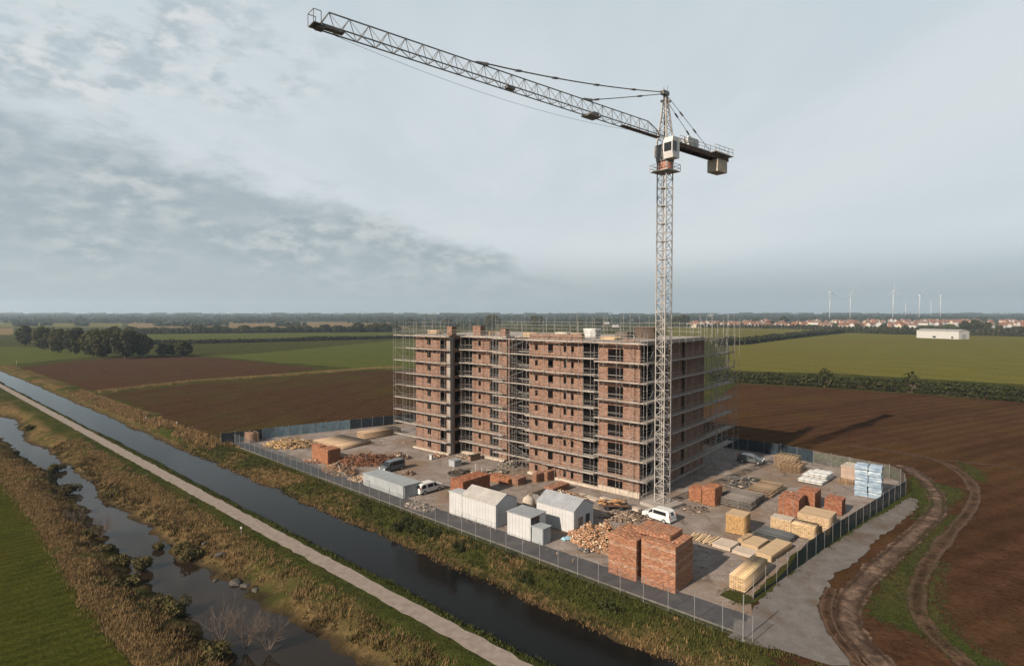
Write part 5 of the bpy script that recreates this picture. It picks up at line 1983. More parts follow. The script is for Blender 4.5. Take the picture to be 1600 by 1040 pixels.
# counter-jib
CL = 17.6
cj = MB()
for s in (-1, 1):
    cj.box((-1 - (CL - 1) / 2, s * 0.75, ZJ - 0.55), (CL - 1, 0.22, 0.6))
for x in np.arange(-1.6, -CL, -1.9):
    cj.box((x, 0, ZJ - 0.5), (0.14, 1.4, 0.25))
    cj.beam((x, -0.7, ZJ - 0.6), (x - 1.9 if x - 1.9 > -CL else -CL + 0.1, 0.7, ZJ - 0.6), 0.04)
part(cj, 'counter_jib', M_RUST, crane)
dk = MB().box((-CL / 2 - 0.5, 0, ZJ - 0.215), (CL - 1.5, 1.9, 0.05))
part(dk, 'counter_jib_deck', M_CRANE, crane)
rl = MB()
for s in (-1, 1):
    for zz in (0.35, 0.85):
        rl.beam((-2.5, s * 0.98, ZJ + zz), (-CL - 0.2, s * 0.98, ZJ + zz), 0.028)
    for x in np.arange(-2.5, -CL - 0.3, -1.8):
        rl.beam((x, s * 0.98, ZJ - 0.2), (x, s * 0.98, ZJ + 0.85), 0.028)
for zz in (0.35, 0.85):
    rl.beam((-CL - 0.2, -0.98, ZJ + zz), (-CL - 0.2, 0.98, ZJ + zz), 0.028)
# wider working platform at the end
for s in (-1, 1):
    for zz in (0.6, 1.15):
        rl.beam((-CL + 5.5, s * 1.5, ZJ + zz), (-CL - 0.4, s * 1.5, ZJ + zz), 0.03)
    for x in np.arange(-CL + 5.5, -CL - 0.5, -1.45):
        rl.beam((x, s * 1.5, ZJ), (x, s * 1.5, ZJ + 1.15), 0.03)
part(rl, 'counter_jib_railing', M_CRANE, crane)
pl = MB().box((-CL + 2.5, 0, ZJ - 0.02), (6.0, 3.0, 0.10))
part(pl, 'end_platform', M_CRANE, crane)
wc = MB()
wc.beam((-5.6, -0.85, ZJ + 0.75), (-5.6, 0.85, ZJ + 0.75), 0.62, n=12)
wc.box((-6.8, 0, ZJ + 0.62), (2.8, 1.5, 1.3))
part(wc, 'winch_cabinet', m_noise('winch_grey', (0.40, 0.41, 0.41), 0.15, 0.8, 0.6, 0.3), crane)
M_CW = m_noise('counterweight_concrete', (0.38, 0.32, 0.25), 0.15, 0.8, 0.9, 0.15, 0, 0.1, 0.2)
for i in range(4):
    x = -CL + 1.1 + i * 0.78
    cw = MB().box((x, 0, ZJ - 1.95), (0.74, 2.0, 2.1))
    part(cw, 'counterweight_block', M_CW, crane)
for s in (-1, 1):
    part(pendant((-0.3, s * 0.3, ZA - 0.4), (-CL + 6.2, s * 0.85, ZJ + 0.1), 0.0, 0.045, (0.30, 0.62)), 'pendant_bar', M_CRANE_D, crane)
# ------------------------------------------------------------------ fences
M_POST = m_noise('fence_post_steel', (0.22, 0.215, 0.21), 0.2, 1.5, 0.5, 0.4, 0.3)


def m_net(name, c, opacity, weave=6.0):
    t = NT(name)
    n1 = t.noise(t.pos(), 1.1, 4, 0.6)
    col = t.ramp(n1, [(0.3, sc(c, 0.7)), (0.7, sc(c, 1.3))])
    m = t.done(col, 0.75, 0.25)
    tr = t.n.new('ShaderNodeBsdfTransparent')
    ms = t.n.new('ShaderNodeMixShader')
    n2 = t.noise(t.pos(), weave, 3, 0.6)
    t.l.new(t.maprange(n2, 0.2, 0.8, max(0.0, opacity - 0.12), min(1.0, opacity + 0.12)), ms.inputs[0])
    t.l.new(tr.outputs[0], ms.inputs[1])
    t.l.new(t.b.outputs[0], ms.inputs[2])
    t.l.new(ms.outputs[0], t.out.inputs[0])
    return m


M_NET_DARK = m_net('netting_dark_green', (0.008, 0.018, 0.021), 0.99)
M_NET_NAVY = m_net('netting_navy', (0.014, 0.023, 0.033), 0.97)
M_NET_BLUE = m_net('netting_blue_grey', (0.11, 0.165, 0.20), 0.90)
M_NET_GREY = m_net('wire_mesh_grey', (0.20, 0.20, 0.19), 0.30)
M_NET_WIRE = m_net('wire_mesh_thin', (0.09, 0.09, 0.092), 0.13)
M_NET_SMOKE = m_net('wire_mesh_smoke', (0.040, 0.048, 0.055), 0.42)


def fence(name, pts, height, label, panel, spacing=2.9, jit=0.0, seed=0, panel_h=None, world=False):
    c = np.array([p[:2] for p in pts]) if world else np.array([at(x, y)[:2] for x, y in pts])
    L = np.sum(np.linalg.norm(np.diff(c, axis=0), axis=1))
    n = max(2, int(L / spacing) + 1)
    c = resample(c, n)
    r = random.Random(seed)
    o = thing(name, label, 'fence', (c[0][0], c[0][1], 0), 0)
    loc = c[0]
    for i in range(n):
        h = height * (1 + r.uniform(-jit, jit))
        pm_ = MB()
        pm_.beam((0, 0, -0.9), (0, 0, h), 0.034, n=6)
        pm_.box((0, 0, h + 0.02), (0.11, 0.11, 0.04))
        pm_.build('post', M_POST, o, (c[i][0] - loc[0], c[i][1] - loc[1], 0))
    for i in range(n - 1):
        f = (i + 0.5) / (n - 1)
        mat_ = panel(f) if callable(panel) else panel
        if mat_ is None:
            continue
        a_, b_ = c[i] - loc, c[i + 1] - loc
        ph = (panel_h(f) if panel_h else height - 0.12)
        ph2 = ph if not panel_h else panel_h((i + 1.5) / (n - 1))
        d_ = (b_ - a_) / np.linalg.norm(b_ - a_)
        q = np.array((-d_[1], d_[0])) * 0.012
        pn = MB()
        k = 5
        for j in range(k):
            s0, s1_ = j / k, (j + 1) / k
            pa, pb = a_ + (b_ - a_) * s0, a_ + (b_ - a_) * s1_
            w0, w1 = math.sin(s0 * math.pi) * r.uniform(0, .06), math.sin(s1_ * math.pi) * r.uniform(0, .06)
            nn = q / 0.012
            z0, z1 = ph + (ph2 - ph) * s0, ph + (ph2 - ph) * s1_
            pn.poly([(*(pa + nn * w0), 0.04), (*(pb + nn * w1), 0.04), (*(pb), z1), (*(pa), z0)])
        pn.build('mesh_panel', mat_, o)
    for zw in (height - 0.12, 0.08):
        wr = MB()
        for i in range(n - 1):
            a_, b_ = c[i] - loc, c[i + 1] - loc
            wr.beam((*a_, zw), (*b_, zw), 0.007, n=3, caps=False)
        wr.build('tension_wire', M_POST, o)
    return o


fr = [uv(114, 8.5), uv(100, 8.0), uv(60, 6.9), uv(20, 6.3), uv(-6.2, 6.4)]
fence('site_fence', fr, 2.75, 'long thin wire fence along the canal side of the site', lambda f: M_NET_SMOKE if f < 0.33 else M_NET_WIRE, 2.85, 0.12, 1, world=True)
fence('site_fence', [(345.5, 694), (398, 687.5), (431, 683), (513, 674), (590, 666), (660, 657.5), (760, 645)], 2.7, 'blue netted fence closing the left end of the yard', lambda f: M_NET_NAVY if f < 0.13 else (M_NET_BLUE if f < 0.43 else M_NET_NAVY), 3.0, 0.05, 2)
fence('site_fence', [(1120, 697), (1153, 702), (1230, 714), (1275, 724), (1320, 733), (1388, 747), (1403, 751), (1413, 762), (1415, 772)], 2.7, 'fence at the rear of the yard before the right ploughed field', lambda f: M_NET_NAVY if f < 0.46 else M_NET_GREY, 3.3, 0.04, 3)
fence('site_fence', [(1415, 773), (1307, 844), (1251, 884), (1216, 909), (1177, 937)], 2.75, 'dark green netted fence along the grey lane on the right', M_NET_DARK, 2.75, 0.04, 4, panel_h=lambda f: 2.45 if f < 0.78 else (1.9 if f < 0.84 else (0.9 if f < 0.92 else 0.45)))
# tall pole at the lane corner
pw = at(1161, 1001)
lp = thing('corner_pole', 'tall thin pale pole at the corner of road and lane', 'pole', pw)
MB().beam((0, 0, 0.05), (0, 0, 4.5), 0.06, n=8, r2=0.05).build('shaft', M_POST, lp)
MB().box((0, 0, 0.11), (0.36, 0.36, 0.08)).build('base_plate', M_POST, lp)
# pale kerb along the road edge
kb = MB()
for u_ in np.arange(-6, 112, 2.0):
    def kv(q):
        return 7.18 + 1.1 * max(0.0, q - 6) / 115
    a_, b_ = uv(u_ + 0.02, kv(u_)), uv(u_ + 1.98, kv(u_ + 2))
    d_ = (b_ - a_).normalized()
    q_ = Vector((-d_.y, d_.x, 0)) * 0.08
    kb.hexa([a_ - q_, b_ - q_, b_ + q_, a_ + q_] + [p_ + Vector((0, 0, 0.12)) for p_ in (a_ - q_, b_ - q_, b_ + q_, a_ + q_)])
tag(kb.build('kerb', m_noise('kerb_stone', (0.13, 0.118, 0.105), .25, 1.2, .9, .2)), kind='structure')

# marker posts in the fields and on the path
for (x, y, h, lab) in [(377, 835, 1.15, 'short dark marker post with pale cap beside the canal path'), (228, 658, 1.3, 'dark marker post on the field edge by the canal'), (276, 667, 1.5, 'white topped marker post near the left fence corner'), (26, 572, 3.0, 'white marker post at the far left field corner'), (132, 682, 0.9, 'small dark post on the canal path edge upstream')]:
    p_ = at(x, y)
    o = thing('marker_post', lab, 'post', p_)
    MB().beam((0, 0, -0.1), (0, 0, h * 0.75), 0.05, n=6).build('shaft', M_CRANE_D, o)
    MB().box((0, 0, h * 0.87), (0.22, 0.10, h * 0.24)).build('cap', M_WHITE, o)

# ------------------------------------------------------------------ yard: building tools
# every object sits in a frame with x along its lit long side (to the left), y<0 backwards


def frame_of(corner, left, right, top_y):
    c = at(*corner)
    l_, r_ = at(*left), at(*right)
    rz = math.atan2(l_.y - c.y, l_.x - c.x)
    rz = 0.3 * rz + 0.7 * math.atan2(0.667, -0.745)        # goods are set out square to the road
    H = (corner[1] - top_y) * c.y / F_PX
    return c, rz, (l_ - c).length, (r_ - c).length, H


def m_pieces(name, k=1.0, rough=0.9, grain=True):
    """per-piece colour from the Col attribute with grain"""
    t = NT(name)
    a_ = t.attr()
    n1 = t.noise(t.obj(), 5.0, 4, 0.65)
    col = t.mix(0.8, a_.outputs['Color'], t.ramp(n1, [(0.3, (0.72 * k,) * 3), (0.7, (1.2 * k,) * 3)]), 'MULTIPLY')
    return t.done(col, rough, 0.15)


M_PIECE = m_pieces('stacked_pieces')


def pieces_mesh(name, boxes, cols):
    """boxes: (cx,cy,cz,sx,sy,sz[,rz,ry]) joined, each with its own colour"""
    n = len(boxes)
    V = np.zeros((n, 8, 3))
    S = np.array([(-1, -1, -1), (1, -1, -1), (1, 1, -1), (-1, 1, -1), (-1, -1, 1), (1, -1, 1), (1, 1, 1), (-1, 1, 1)]) * 0.5
    for i, b in enumerate(boxes):
        q = S * np.array(b[3:6])
        if len(b) > 6:
            M = np.array(Matrix.Rotation(b[6], 3, 'Z') @ Matrix.Rotation(b[7] if len(b) > 7 else 0, 3, 'Y') @ Matrix.Rotation(b[8] if len(b) > 8 else 0, 3, 'X'))
            q = q @ M.T
        V[i] = q + np.array(b[:3])
    F = (BOXF[None] + 8 * np.arange(n)[:, None, None]).reshape(-1, 4)
    col = np.repeat(np.array(cols), 8, 0)
    return mesh_np(name, V.reshape(-1, 3), F, [M_PIECE], col)


def tint(base, r, var=0.22, odd=0.0, oddc=(0.27, 0.17, 0.12)):
    k = 1 + r.uniform(-var, var)
    c = oddc if r.random() < odd else base
    return (c[0] * k, c[1] * k * r.uniform(.95, 1.05), c[2] * k * r.uniform(.93, 1.07))


WOOD = (0.30, 0.195, 0.105)
WOODP = (0.40, 0.285, 0.17)
OLDW = (0.14, 0.11, 0.09)
BRICK_C = (0.235, 0.105, 0.062)
BRICK_O = (0.26, 0.112, 0.06)


def pallet_boxes(L, D, r, z0=0.06, c=WOOD):
    B, Cc = [], []
    for k in range(max(3, int(D / 0.45))):
        y = -0.06 - (D - 0.12) * k / max(2, int(D / 0.45) - 1)
        B.append((L / 2, y, z0 + 0.02, L, 0.11, 0.03)); Cc.append(tint(c, r))
    for k in range(max(3, int(L / 0.6))):
        x = 0.08 + (L - 0.16) * k / max(2, int(L / 0.6) - 1)
        B.append((x, -D / 2, z0 + 0.085, 0.1, D, 0.09)); Cc.append(tint(c, r))
    return B, Cc


def brick_stack(corner, left, right, top_y, label, base=BRICK_C, bl=0.36, bh=0.125, pallet=True, seed=0, ragged=1, strap=False, band=(), name='brick_stack', group='brick stacks in the yard', H=None, D=None):
    c, rz, L, DD, HH = frame_of(corner, left, right, top_y)
    H = H or HH
    D = D or DD
    r = random.Random(seed)
    o = thing(name, label, 'brick stack', c, rz, group)
    z0 = 0.065
    if pallet:
        B, Cc = pallet_boxes(L, D, r)
        link('pallet', pieces_mesh('pallet', B, Cc), o)
        z0 = 0.2
    n = max(2, int((H - z0) / bh))
    bh = (H - z0) / n
    B, Cc = [], []
    bd = bl / 2
    for k in range(n):
        z = z0 + (k + 0.5) * bh
        rowc = base
        if any(abs((k + .5) / n - b_) < 0.035 for b_ in band):
            rowc = (0.31, 0.185, 0.125)
        kx = max(1, int(L / bl))
        ky = max(1, int(D / bd))
        off = 0.0
        sk = r.uniform(-0.012, 0.012)
        w = L / kx
        runs = [((i + 0.5) * w, w) for i in range(kx)] if k % 2 else [(w / 4, w / 2), (L - w / 4, w / 2)] + [((i + 1) * w, w) for i in range(kx - 1)]
        for xc_, wx_ in runs:
            for yy in (-bd / 2, -D + bd / 2):
                B.append((xc_ + sk, yy + r.uniform(-.02, .02), z, wx_ - 0.014, bd - 0.01, bh - 0.016)); Cc.append(tint(rowc, r, 0.3, 0.07))
        for j in range(1, ky - 1):
            w = D / ky
            for xx in (bl / 2, L - bl / 2):
                B.append((xx + r.uniform(-.014, .014), -(j + 0.5) * w, z, bl - 0.01, w - 0.02, bh - 0.018)); Cc.append(tint(rowc, r, 0.3, 0.07))
    kx, ky = max(1, int(L / bl)), max(1, int(D / bd))
    for i in range(kx):
        for j in range(ky):
            if r.random() < 0.12 * ragged:
                continue
            dz_ = (0.5 * bh if (ragged and r.random() < 0.08) else 0)
            B.append(((i + .5) * L / kx, -(j + .5) * D / ky, H - bh / 2 + 0.006 + dz_ + (r.uniform(0, .01)), L / kx - 0.02, D / ky - 0.015, bh - 0.01)); Cc.append(tint(base, r, 0.28, 0.06))
    B.append((L / 2, -D / 2, (z0 + H - bh) / 2, L - bl * 1.5, D - bd * 1.5, H - bh - z0)); Cc.append(sc(base, 0.5))
    pb = link('bricks', pieces_mesh('bricks', B, Cc), o)
    pb['kind'] = 'stuff'
    if strap:
        mb = MB()
        for f in (0.25, 0.75):
            mb.box((L * f, -D / 2, H + 0.012), (0.05, D + 0.03, 0.015)).box((L * f, 0.012, H / 2), (0.05, 0.012, H))
        mb.build('strap', M_CRANE_D, o)
    return o


def plank_pack(corner, left, right, top_y, label, base=WOOD, th=0.16, along='x', seed=0, H=None, cover=None, name='timber_pack', group='timber packs in the yard', bearers=True, pl=0.24, D=None):
    c, rz, L, DD, HH = frame_of(corner, left, right, top_y)
    H = H or HH
    D = D or DD
    r = random.Random(seed)
    o = thing(name, label, 'timber pack', c, rz, group)
    z0 = 0.065
    if bearers:
        mb = MB()
        for f in (0.12, 0.5, 0.88):
            if along == 'x':
                mb.box((L * f, -D / 2, z0 + 0.05), (0.12, D, 0.1))
            else:
                mb.box((L / 2, -D * f, z0 + 0.05), (L, 0.12, 0.1))
        mb.build('bearer', M_BARK, o)
        z0 += 0.103
    B, Cc = [], []
    n = max(1, int((H - z0) / th))
    th = (H - z0) / n
    across = D if along == 'x' else L
    m_ = max(2, int(across / pl))
    w = across / m_
    for k in range(n):
        for j in range(m_):
            if 0 < j < m_ - 1 and k < n - 1 and 1 < k:
                pass
            e0, e1 = r.uniform(-.05, .03), r.uniform(-.05, .03)
            zc = z0 + (k + .5) * th
            if along == 'x':
                B.append((L / 2 + (e0 - e1) / 2, -(j + .5) * w, zc, L + e0 + e1, w - 0.015, th - 0.012))
            else:
                B.append(((j + .5) * w, -D / 2 + (e0 - e1) / 2, zc, w - 0.015, D + e0 + e1, th - 0.012))
            Cc.append(tint(base, r, 0.2, 0.08, sc(base, 0.7)))
    pb = link('planks', pieces_mesh('planks', B, Cc), o)
    pb['kind'] = 'stuff'
    if cover:
        mb = MB().box((L / 2, -D / 2, H + 0.035), (L + 0.04, D + 0.04, 0.05))
        mb.build('cover_board', cover, o)
    return o


def heap(px, py, rx, ry, h, n, label, base, size=(1.2, 0.14, 0.05), seed=0, name='timber_heap', cat='heap', odd=0.15, oddc=(0.5, 0.4, 0.3), flat=0.35, rz=0.0, core=None):
    """a mound of loose pieces"""
    c = at(px, py)
    r = random.Random(seed)
    o = thing(name, label, cat, c, rz, 'loose heaps in the yard')
    B, Cc = [], []
    for _ in range(n):
        a_, q = r.random() * 6.283, math.sqrt(r.random())
        x, y = math.cos(a_) * q * rx, math.sin(a_) * q * ry
        zt = h * max(0.0, 1 - q ** 1.6) * (0.8 + 0.35 * math.sin(x * 2.1 + seed) * math.cos(y * 1.9))
        l_ = size[0] * r.uniform(.5, 1.3)
        B.append((x, y, 0.1 + zt * r.uniform(.75, 1.05) + size[2], l_, size[1] * r.uniform(.6, 1.4), size[2] * r.uniform(.7, 1.4), r.random() * 3.14, r.gauss(0, flat), r.gauss(0, flat)))
        Cc.append(tint(base, r, 0.35, odd, oddc))
    pb = link('loose_pieces', pieces_mesh('loose_pieces', B, Cc), o)
    pb['kind'] = 'stuff'
    # the mound under the loose pieces
    nr_, na = 7, 22
    Vh, Fh = [(0, 0, h * 0.82)], []
    for i in range(1, nr_ + 1):
        q = i / nr_
        for j in range(na):
            a_ = 6.283 * j / na
            x, y = math.cos(a_) * q * rx * 1.0, math.sin(a_) * q * ry * 1.0
            zt = h * max(0.0, 1 - q ** 1.6) * (0.8 + 0.35 * math.sin(x * 2.1 + seed) * math.cos(y * 1.9)) * 0.85
            Vh.append((x, y, zt + 0.055 if i < nr_ else 0.03))
    for j in range(na):
        Fh.append((0, 1 + j, 1 + (j + 1) % na))
    mb = MB()
    mb.v, mb.f, mb.m = Vh, Fh, [0] * len(Fh)
    for i in range(nr_ - 1):
        for j in range(na):
            a_, b_ = 1 + i * na + j, 1 + i * na + (j + 1) % na
            mb.f.append((a_, a_ + na, b_ + na, b_)); mb.m.append(0)
    mb.build('mound', core or M_HEAPC, o, smooth=True)
    return o


M_HEAPC = m_noise('heap_core', (0.13, 0.095, 0.068), 0.4, 1.8, 0.95, 0.1, 0, 0.5)
M_SOIL = m_noise('dark_soil', (0.055, 0.043, 0.034), 0.4, 1.5, 0.95, 0.1, 0, 0.6)

# ------------------------------------------------------------------ brick stacks
brick_stack((1055, 928.5), (1000.5, 911.5), (1073.5, 918), 853.5, 'tallest red brick stack at the front, right of the narrow gap', (0.275, 0.132, 0.078), seed=1, band=(0.42, 0.62, 0.9), pallet=False, D=4.6)
brick_stack((994, 909.7), (950.5, 894.5), (1005, 902), 843, 'tall red brick stack left of the narrow gap, beside the rubble heap', (0.26, 0.125, 0.074), seed=2, band=(0.3, 0.78), pallet=False, D=4.6)
c_, rz_, L_, D_, H_ = frame_of((1055, 928.5), (1000.5, 911.5), (1073.5, 918), 853.5)
for (x0_, x1_, y0_, y1_, hh, lab) in [(1.2, 5.6, -4.5, -1.2, 0.62, 'flat layer of red bricks laid on the tallest stack')]:
    o = thing('brick_layer', lab, 'bricks', Vector((c_.x, c_.y, H_ + 0.02)), rz_)
    r_b = random.Random(9)
    B, Cc = [], []
    for k in range(4):
        for i in range(10):
            for j in range(14):
                if k < 3 and 0 < i < 9 and 0 < j < 13:
                    continue
                B.append((x0_ + (i + .5) * .44, y1_ - (j + .5) * .236, 0.09 + k * .15, .42, .22, .14)); Cc.append(tint((0.27, 0.13, 0.077), r_b, .28, .06))
    ob = link('bricks', pieces_mesh('bricks', B, Cc), o)
    ob['kind'] = 'stuff'
brick_stack((1095.6, 787), (1076, 782.5), (1104, 781), 764, 'orange brick pallet at the foot of the flank, left of two', BRICK_O, seed=3, bl=0.34, bh=0.13)
brick_stack((1116.5, 793), (1097.5, 788), (1127, 786), 762.5, 'orange brick pallet at the foot of the flank, right of two', BRICK_O, seed=4, bl=0.34, bh=0.13)
brick_stack((1247.7, 810.5), (1215, 805), (1264.5, 800.5), 781, 'large red brick pallet behind the pale timber packs', (0.245, 0.105, 0.06), seed=5, bl=0.34, bh=0.12, strap=True)
brick_stack((1272.8, 799.5), (1246, 793.5), (1290.5, 793), 770, 'red brick pallet standing behind the large one', (0.245, 0.105, 0.06), seed=6, bl=0.34, bh=0.12)
brick_stack((1315, 807), (1287.5, 802), (1328, 801), 782.5, 'square red brick pallet next to the dark green fence', (0.24, 0.10, 0.058), seed=7, bl=0.34, bh=0.12)
brick_stack((723, 784), (704, 778), (753, 767), 752, 'tall red brick stack behind the long white cabin', (0.22, 0.088, 0.048), seed=8)
brick_stack((512, 727), (498.5, 722.5), (530, 720), 703, 'red brick stack with dark flank in the left yard', BRICK_O, seed=9, D=3.0)
brick_stack((499.5, 720), (487, 716), (506, 717), 697, 'narrow red brick stack behind left in the left yard', BRICK_O, seed=10, D=1.6)
brick_stack((794, 759.5), (760, 752.5), (806, 755), 749, 'low orange brick stack before the building, left of two', BRICK_O, seed=11, bl=0.3, bh=0.12, ragged=3)
brick_stack((809, 760), (795.5, 757), (821, 755), 748, 'low red brick stack before the building, right of two', (0.22, 0.12, 0.08), seed=12, bl=0.3, bh=0.12, ragged=2)
brick_stack((838, 755.5), (832, 753.8), (853, 751), 740.5, 'red brick pack beside the front plinth, nearer of two', (0.22, 0.115, 0.075), seed=13, bl=0.3, bh=0.12)
brick_stack((855, 753), (849, 751.3), (870, 748.5), 737, 'red brick pack beside the front plinth, farther of two', (0.22, 0.115, 0.075), seed=14, bl=0.3, bh=0.12)
brick_stack((864, 774), (850, 770), (895, 766), 763, 'low wide brick stack behind the right cabin', (0.22, 0.11, 0.07), seed=15, bl=0.3, bh=0.12, ragged=2)

# ------------------------------------------------------------------ timber
M_PLY = m_noise('plywood', (0.38, 0.27, 0.165), 0.15, 2.5, 0.85, 0.2, 0, 0.05, 0.2, 4, (0.3, 2, 1))
M_PLY2 = m_noise('plywood_pale', (0.40, 0.325, 0.255), 0.15, 2.0, 0.85, 0.2, 0, 0.05, 0.25)
plank_pack((1162.3, 839), (1133, 832.8), (1176.7, 831), 808, 'single square bale of yellow timber in the yard middle', (0.35, 0.215, 0.10), 0.13, 'y', 1, cover=M_PLY, pl=0.2)
plank_pack((1235, 834), (1203, 827), (1246, 828.5), 814, 'pale timber pack left of the timber group by the fence', WOODP, 0.14, 'y', 2, cover=M_PLY2)
plank_pack((1272, 846), (1237, 836.5), (1284, 840), 824, 'front pale timber pack of the group by the fence', WOODP, 0.15, 'y', 3)
plank_pack((1294.7, 838), (1246, 826), (1314, 827), 811, 'wide pale timber pack at the back of the group by the fence', (0.41, 0.295, 0.185), 0.15, 'y', 4, cover=M_PLY)
plank_pack((1164, 928), (1139.5, 919.5), (1199, 895), 903, 'long pale timber pack inside the lane corner of the fence', (0.40, 0.28, 0.165), 0.17, 'y', 5)
plank_pack((535, 703), (478, 695), (566, 691), 691, 'long low stack of pale planks in the left yard', (0.32, 0.225, 0.145), 0.13, 'y', 6, H=.8)
plank_pack((569, 687.5), (561, 683.5), (622, 676.5), 677, 'bundle of long pale poles beside the left fence', (0.27, 0.19, 0.12), 0.2, 'y', 7, pl=0.3)
# flat sheets and trays
for i, (cr, lf, rt, h_, lab, mm) in enumerate([
        ((1141, 863), (1114, 854), (1158, 854), 0.45, 'stack of pale plywood sheets on the ground', M_PLY2),
        ((1184.4, 861.5), (1159, 853), (1203.5, 850), 0.5, 'tan plywood tray lifted on battens between other sheets', M_PLY),
        ((1176, 874), (1144, 864.5), (1187, 867), 0.4, 'pale plywood sheet stack in front of the tan tray', M_PLY2),
        ((1205, 880), (1183, 871), (1238, 857.5), 0.75, 'large tan plywood sheets raised near the green fence', M_PLY),
        ((1160, 852), (1154, 849), (1176, 843.5), 0.7, 'small brown timber crate behind the plywood', m_noise('crate_brown', (0.30, 0.20, 0.12), .2, 2))]):
    c, rz, L, D, _ = frame_of(cr, lf, rt, cr[1])
    o = thing('plywood_stack', lab, 'plywood', c, rz, 'sheet stacks on the ground')
    nl = max(2, int(h_ / 0.13))
    rsh = random.Random(i)
    MB().box((L * .15, -D / 2, .1), (.1, D * .96, .07)).box((L * .85, -D / 2, .1), (.1, D * .96, .07)).build('batten', M_BARK, o)
    for k in range(nl):
        MB().box((L / 2 + rsh.uniform(-.04, .04), -D / 2 + rsh.uniform(-.04, .04), .145 + (k + .5) * h_ / nl), (L, D, h_ / nl - 0.02), rsh.uniform(-.012, .012)).build('sheet', mm, o)
# loose planks, each its own piece
o = thing('plank_row', 'loose pale planks laid side by side right of the brick stacks', 'planks', at(1100, 848), math.atan2(0.667, -0.745))
rp = random.Random(3)
pk = [MB().box((0, 0, 0), (0.24, 3.0, 0.06)).mesh('plank', m_noise('plank_%d' % q, sc(WOODP, 0.8 + 0.25 * q), .2, 2.5, .9, .15, 0, 0, 0, 4, (3, .4, 1))) for q in range(3)]
for k in range(12):
    link('plank', pk[k % 3], o, (k * 0.33 - 1.4, -1.2 + rp.uniform(-.4, .4), 0.12 + rp.uniform(0, .1)), rp.uniform(-.12, .12))
# pallets
for (cr, lf, rt, n, lab, cc) in [((1247.7, 741), (1219, 734.5), (1261, 735), 4, 'stack of new wooden pallets by the rear fence, lower front', (0.25, 0.17, 0.105)), ((1243, 734.5), (1211, 727.5), (1252, 729.5), 6, 'taller stack of new wooden pallets by the rear fence', (0.31, 0.22, 0.14)), ((1333, 759), (1310, 755), (1338, 756), 2, 'single wooden pallet left of the blue wrapped blocks', WOOD),
                                  ((391, 692.5), (380, 688.5), (399, 689.5), 6, 'stack of old pallets in the left fence corner', (0.30, 0.19, 0.13))]:
    c, rz, L, D, _ = frame_of(cr, lf, rt, cr[1])
    o = thing('pallet_stack', lab, 'pallets', c, rz, 'wooden pallets')
    r = random.Random(n)
    Bp, Cp = pallet_boxes(L, D, r, 0.06, cc)
    for y in (-0.05, -D / 2, -D + .05):
        Bp.append((L / 2, y, 0.06 + .15, L, 0.12, 0.03)); Cp.append(tint(cc, r))
    pmesh = pieces_mesh('pallet', Bp, Cp)
    for k in range(n):
        link('pallet', pmesh, o, (r.uniform(-.04, .04), r.uniform(-.04, .04), k * 0.235 * 1.7)).scale = (1, 1, 1.7)
# grey formwork panels
for i, (cr, lf, rt, n, lab, cc) in enumerate([((1172, 799.5), (1119, 788), (1206, 785.5), 4, 'wide stack of weathered grey formwork panels in the yard', (0.15, 0.13, 0.115)), ((1204.4, 779), (1169, 770.5), (1224, 764), 3, 'brown edged stack of formwork panels behind the grey one', (0.19, 0.135, 0.09)), ((1231, 852.5), (1181, 836), (1251, 843), 2, 'flat dark grey steel mats before the pale timber packs', (0.075, 0.077, 0.08))]):
    c, rz, L, D, _ = frame_of(cr, lf, rt, cr[1])
    o = thing('formwork_stack', lab, 'formwork', c, rz, 'formwork stacks')
    r = random.Random(i)
    B, Cc = [], []
    m_ = int(D / 0.22)
    for j in range(m_):
        B.append((L / 2 + r.uniform(-.2, .2), -(j + .5) * D / m_, .34, L + r.uniform(-.35, .25), D / m_ * .55, .06)); Cc.append(tint(cc, r, .4))
    for x in np.linspace(.1, L - .1, 4):
        B.append((x, -D / 2, .19, .14, D + r.uniform(-.1, .3), .24)); Cc.append(tint(sc(cc, .8), r))
    pmesh = pieces_mesh('formwork_panel', B, Cc)
    for k in range(n):
        link('formwork_panel', pmesh, o, (r.uniform(-.12, .12), r.uniform(-.12, .12), k * .31), r.uniform(-.03, .03))

# ------------------------------------------------------------------ heaps
UY = math.atan2(0.667, -0.745)
heap(950, 850, 6.2, 3.4, 2.6, 1500, 'big heap of broken bricks and timber left of the brick stacks', (0.32, 0.175, 0.10), (0.62, 0.16, 0.07), 1, 'rubble_heap', odd=0.2, oddc=(0.42, 0.31, 0.22), rz=UY)
heap(982, 809, 3.6, 1.8, 0.7, 140, 'flat pile of dark scrap planks behind the rubble heap', (0.19, 0.135, 0.10), (2.4, .14, .06), 2, 'scrap_heap', flat=.12)
heap(452, 697, 6.0, 3.2, 1.7, 420, 'heap of pale timber offcuts in the left yard', (0.31, 0.205, 0.115), (1.7, .2, .07), 3, odd=.2, oddc=(.55, .36, .15))
heap(572, 722, 6.8, 3.4, 1.5, 520, 'rust brown heap of scrap steel and timber left of the grey van', (0.15, 0.065, 0.035), (2.0, .16, .07), 4, 'scrap_heap', odd=.2, oddc=(.12, .08, .06))
heap(530, 737, 4.6, 2.2, 1.4, 420, 'tangled heap of pallet wood beside the left road', (0.23, 0.13, 0.075), (1.3, .14, .06), 5, odd=.2, oddc=(.30, .28, .25), rz=UY)
heap(563, 750, 2.4, 1.3, .8, 120, 'small heap of timber scraps left of the grey container', (0.34, 0.22, 0.14), (.9, .14, .06), 6)
heap(490, 722, 2.6, 1.2, .4, 90, 'low reddish heap of brick scraps by the left road', (0.30, 0.13, .08), (.5, .2, .1), 7)
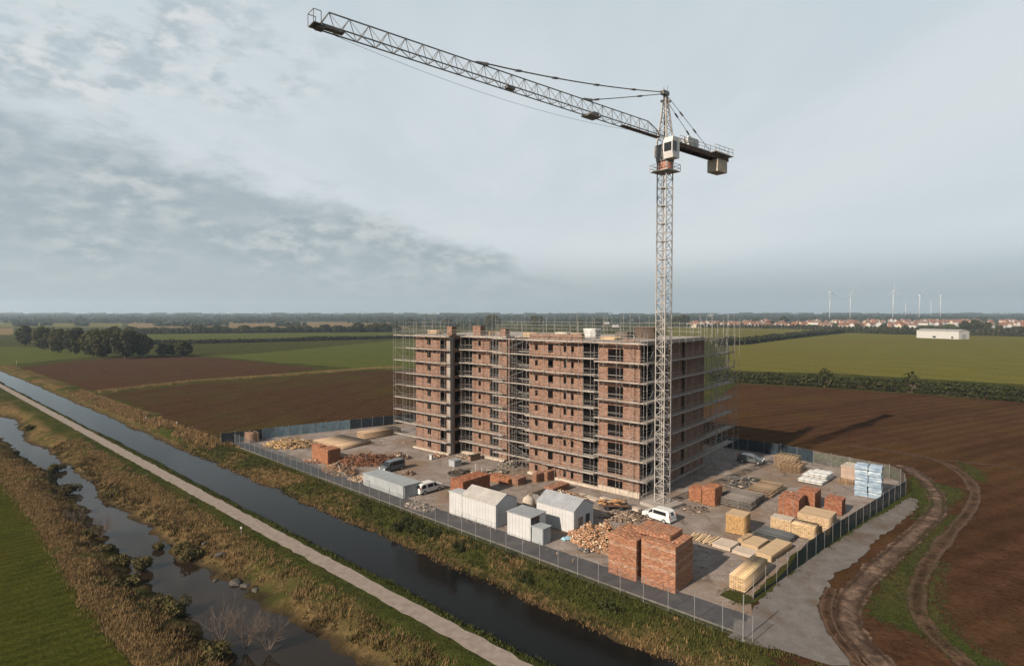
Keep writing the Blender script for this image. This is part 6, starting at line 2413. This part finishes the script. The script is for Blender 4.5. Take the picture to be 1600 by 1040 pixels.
heap(625, 716, 2.2, 1.4, .9, 90, 'dark scrap heap behind the grey van', (0.12, 0.075, .055), (.9, .2, .1), 8, 'scrap_heap')
heap(1162, 757, 4.0, 1.9, 1.0, 200, 'dark tangle of steel bars behind the grey formwork panels', (0.085, 0.08, 0.078), (2.6, .09, .06), 9, 'scrap_heap', flat=.16, rz=.6)
heap(1085, 797, 2.0, 1.2, .35, 60, 'brown scrap boards on the ground before the orange pallets', (0.15, 0.115, .09), (1.6, .15, .05), 10, 'scrap_heap', flat=.06)
heap(885, 775, 4.2, 1.6, .6, 180, 'brown heap of brick rubble along the front plinth', (0.25, 0.16, .105), (.7, .2, .09), 11, 'rubble_heap', rz=UY)
heap(470, 690, 2.6, 1.2, .5, 60, 'pale flat offcuts right of the left timber heap', (0.48, 0.36, .24), (1.8, .25, .05), 12, flat=.06)
heap(800, 728, 2.8, 1.5, 1.1, 120, 'grey scrap pile at the foot of the recess', (0.17, .15, .13), (1.1, .2, .09), 13, 'scrap_heap')
heap(733, 716, 3.0, 1.2, .6, 90, 'brown timber scraps at the foot of the set back bay', (0.20, .145, .105), (1.2, .18, .08), 14, 'scrap_heap')
heap(685, 713, 1.6, .9, .5, 50, 'reddish scrap beside the white box before the left wing', (0.22, .11, .075), (.9, .16, .08), 15, 'scrap_heap')
heap(770, 739, 2.8, .9, .5, 70, 'dark bars and boards lying before the front', (0.10, .09, .08), (2.2, .1, .08), 16, 'scrap_heap', flat=.08)
heap(640, 741, 1.2, .8, .6, 40, 'small dark scrap lump right of the grey van', (0.13, .08, .06), (.7, .2, .1), 17, 'scrap_heap')
heap(915, 862, 1.0, .5, .3, 30, 'small dark litter at the foot of the rubble heap', (0.10, .10, .10), (.3, .2, .08), 18, 'scrap_heap')
for (x, y, w_, d_, h_, lab) in [(720, 740, 3.0, 2.4, .4, 'flat dark mound of soil before the building'), (655, 792, 3.5, 1.8, .35, 'low pale mound of sand beside the road')]:
    heap(x, y, w_, d_, h_, 30, lab, (0.06, .048, .04) if x == 720 else (.25, .2, .16), (.35, .3, .15), int(x), 'soil_mound', core=M_SOIL if x == 720 else M_SITE, rz=UY)

# offcuts, clods and litter trodden into the yard
rsc = np.random.default_rng(90)
YARD = np.array([at(x, y)[:2] for x, y in [(380, 694), (520, 676), (640, 662), (652, 712), (720, 726), (830, 748), (1000, 790), (1060, 780), (1150, 715), (1250, 722), (1400, 755), (1330, 808), (1180, 915), (1150, 955), (960, 905), (760, 832), (560, 752)]])
lo_y, hi_y = YARD.min(0), YARD.max(0)
q_ = lo_y + (hi_y - lo_y) * rsc.random((5200, 2))
q_ = q_[(poly_sdf(q_, YARD) < -0.6) & (vnoise(q_, 7.0, 44) + rsc.normal(0, .12, len(q_)) > 0.56)]
r_s = random.Random(91)
B, Cc = [], []
for px_, py_ in q_:
    big = r_s.random() < 0.12
    B.append((px_, py_, 0.07, r_s.uniform(.5, 1.6) if big else r_s.uniform(.08, .35), r_s.uniform(.06, .16), r_s.uniform(.03, .10), r_s.random() * 3.14))
    Cc.append(tint(r_s.choice([(.24, .17, .11), (.10, .08, .065), (.16, .13, .11), (.20, .10, .06), (.30, .26, .22)]), r_s, .3))
sd_o = link('yard_litter', pieces_mesh('yard_litter', B, Cc))
tag(sd_o, 'small offcuts, clods and litter strewn over the yard', 'litter', kind='stuff')

# ------------------------------------------------------------------ cabins and containers
M_CABW = m_noise('cabin_white', (0.395, 0.388, 0.385), 0.07, 0.7, 0.55, 0.35, 0, 0, 0.12)
M_CABG = m_noise('container_grey', (0.28, 0.295, 0.30), 0.1, 0.7, 0.5, 0.35, 0, 0, 0.15)
M_ROOFG = m_noise('cabin_roof', (0.33, 0.305, 0.28), 0.14, 0.9, 0.7, 0.3, 0, 0, 0.2)
M_ROOFB = m_noise('cabin_roof_blue', (0.25, 0.255, 0.265), 0.14, 0.9, 0.7, 0.3, 0, 0, 0.2)
M_DOOR = m_noise('door_dark', (0.022, 0.024, 0.028), 0.2, 1, 0.6)


def ribs(mb, L, D, H, pitch=0.42, dep=0.045, z0=0.15, ends=True, zt=None):
    for x in np.arange(pitch / 2, L, pitch):
        mb.b2((x - .09, 0.001, z0), (x + .09, dep, (H if zt is None else zt) - 0.12))
        mb.b2((x - .09, -D - dep, z0), (x + .09, -D - .001, H - 0.12))
    if ends:
        for y in np.arange(pitch / 2, D, pitch):
            mb.b2((-dep, -y - .09, z0), (-.001, -y + .09, H - 0.12))
    return mb


def cabin(corner, left, right, top_y, label, roof='gable', roofm=M_ROOFG, wallm=M_CABW, rise=0.8, H=None, D=None, name='site_cabin', rib=0.6, group='white site cabins', cat='cabin'):
    c, rz, L, DD, HH = frame_of(corner, left, right, top_y)
    H, D = H or HH, D or DD
    o = thing(name, label, cat, c, rz, group)
    mb = MB()
    mb.b2((0, -D, .06), (L, 0, H))
    if roof == 'gable':
        for x in (0.0, L):
            q = [(x, -D, H), (x, 0, H), (x, -D / 2, H + rise)]
            mb.poly(q if x else q[::-1])
    wo = mb.build('wall', wallm, o)
    ribs(MB(), L, D, H, rib, 0.03).build('cladding_rib', wallm, wo)
    rf = MB()
    e = .12
    if roof == 'gable':
        for s in (0, 1):
            ya, yb = (e, -D / 2) if s == 0 else (-D - e, -D / 2)
            za = H - rise * e / (D / 2)
            p0, p1, p2, p3 = (-e, ya, za), (L + e, ya, za), (L + e, yb, H + rise), (-e, yb, H + rise)
            up = lambda p_, k: (p_[0], p_[1], p_[2] + k)
            pts = [up(p0, .012), up(p1, .012), up(p2, .012), up(p3, .012), up(p0, .09), up(p1, .09), up(p2, .09), up(p3, .09)]
            rf.hexa(pts if s else [pts[i] for i in (1, 0, 3, 2, 5, 4, 7, 6)])
            for x in np.arange(0.2, L, 0.5):
                q0, q1 = Vector((x, ya, za + .1)), Vector((x, yb, H + rise + .1))
                rf.beam(q0, q1, .025, n=4)
    else:
        rf.b2((-e, -D - e, H + .004), (L + e, e, H + .09))
        for x in np.arange(0.25, L, 0.5):
            rf.b2((x - .03, -D - e + .03, H + .0905), (x + .03, e - .03, H + .125))
    rf.build('roof', roofm, o)
    return o, L, D, H


k1, L1, D1_, H1 = cabin((774.7, 826), (721, 808.5), (808, 813), 788.5, 'long white cabin with pale pitched roof by the road', rise=1.1)
k1b, Lb1, Db1, Hb1 = cabin((721.8, 808.6), (702, 802), (735, 803), 772.5, 'low flat white store joined to the left of the long cabin', 'flat', M_CABW)
k2, L2, D2_, H2 = cabin((829, 846.5), (791, 835.5), (854.5, 836), 808.5, 'square white cabin with flat grey roof between two cabins', 'flat', M_ROOFB)
MB().b2((-0.05, -1.9, 1.2), (-0.034, -0.1, H2 - .1)).build('window', M_DARKGLASS, k2)
k3, L3, D3_, H3 = cabin((896.5, 834.5), (839, 816), (931.5, 821.5), 798, 'white gabled cabin with grey roof, rightmost of the cabins', rise=1.2, roofm=M_ROOFB)
MB().b2((-0.055, -D3_ * .45, .1), (-.034, -D3_ * .24, 2.05)).build('door', m_noise('door_brown', (.14, .105, .08), .2, 1), k3)
MB().b2((-0.055, -D3_ * .80, .1), (-.034, -D3_ * .60, 2.15)).build('door', M_DOOR, k3)
ac = thing('air_conditioner', 'small cream air conditioning unit at the gabled cabin wall', 'air conditioner', k3.location + Matrix.Rotation(k3.rotation_euler.z, 3, 'Z') @ Vector((-0.45, -D3_ * .36, 0)), k3.rotation_euler.z)
MB().b2((-.3, -.45, .12), (.3, .45, .85)).build('housing', M_PLINTH, ac)
MB().beam((-.302, 0, .5), (-.33, 0, .5), .26, n=12).build('fan_grille', M_CRANE_D, ac)
cabin((848, 852.5), (830.5, 847), (861.5, 847), 826.5, 'small pale grey store box in front of the square cabin', 'flat', M_CABG, M_CABG, rib=.35, name='store_box', group=None, cat='store box')
# grey container
kc, Lc, Dc, Hc = cabin((630, 779.5), (570.5, 757), (651.5, 770.5), 759.5, 'long pale grey corrugated shipping container by the road', 'flat', M_CABG, M_CABG, rib=.36, name='shipping_container', group=None, cat='container')
MB().b2((Lc - 1.9, .032, .95), (Lc - .9, .05, 1.15)).build('marking', M_CRANE_D, kc)
for y in (-.25, -.8, -Dc + .8, -Dc + .25):
    MB().beam((-.07, y, .15), (-.07, y, Hc - .1), .03, n=6).build('lock_bar', M_CABW, kc)
cabin((1347, 753), (1317, 745.5), (1358, 747), 733, 'pale brown container behind the blue wrapped blocks', 'flat', M_PLINTH, m_noise('container_brown', (.27, .20, .16), .15, 1), name='shipping_container', group=None, cat='container')
# white handrail before the cabins
hr = thing('handrail', 'thin pale handrail in front of the white cabins', 'railing', at(776, 828.5), UY)
Lh = (at(776, 828.5) - at(704, 806)).length
for x in np.arange(0, Lh + .1, 1.5):
    MB().beam((0, 0, .05), (0, 0, 1.1), .025, n=5).build('post', M_CABW, hr, (x, 0.25, 0))
MB().beam((0, .25, 1.1), (Lh, .25, 1.1), .025, n=5).build('top_rail', M_CABW, hr)
MB().beam((0, .25, .6), (Lh, .25, .6), .02, n=5).build('mid_rail', M_CABW, hr)

# blue wrapped blocks: two columns, six tiers
t = NT('blue_shrink_wrap')
n1 = t.noise(t.mapping(t.obj(), (.6, .6, 2.2)), 1.3, 5, .6, .6)
M_WRAP = t.done(t.ramp(n1, [(.3, (.10, .15, .21)), (.5, (.20, .26, .32)), (.68, (.41, .44, .46))]), .25, .5)
c, rz, L, D, H = frame_of((1377, 781.5), (1334, 775), (1385, 777.5), 730)
wb = thing('wrapped_blocks', 'tall blue film wrapped block stack by the green fence', 'wrapped blocks', c, rz)
rw_ = random.Random(4)
nt = 6
for k in range(nt):
    for j in range(2):
        w = L / 2 - .06
        bmx = MB()
        x0_, x1_ = j * L / 2 + .03, (j + 1) * L / 2 - .03
        z0, z1 = .08 + k * H / nt, .08 + (k + 1) * H / nt - .06
        b_ = .08
        bmx.hexa([(x0_ + b_, -D + b_, z0), (x1_ - b_, -D + b_, z0), (x1_ - b_, -b_, z0), (x0_ + b_, -b_, z0), (x0_, -D, z0 + .12), (x1_, -D, z0 + .12), (x1_, 0, z0 + .12), (x0_, 0, z0 + .12)])
        bmx.hexa([(x0_, -D, z0 + .121), (x1_, -D, z0 + .121), (x1_, 0, z0 + .121), (x0_, 0, z0 + .121), (x0_ + .02, -D + .02, z1 - .1), (x1_ - .02, -D + .02, z1 - .1), (x1_ - .02, -.02, z1 - .1), (x0_ + .02, -.02, z1 - .1)])
        bmx.hexa([(x0_ + .02, -D + .02, z1 - .099), (x1_ - .02, -D + .02, z1 - .099), (x1_ - .02, -.02, z1 - .099), (x0_ + .02, -.02, z1 - .099), (x0_ + .12, -D + .12, z1), (x1_ - .12, -D + .12, z1), (x1_ - .12, -.12, z1), (x0_ + .12, -.12, z1)])
        bmx.build('wrapped_pack', M_WRAP, wb, (rw_.uniform(-.05, .05), rw_.uniform(-.05, .05), 0))
# white bulk bags
M_BAG = m_noise('white_sack', (.46, .45, .43), .1, 2.2, .7, .25, 0, .5)


def pillow(mb, c, s, rz, n=6):
    """a stuffed sack"""
    base = len(mb.v)
    cr_, sr_ = math.cos(rz), math.sin(rz)
    for sg in (1, -1):
        for i in range(n + 1):
            for j in range(n + 1):
                u_, v_ = i / n * 2 - 1, j / n * 2 - 1
                h = (max(0, 1 - u_ ** 4) * max(0, 1 - v_ ** 4)) ** .5
                x, y = u_ * s[0] / 2, v_ * s[1] / 2
                mb.v.append((c[0] + x * cr_ - y * sr_, c[1] + x * sr_ + y * cr_, c[2] + sg * h * s[2] / 2))
    m1 = (n + 1) * (n + 1)
    for k, sg in enumerate((1, -1)):
        for i in range(n):
            for j in range(n):
                a_ = base + k * m1 + i * (n + 1) + j
                q = (a_, a_ + n + 1, a_ + n + 2, a_ + 1)
                mb.f.append(q if sg > 0 else q[::-1]); mb.m.append(0)


c, rz, L, D, H = frame_of((1284, 760), (1248, 752), (1303, 748), 750)
sb = thing('sack_pallet', 'white sacks heaped on the yard behind the brick pallets', 'sacks', c, rz)
rs_ = random.Random(8)
for k in range(4):
    for i in range(4):
        for j in range(3):
            if k == 3 and (i == 3 or j == 0):
                continue
            if k > 1 and j == 0:
                continue
            mb = MB()
            pillow(mb, (0, 0, 0), (L / 4 * 1.08, D / 3 * 1.08, .42), rs_.uniform(-.08, .08))
            mb.build('sack', M_BAG, sb, ((i + .5) * L / 4, -(j + .5) * D / 3, .27 + k * .34), smooth=True)

# blue tarpaulin scrap, gas tank, boxes, posts before the front
tp = thing('tarpaulin', 'crumpled pale blue tarpaulin on the ground by the gabled cabin', 'tarpaulin', at(886, 843), .4)
mb = MB()
pillow(mb, (0, 0, .15), (1.5, .8, .5), 0, 8)
rt_ = random.Random(2)
mb.v = [(x + rt_.uniform(-.05, .05), y + rt_.uniform(-.05, .05), max(.07, z + rt_.uniform(-.09, .09))) for x, y, z in mb.v]
mb.build('sheet', m_noise('tarp_blue', (.24, .38, .45), .25, 3, .5, .4), tp)
tk = thing('water_tank', 'round pale tank standing between two cabins', 'tank', at(826, 795))
mb = MB()
prev = None
for z, rr_ in [(.1, .75), (.35, .95), (1.2, 1.0), (1.7, .9), (2.0, .6), (2.15, .25)]:
    if prev:
        mb.beam((0, 0, prev[0]), (0, 0, z), prev[1], n=16, r2=rr_, caps=False)
    prev = (z, rr_)
mb.beam((0, 0, 2.15), (0, 0, 2.25), .25, n=16)
mb.build('shell', M_PLINTH, tk, smooth=True)
MB().beam((.0, -.99, .3), (0, -1.15, .3), .08, n=8).build('valve', M_CRANE_D, tk)
gb = cabin((710, 730), (701.8, 727.5), (718, 726.5), 722, 'small grey generator box before the left wing', 'flat', M_CABG, M_CABG, name='generator', group=None, cat='generator', H=1.25)
sk = cabin((735, 721), (731.5, 720), (749, 716.5), 713, 'brown open skip before the set back bay', 'flat', M_SOIL, m_noise('skip_brown', (.20, .13, .09), .25, 1), name='skip', group=None, cat='skip', H=1.1)
sk2 = cabin((842, 781), (833.5, 778), (857, 774), 772, 'dark steel skip behind the gabled cabin', 'flat', M_SOIL, M_CRANE_D, name='skip', group=None, cat='skip', H=.9)
for (x, y, h, lab) in [(743, 740, 2.0, 'white marker post before the soil mound, left of two'), (753, 743.5, 1.7, 'white marker post before the soil mound, right of two')]:
    o = thing('marker_post', lab, 'post', at(x, y))
    MB().beam((0, 0, .05), (0, 0, h), .06, n=6).build('shaft', M_CABW, o)
    MB().box((0, 0, .1), (.4, .4, .08)).build('foot', M_CABW, o)
o = thing('utility_box', 'small white utility box before the left wing', 'utility box', at(674, 718), UY)
MB().b2((-.35, -.25, .06), (.35, .25, 1.05)).build('housing', M_CABW, o)
MB().b2((-.4, -.3, 1.053), (.4, .3, 1.12)).build('lid', M_CABG, o)
# flatbed trailer with a rusty load
ftl = thing('flatbed_trailer', 'flatbed trailer carrying a rust brown load by the gabled cabin', 'trailer', at(936, 798), math.atan2(0.766, 0.643) - .95)
MB().b2((0, 0, .75), (4.6, 2.0, .95)).build('bed', M_RUST, ftl)
for x in (1.2, 3.4):
    for y in (-.02, 1.85):
        wl_ = MB().beam((x, y, .42), (x, y + .17, .42), .36, n=14)
        wl_.build('wheel', M_DOOR, ftl)
B, Cc = [], []
rl_ = random.Random(6)
for k in range(46):
    B.append((rl_.uniform(.4, 4.2), rl_.uniform(.2, 1.8), 1.0 + rl_.uniform(0, .45), rl_.uniform(.5, 1.6), .18, .12, rl_.gauss(0, .25), rl_.gauss(0, .08))); Cc.append(tint((.33, .17, .07), rl_, .35, .2, (.16, .13, .1)))
lo_ = link('load', pieces_mesh('load', B, Cc), ftl)
lo_['kind'] = 'stuff'
# long concrete beams laid before the right wing
for (a_, b_, w_, h_, lab) in [((940, 779), (1000, 799), .9, .35, 'pale concrete beam lying along the right wing'), ((905, 772), (935, 782), 1.3, .15, 'pale concrete strip before the middle front')]:
    p0, p1 = at(*a_), at(*b_)
    d_ = p1 - p0
    o = thing('concrete_beam', lab, 'concrete beam', p0, math.atan2(d_.y, d_.x))
    MB().b2((0, -w_ / 2, .055), (d_.length, w_ / 2, .055 + h_)).build('beam', M_PLINTH, o)
    MB().b2((d_.length * .3, -w_ / 2 + .1, .058 + h_), (d_.length * .34, w_ / 2 - .1, .11 + h_)).build('lifting_plate', M_RUST, o)
# materials on the roof
for i, (px, back, L, D, H, cc, lab) in enumerate([(830, 4, 3.4, 1.6, .9, WOODP, 'pale timber stack on the roof above the middle front'), (862, 3.2, 4.5, 1.4, .7, WOOD, 'tan timber stack on the roof edge'), (902, 3.5, 2.6, 1.5, 1.1, (.33, .25, .17), 'brown material stack on the roof beside the parapet'), (925, 9, 3.0, 2.0, 1.8, (.45, .44, .42), 'grey covered stack on the roof left of the crane'), (955, 4, 3.6, 2.2, .6, WOODP, 'pale boards on the roof of the right wing'),
                                                    (975, 9, 2.8, 2.2, 1.3, (.12, .10, .085), 'dark tarpaulined stack on the roof of the right wing'), (680, 5, 3.5, 2.0, .8, WOODP, 'pale board stack on the roof of the left wing'), (765, 7, 2.6, 1.5, .8, WOOD, 'timber stack on the roof of the set back bay'), (1010, 12, 4.0, 2.4, 2.2, (.10, .075, .06), 'dark hut like stack on the roof right of the crane mast'), (880, 8, 3.0, 2.0, 1.0, (.40, .36, .31), 'grey bag stack in the roof middle')]):
    x = t_of(px, back)
    p_ = C0 + E1 * x + E2 * back
    o = thing('roof_material_stack', lab, 'material stack', (p_.x, p_.y, HB + .29), BRZ + rng.normal(0, .15), 'materials stored on the roof')
    r = random.Random(i)
    B, Cc = [], []
    nl = max(2, int(H / .18))
    for k in range(nl):
        for j in range(6):
            B.append((r.uniform(-.1, .1), (j - 2.5) * D / 6, .04 + (k + .5) * H / nl, L * r.uniform(.85, 1.02), D / 6 - .03, H / nl - .02)); Cc.append(tint(cc, r, .22))
    ob = link('boards', pieces_mesh('boards', B, Cc), o)
    ob['kind'] = 'stuff'
    MB().box((-L * .3, 0, .02), (.1, D, .036)).box((L * .3, 0, .02), (.1, D, .036)).build('bearer', M_BARK, o)

# ------------------------------------------------------------------ vehicles
M_TYRE = m_noise('tyre', (.018, .018, .018), .2, 3, .85)
M_RIM = NT('wheel_rim').done((.42, .42, .42), .4, .5, .6)
M_LAMPR = NT('tail_lamp').done((.30, .02, .015), .3, .5)
M_LAMPW = NT('head_lamp').done((.75, .75, .72), .15, .6)
M_TRIM = NT('bumper_trim').done((.03, .03, .032), .6, .3)


def vehicle(name, label, cat, loc, rz, paint, prof, W, side_glass, wheels, wr, rear_glass=None, wind=None, H=2.0, taper=.12, belt=1.0, group='vehicles in the yard'):
    """prof: side outline (x forward, z up); the body narrows above the belt line"""
    o = thing(name, label, cat, loc, rz, group)
    xm = sum(p[0] for p in prof) / len(prof)

    def half(z):
        return 1.0 if z <= belt else 1 - taper * (z - belt) / (H - belt)
    mb = MB()
    # body in slices across the width for rounded sides
    ws = [(-1.0, .93), (-.93, 1.0), (.93, 1.0), (1.0, .93)]
    zc, rings = .75, []
    for (f, s) in ws:
        ring = []
        for (x, z) in prof:
            xx = xm + (x - xm) * s if s < 1 else x
            zz = zc + (z - zc) * (s + .02 if s < 1 else 1)
            ring.append((xx, f * W / 2 * half(z), zz))
        rings.append(ring)
    n = len(prof)
    for ring in rings:
        mb.v += ring
    for k in range(len(ws) - 1):
        for i in range(n):
            j = (i + 1) % n
            a_, b_ = k * n + i, k * n + j
            mb.f.append((a_, b_, b_ + n, a_ + n)); mb.m.append(0)
    mb.f.append(tuple(reversed(range(n)))); mb.m.append(0)
    mb.f.append(tuple((len(ws) - 1) * n + i for i in range(n))); mb.m.append(0)
    me = mb.mesh('body', paint)
    bmn = bmesh.new()
    bmn.from_mesh(me)
    bmesh.ops.recalc_face_normals(bmn, faces=bmn.faces)
    bmn.to_mesh(me)
    bmn.free()
    body = link('body', me, o)
    for poly_ in side_glass:
        for s in (-1, 1):
            q = [(x, s * (W / 2 * half(z) * .995 + .025), z) for x, z in poly_]
            g = MB()
            inn = [(x, y - s * .06, z) for x, y, z in q]
            g.poly(q if s < 0 else q[::-1])
            m_ = len(q)
            for i in range(m_):
                j = (i + 1) % m_
                g.poly([q[i], inn[i], inn[j], q[j]] if s < 0 else [q[j], inn[j], inn[i], q[i]])
            g.build('side_window', M_DARKGLASS, o)
    for nm, gl in (('rear_window', rear_glass), ('windscreen', wind)):
        if gl:
            (xa, za), (xb, zb), wf = gl
            ya, yb = W / 2 * half(za) * wf, W / 2 * half(zb) * wf
            d_ = Vector((xb - xa, 0, zb - za)).normalized()
            nn = Vector((d_.z, 0, -d_.x)) * (-.03 if xa < xm else .03)
            if nn.x * (1 if xa > xm else -1) < 0:
                nn = -nn
            pts = [Vector((xa, -ya, za)), Vector((xa, ya, za)), Vector((xb, yb, zb)), Vector((xb, -yb, zb))]
            g = MB()
            g.hexa([p_ - nn for p_ in pts] + [p_ + nn for p_ in pts])
            g.build(nm, M_DARKGLASS, o)
    for x in wheels:
        for s in (-1, 1):
            y0, y1 = s * (W / 2 - .20), s * (W / 2 + .03)
            wo_ = MB().beam((x, y0, wr), (x, y1, wr), wr, n=18).build('wheel', M_TYRE, o)
            MB().beam((x, y1, wr), (x, y1 + s * .012, wr), wr * .6, n=14).build('rim', M_RIM, wo_)
    xf, xr = max(p[0] for p in prof), min(p[0] for p in prof)
    MB().box((xf - .06, 0, .48), (.22, W * .94, .26)).build('front_bumper', M_TRIM if paint is not M_VANW else paint, o)
    MB().box((xr + .06, 0, .48), (.22, W * .94, .26)).build('rear_bumper', M_TRIM if paint is not M_VANW else paint, o)
    for s in (-1, 1):
        MB().box((xf - .10, s * W * .38, .85), (.22, .30, .18)).build('headlight', M_LAMPW, o)
        MB().box((xr + .07, s * W * .44, 1.15), (.10, .14, .55)).build('tail_light', M_LAMPR, o)
        MB().box((xf - 1.35, s * (W / 2 + .08), 1.22), (.12, .18, .2)).build('mirror', M_TRIM, o)
    return o


M_VANW = m_noise('van_white', (.52, .505, .48), .04, .7, .3, .5)
M_VANG = m_noise('van_grey', (.10, .11, .115), .08, .7, .3, .5, .3)
M_CARG = m_noise('car_grey', (.095, .105, .112), .06, .7, .28, .5, .4)
mpv = [(-2.35, .35), (2.3, .35), (2.38, .75), (2.2, 1.05), (1.45, 1.2), (.75, 1.78), (.3, 1.92), (-1.7, 1.95), (-2.1, 1.75), (-2.4, 1.05)]
van_p = [(-2.55, .35), (2.45, .35), (2.52, .8), (2.35, 1.1), (1.75, 1.25), (1.05, 1.95), (.7, 2.05), (-2.3, 2.08), (-2.5, 1.95), (-2.58, 1.1)]
car_p = [(-2.2, .32), (2.15, .32), (2.25, .6), (2.1, .85), (1.2, 1.02), (.35, 1.52), (-.3, 1.62), (-1.5, 1.55), (-2.15, 1.05), (-2.28, .75)]
pick_p = [(-2.6, .4), (2.5, .4), (2.58, .8), (2.45, 1.12), (1.35, 1.2), (.75, 1.82), (.4, 1.9), (-1.9, 1.9), (-2.3, 1.75), (-2.6, 1.0)]

w0, w1 = at(1008.5, 806), at(1048, 817.5)
mid_ = (at(1042, 819.5) + at(1006.5, 808.5)) / 2
hd = at(1006.5, 808.5) - at(1042, 819.5)
rzv = math.atan2(hd.y, hd.x)
mid_ = mid_ + Vector((math.sin(rzv), -math.cos(rzv), 0)) * 0.95
v1 = vehicle('white_van', 'white people carrier van parked beside the crane foot', 'van', mid_, rzv, M_VANW, mpv, 1.95, [[(1.25, 1.2), (.55, 1.22), (.5, 1.72), (.78, 1.68)], [(.42, 1.2), (-1.85, 1.2), (-1.72, 1.72), (.4, 1.72)]], (1.45, -1.45), .36, ((-2.36, 1.25), (-2.13, 1.68), .35), ((1.5, 1.2), (.78, 1.78), .85), 1.95)
# grey van by the scrap heap: nose to the left front
p0, p1 = at(596, 740), at(627, 732)
hd = p0 - p1
v2 = vehicle('grey_van', 'dark grey van beside the rust brown scrap heap', 'van', (p0 + p1) / 2 + Vector((0, .6, 0)), math.atan2(hd.y, hd.x), M_VANG, van_p, 1.95, [[(1.5, 1.25), (.75, 1.25), (.7, 1.8), (1.05, 1.8)], [(.55, 1.25), (-2.2, 1.25), (-2.15, 1.8), (.55, 1.8)]], (1.55, -1.55), .36, None, ((1.8, 1.25), (1.1, 1.92), .88), 2.08)
# white pickup van right of the container: nose to the right
p0, p1 = at(684, 764), at(656, 772)
hd = p0 - p1
v3 = vehicle('white_pickup', 'white crew van parked at the end of the grey container', 'van', (p0 + p1) / 2, math.atan2(hd.y, hd.x), M_VANW, pick_p, 1.9, [[(1.2, 1.15), (.45, 1.15), (.4, 1.68), (.75, 1.66)], [(.2, 1.15), (-.9, 1.15), (-.9, 1.68), (.2, 1.68)], [(-1.3, 1.15), (-2.25, 1.15), (-2.1, 1.66), (-1.3, 1.68)]], (1.6, -1.6), .38, ((-2.56, 1.2), (-2.33, 1.68), .7), ((1.4, 1.18), (.8, 1.78), .85), 1.9)
# grey car at the rear fence: nose to the right
p0, p1 = at(1192, 725), at(1155, 720)
hd = p0 - p1
v4 = vehicle('grey_car', 'silver grey estate car parked at the rear fence', 'car', (p0 + p1) / 2, math.atan2(hd.y, hd.x), M_CARG, car_p, 1.8, [[(.95, 1.0), (-.3, 1.0), (-.35, 1.48), (.3, 1.42)], [(-.42, 1.0), (-1.75, 1.02), (-1.45, 1.42), (-.42, 1.48)]], (1.35, -1.35), .33, ((-2.1, 1.08), (-1.6, 1.48), .75), ((1.15, 1.03), (.42, 1.46), .82), 1.62)
v4.scale = (1.12, 1.12, 1.12)
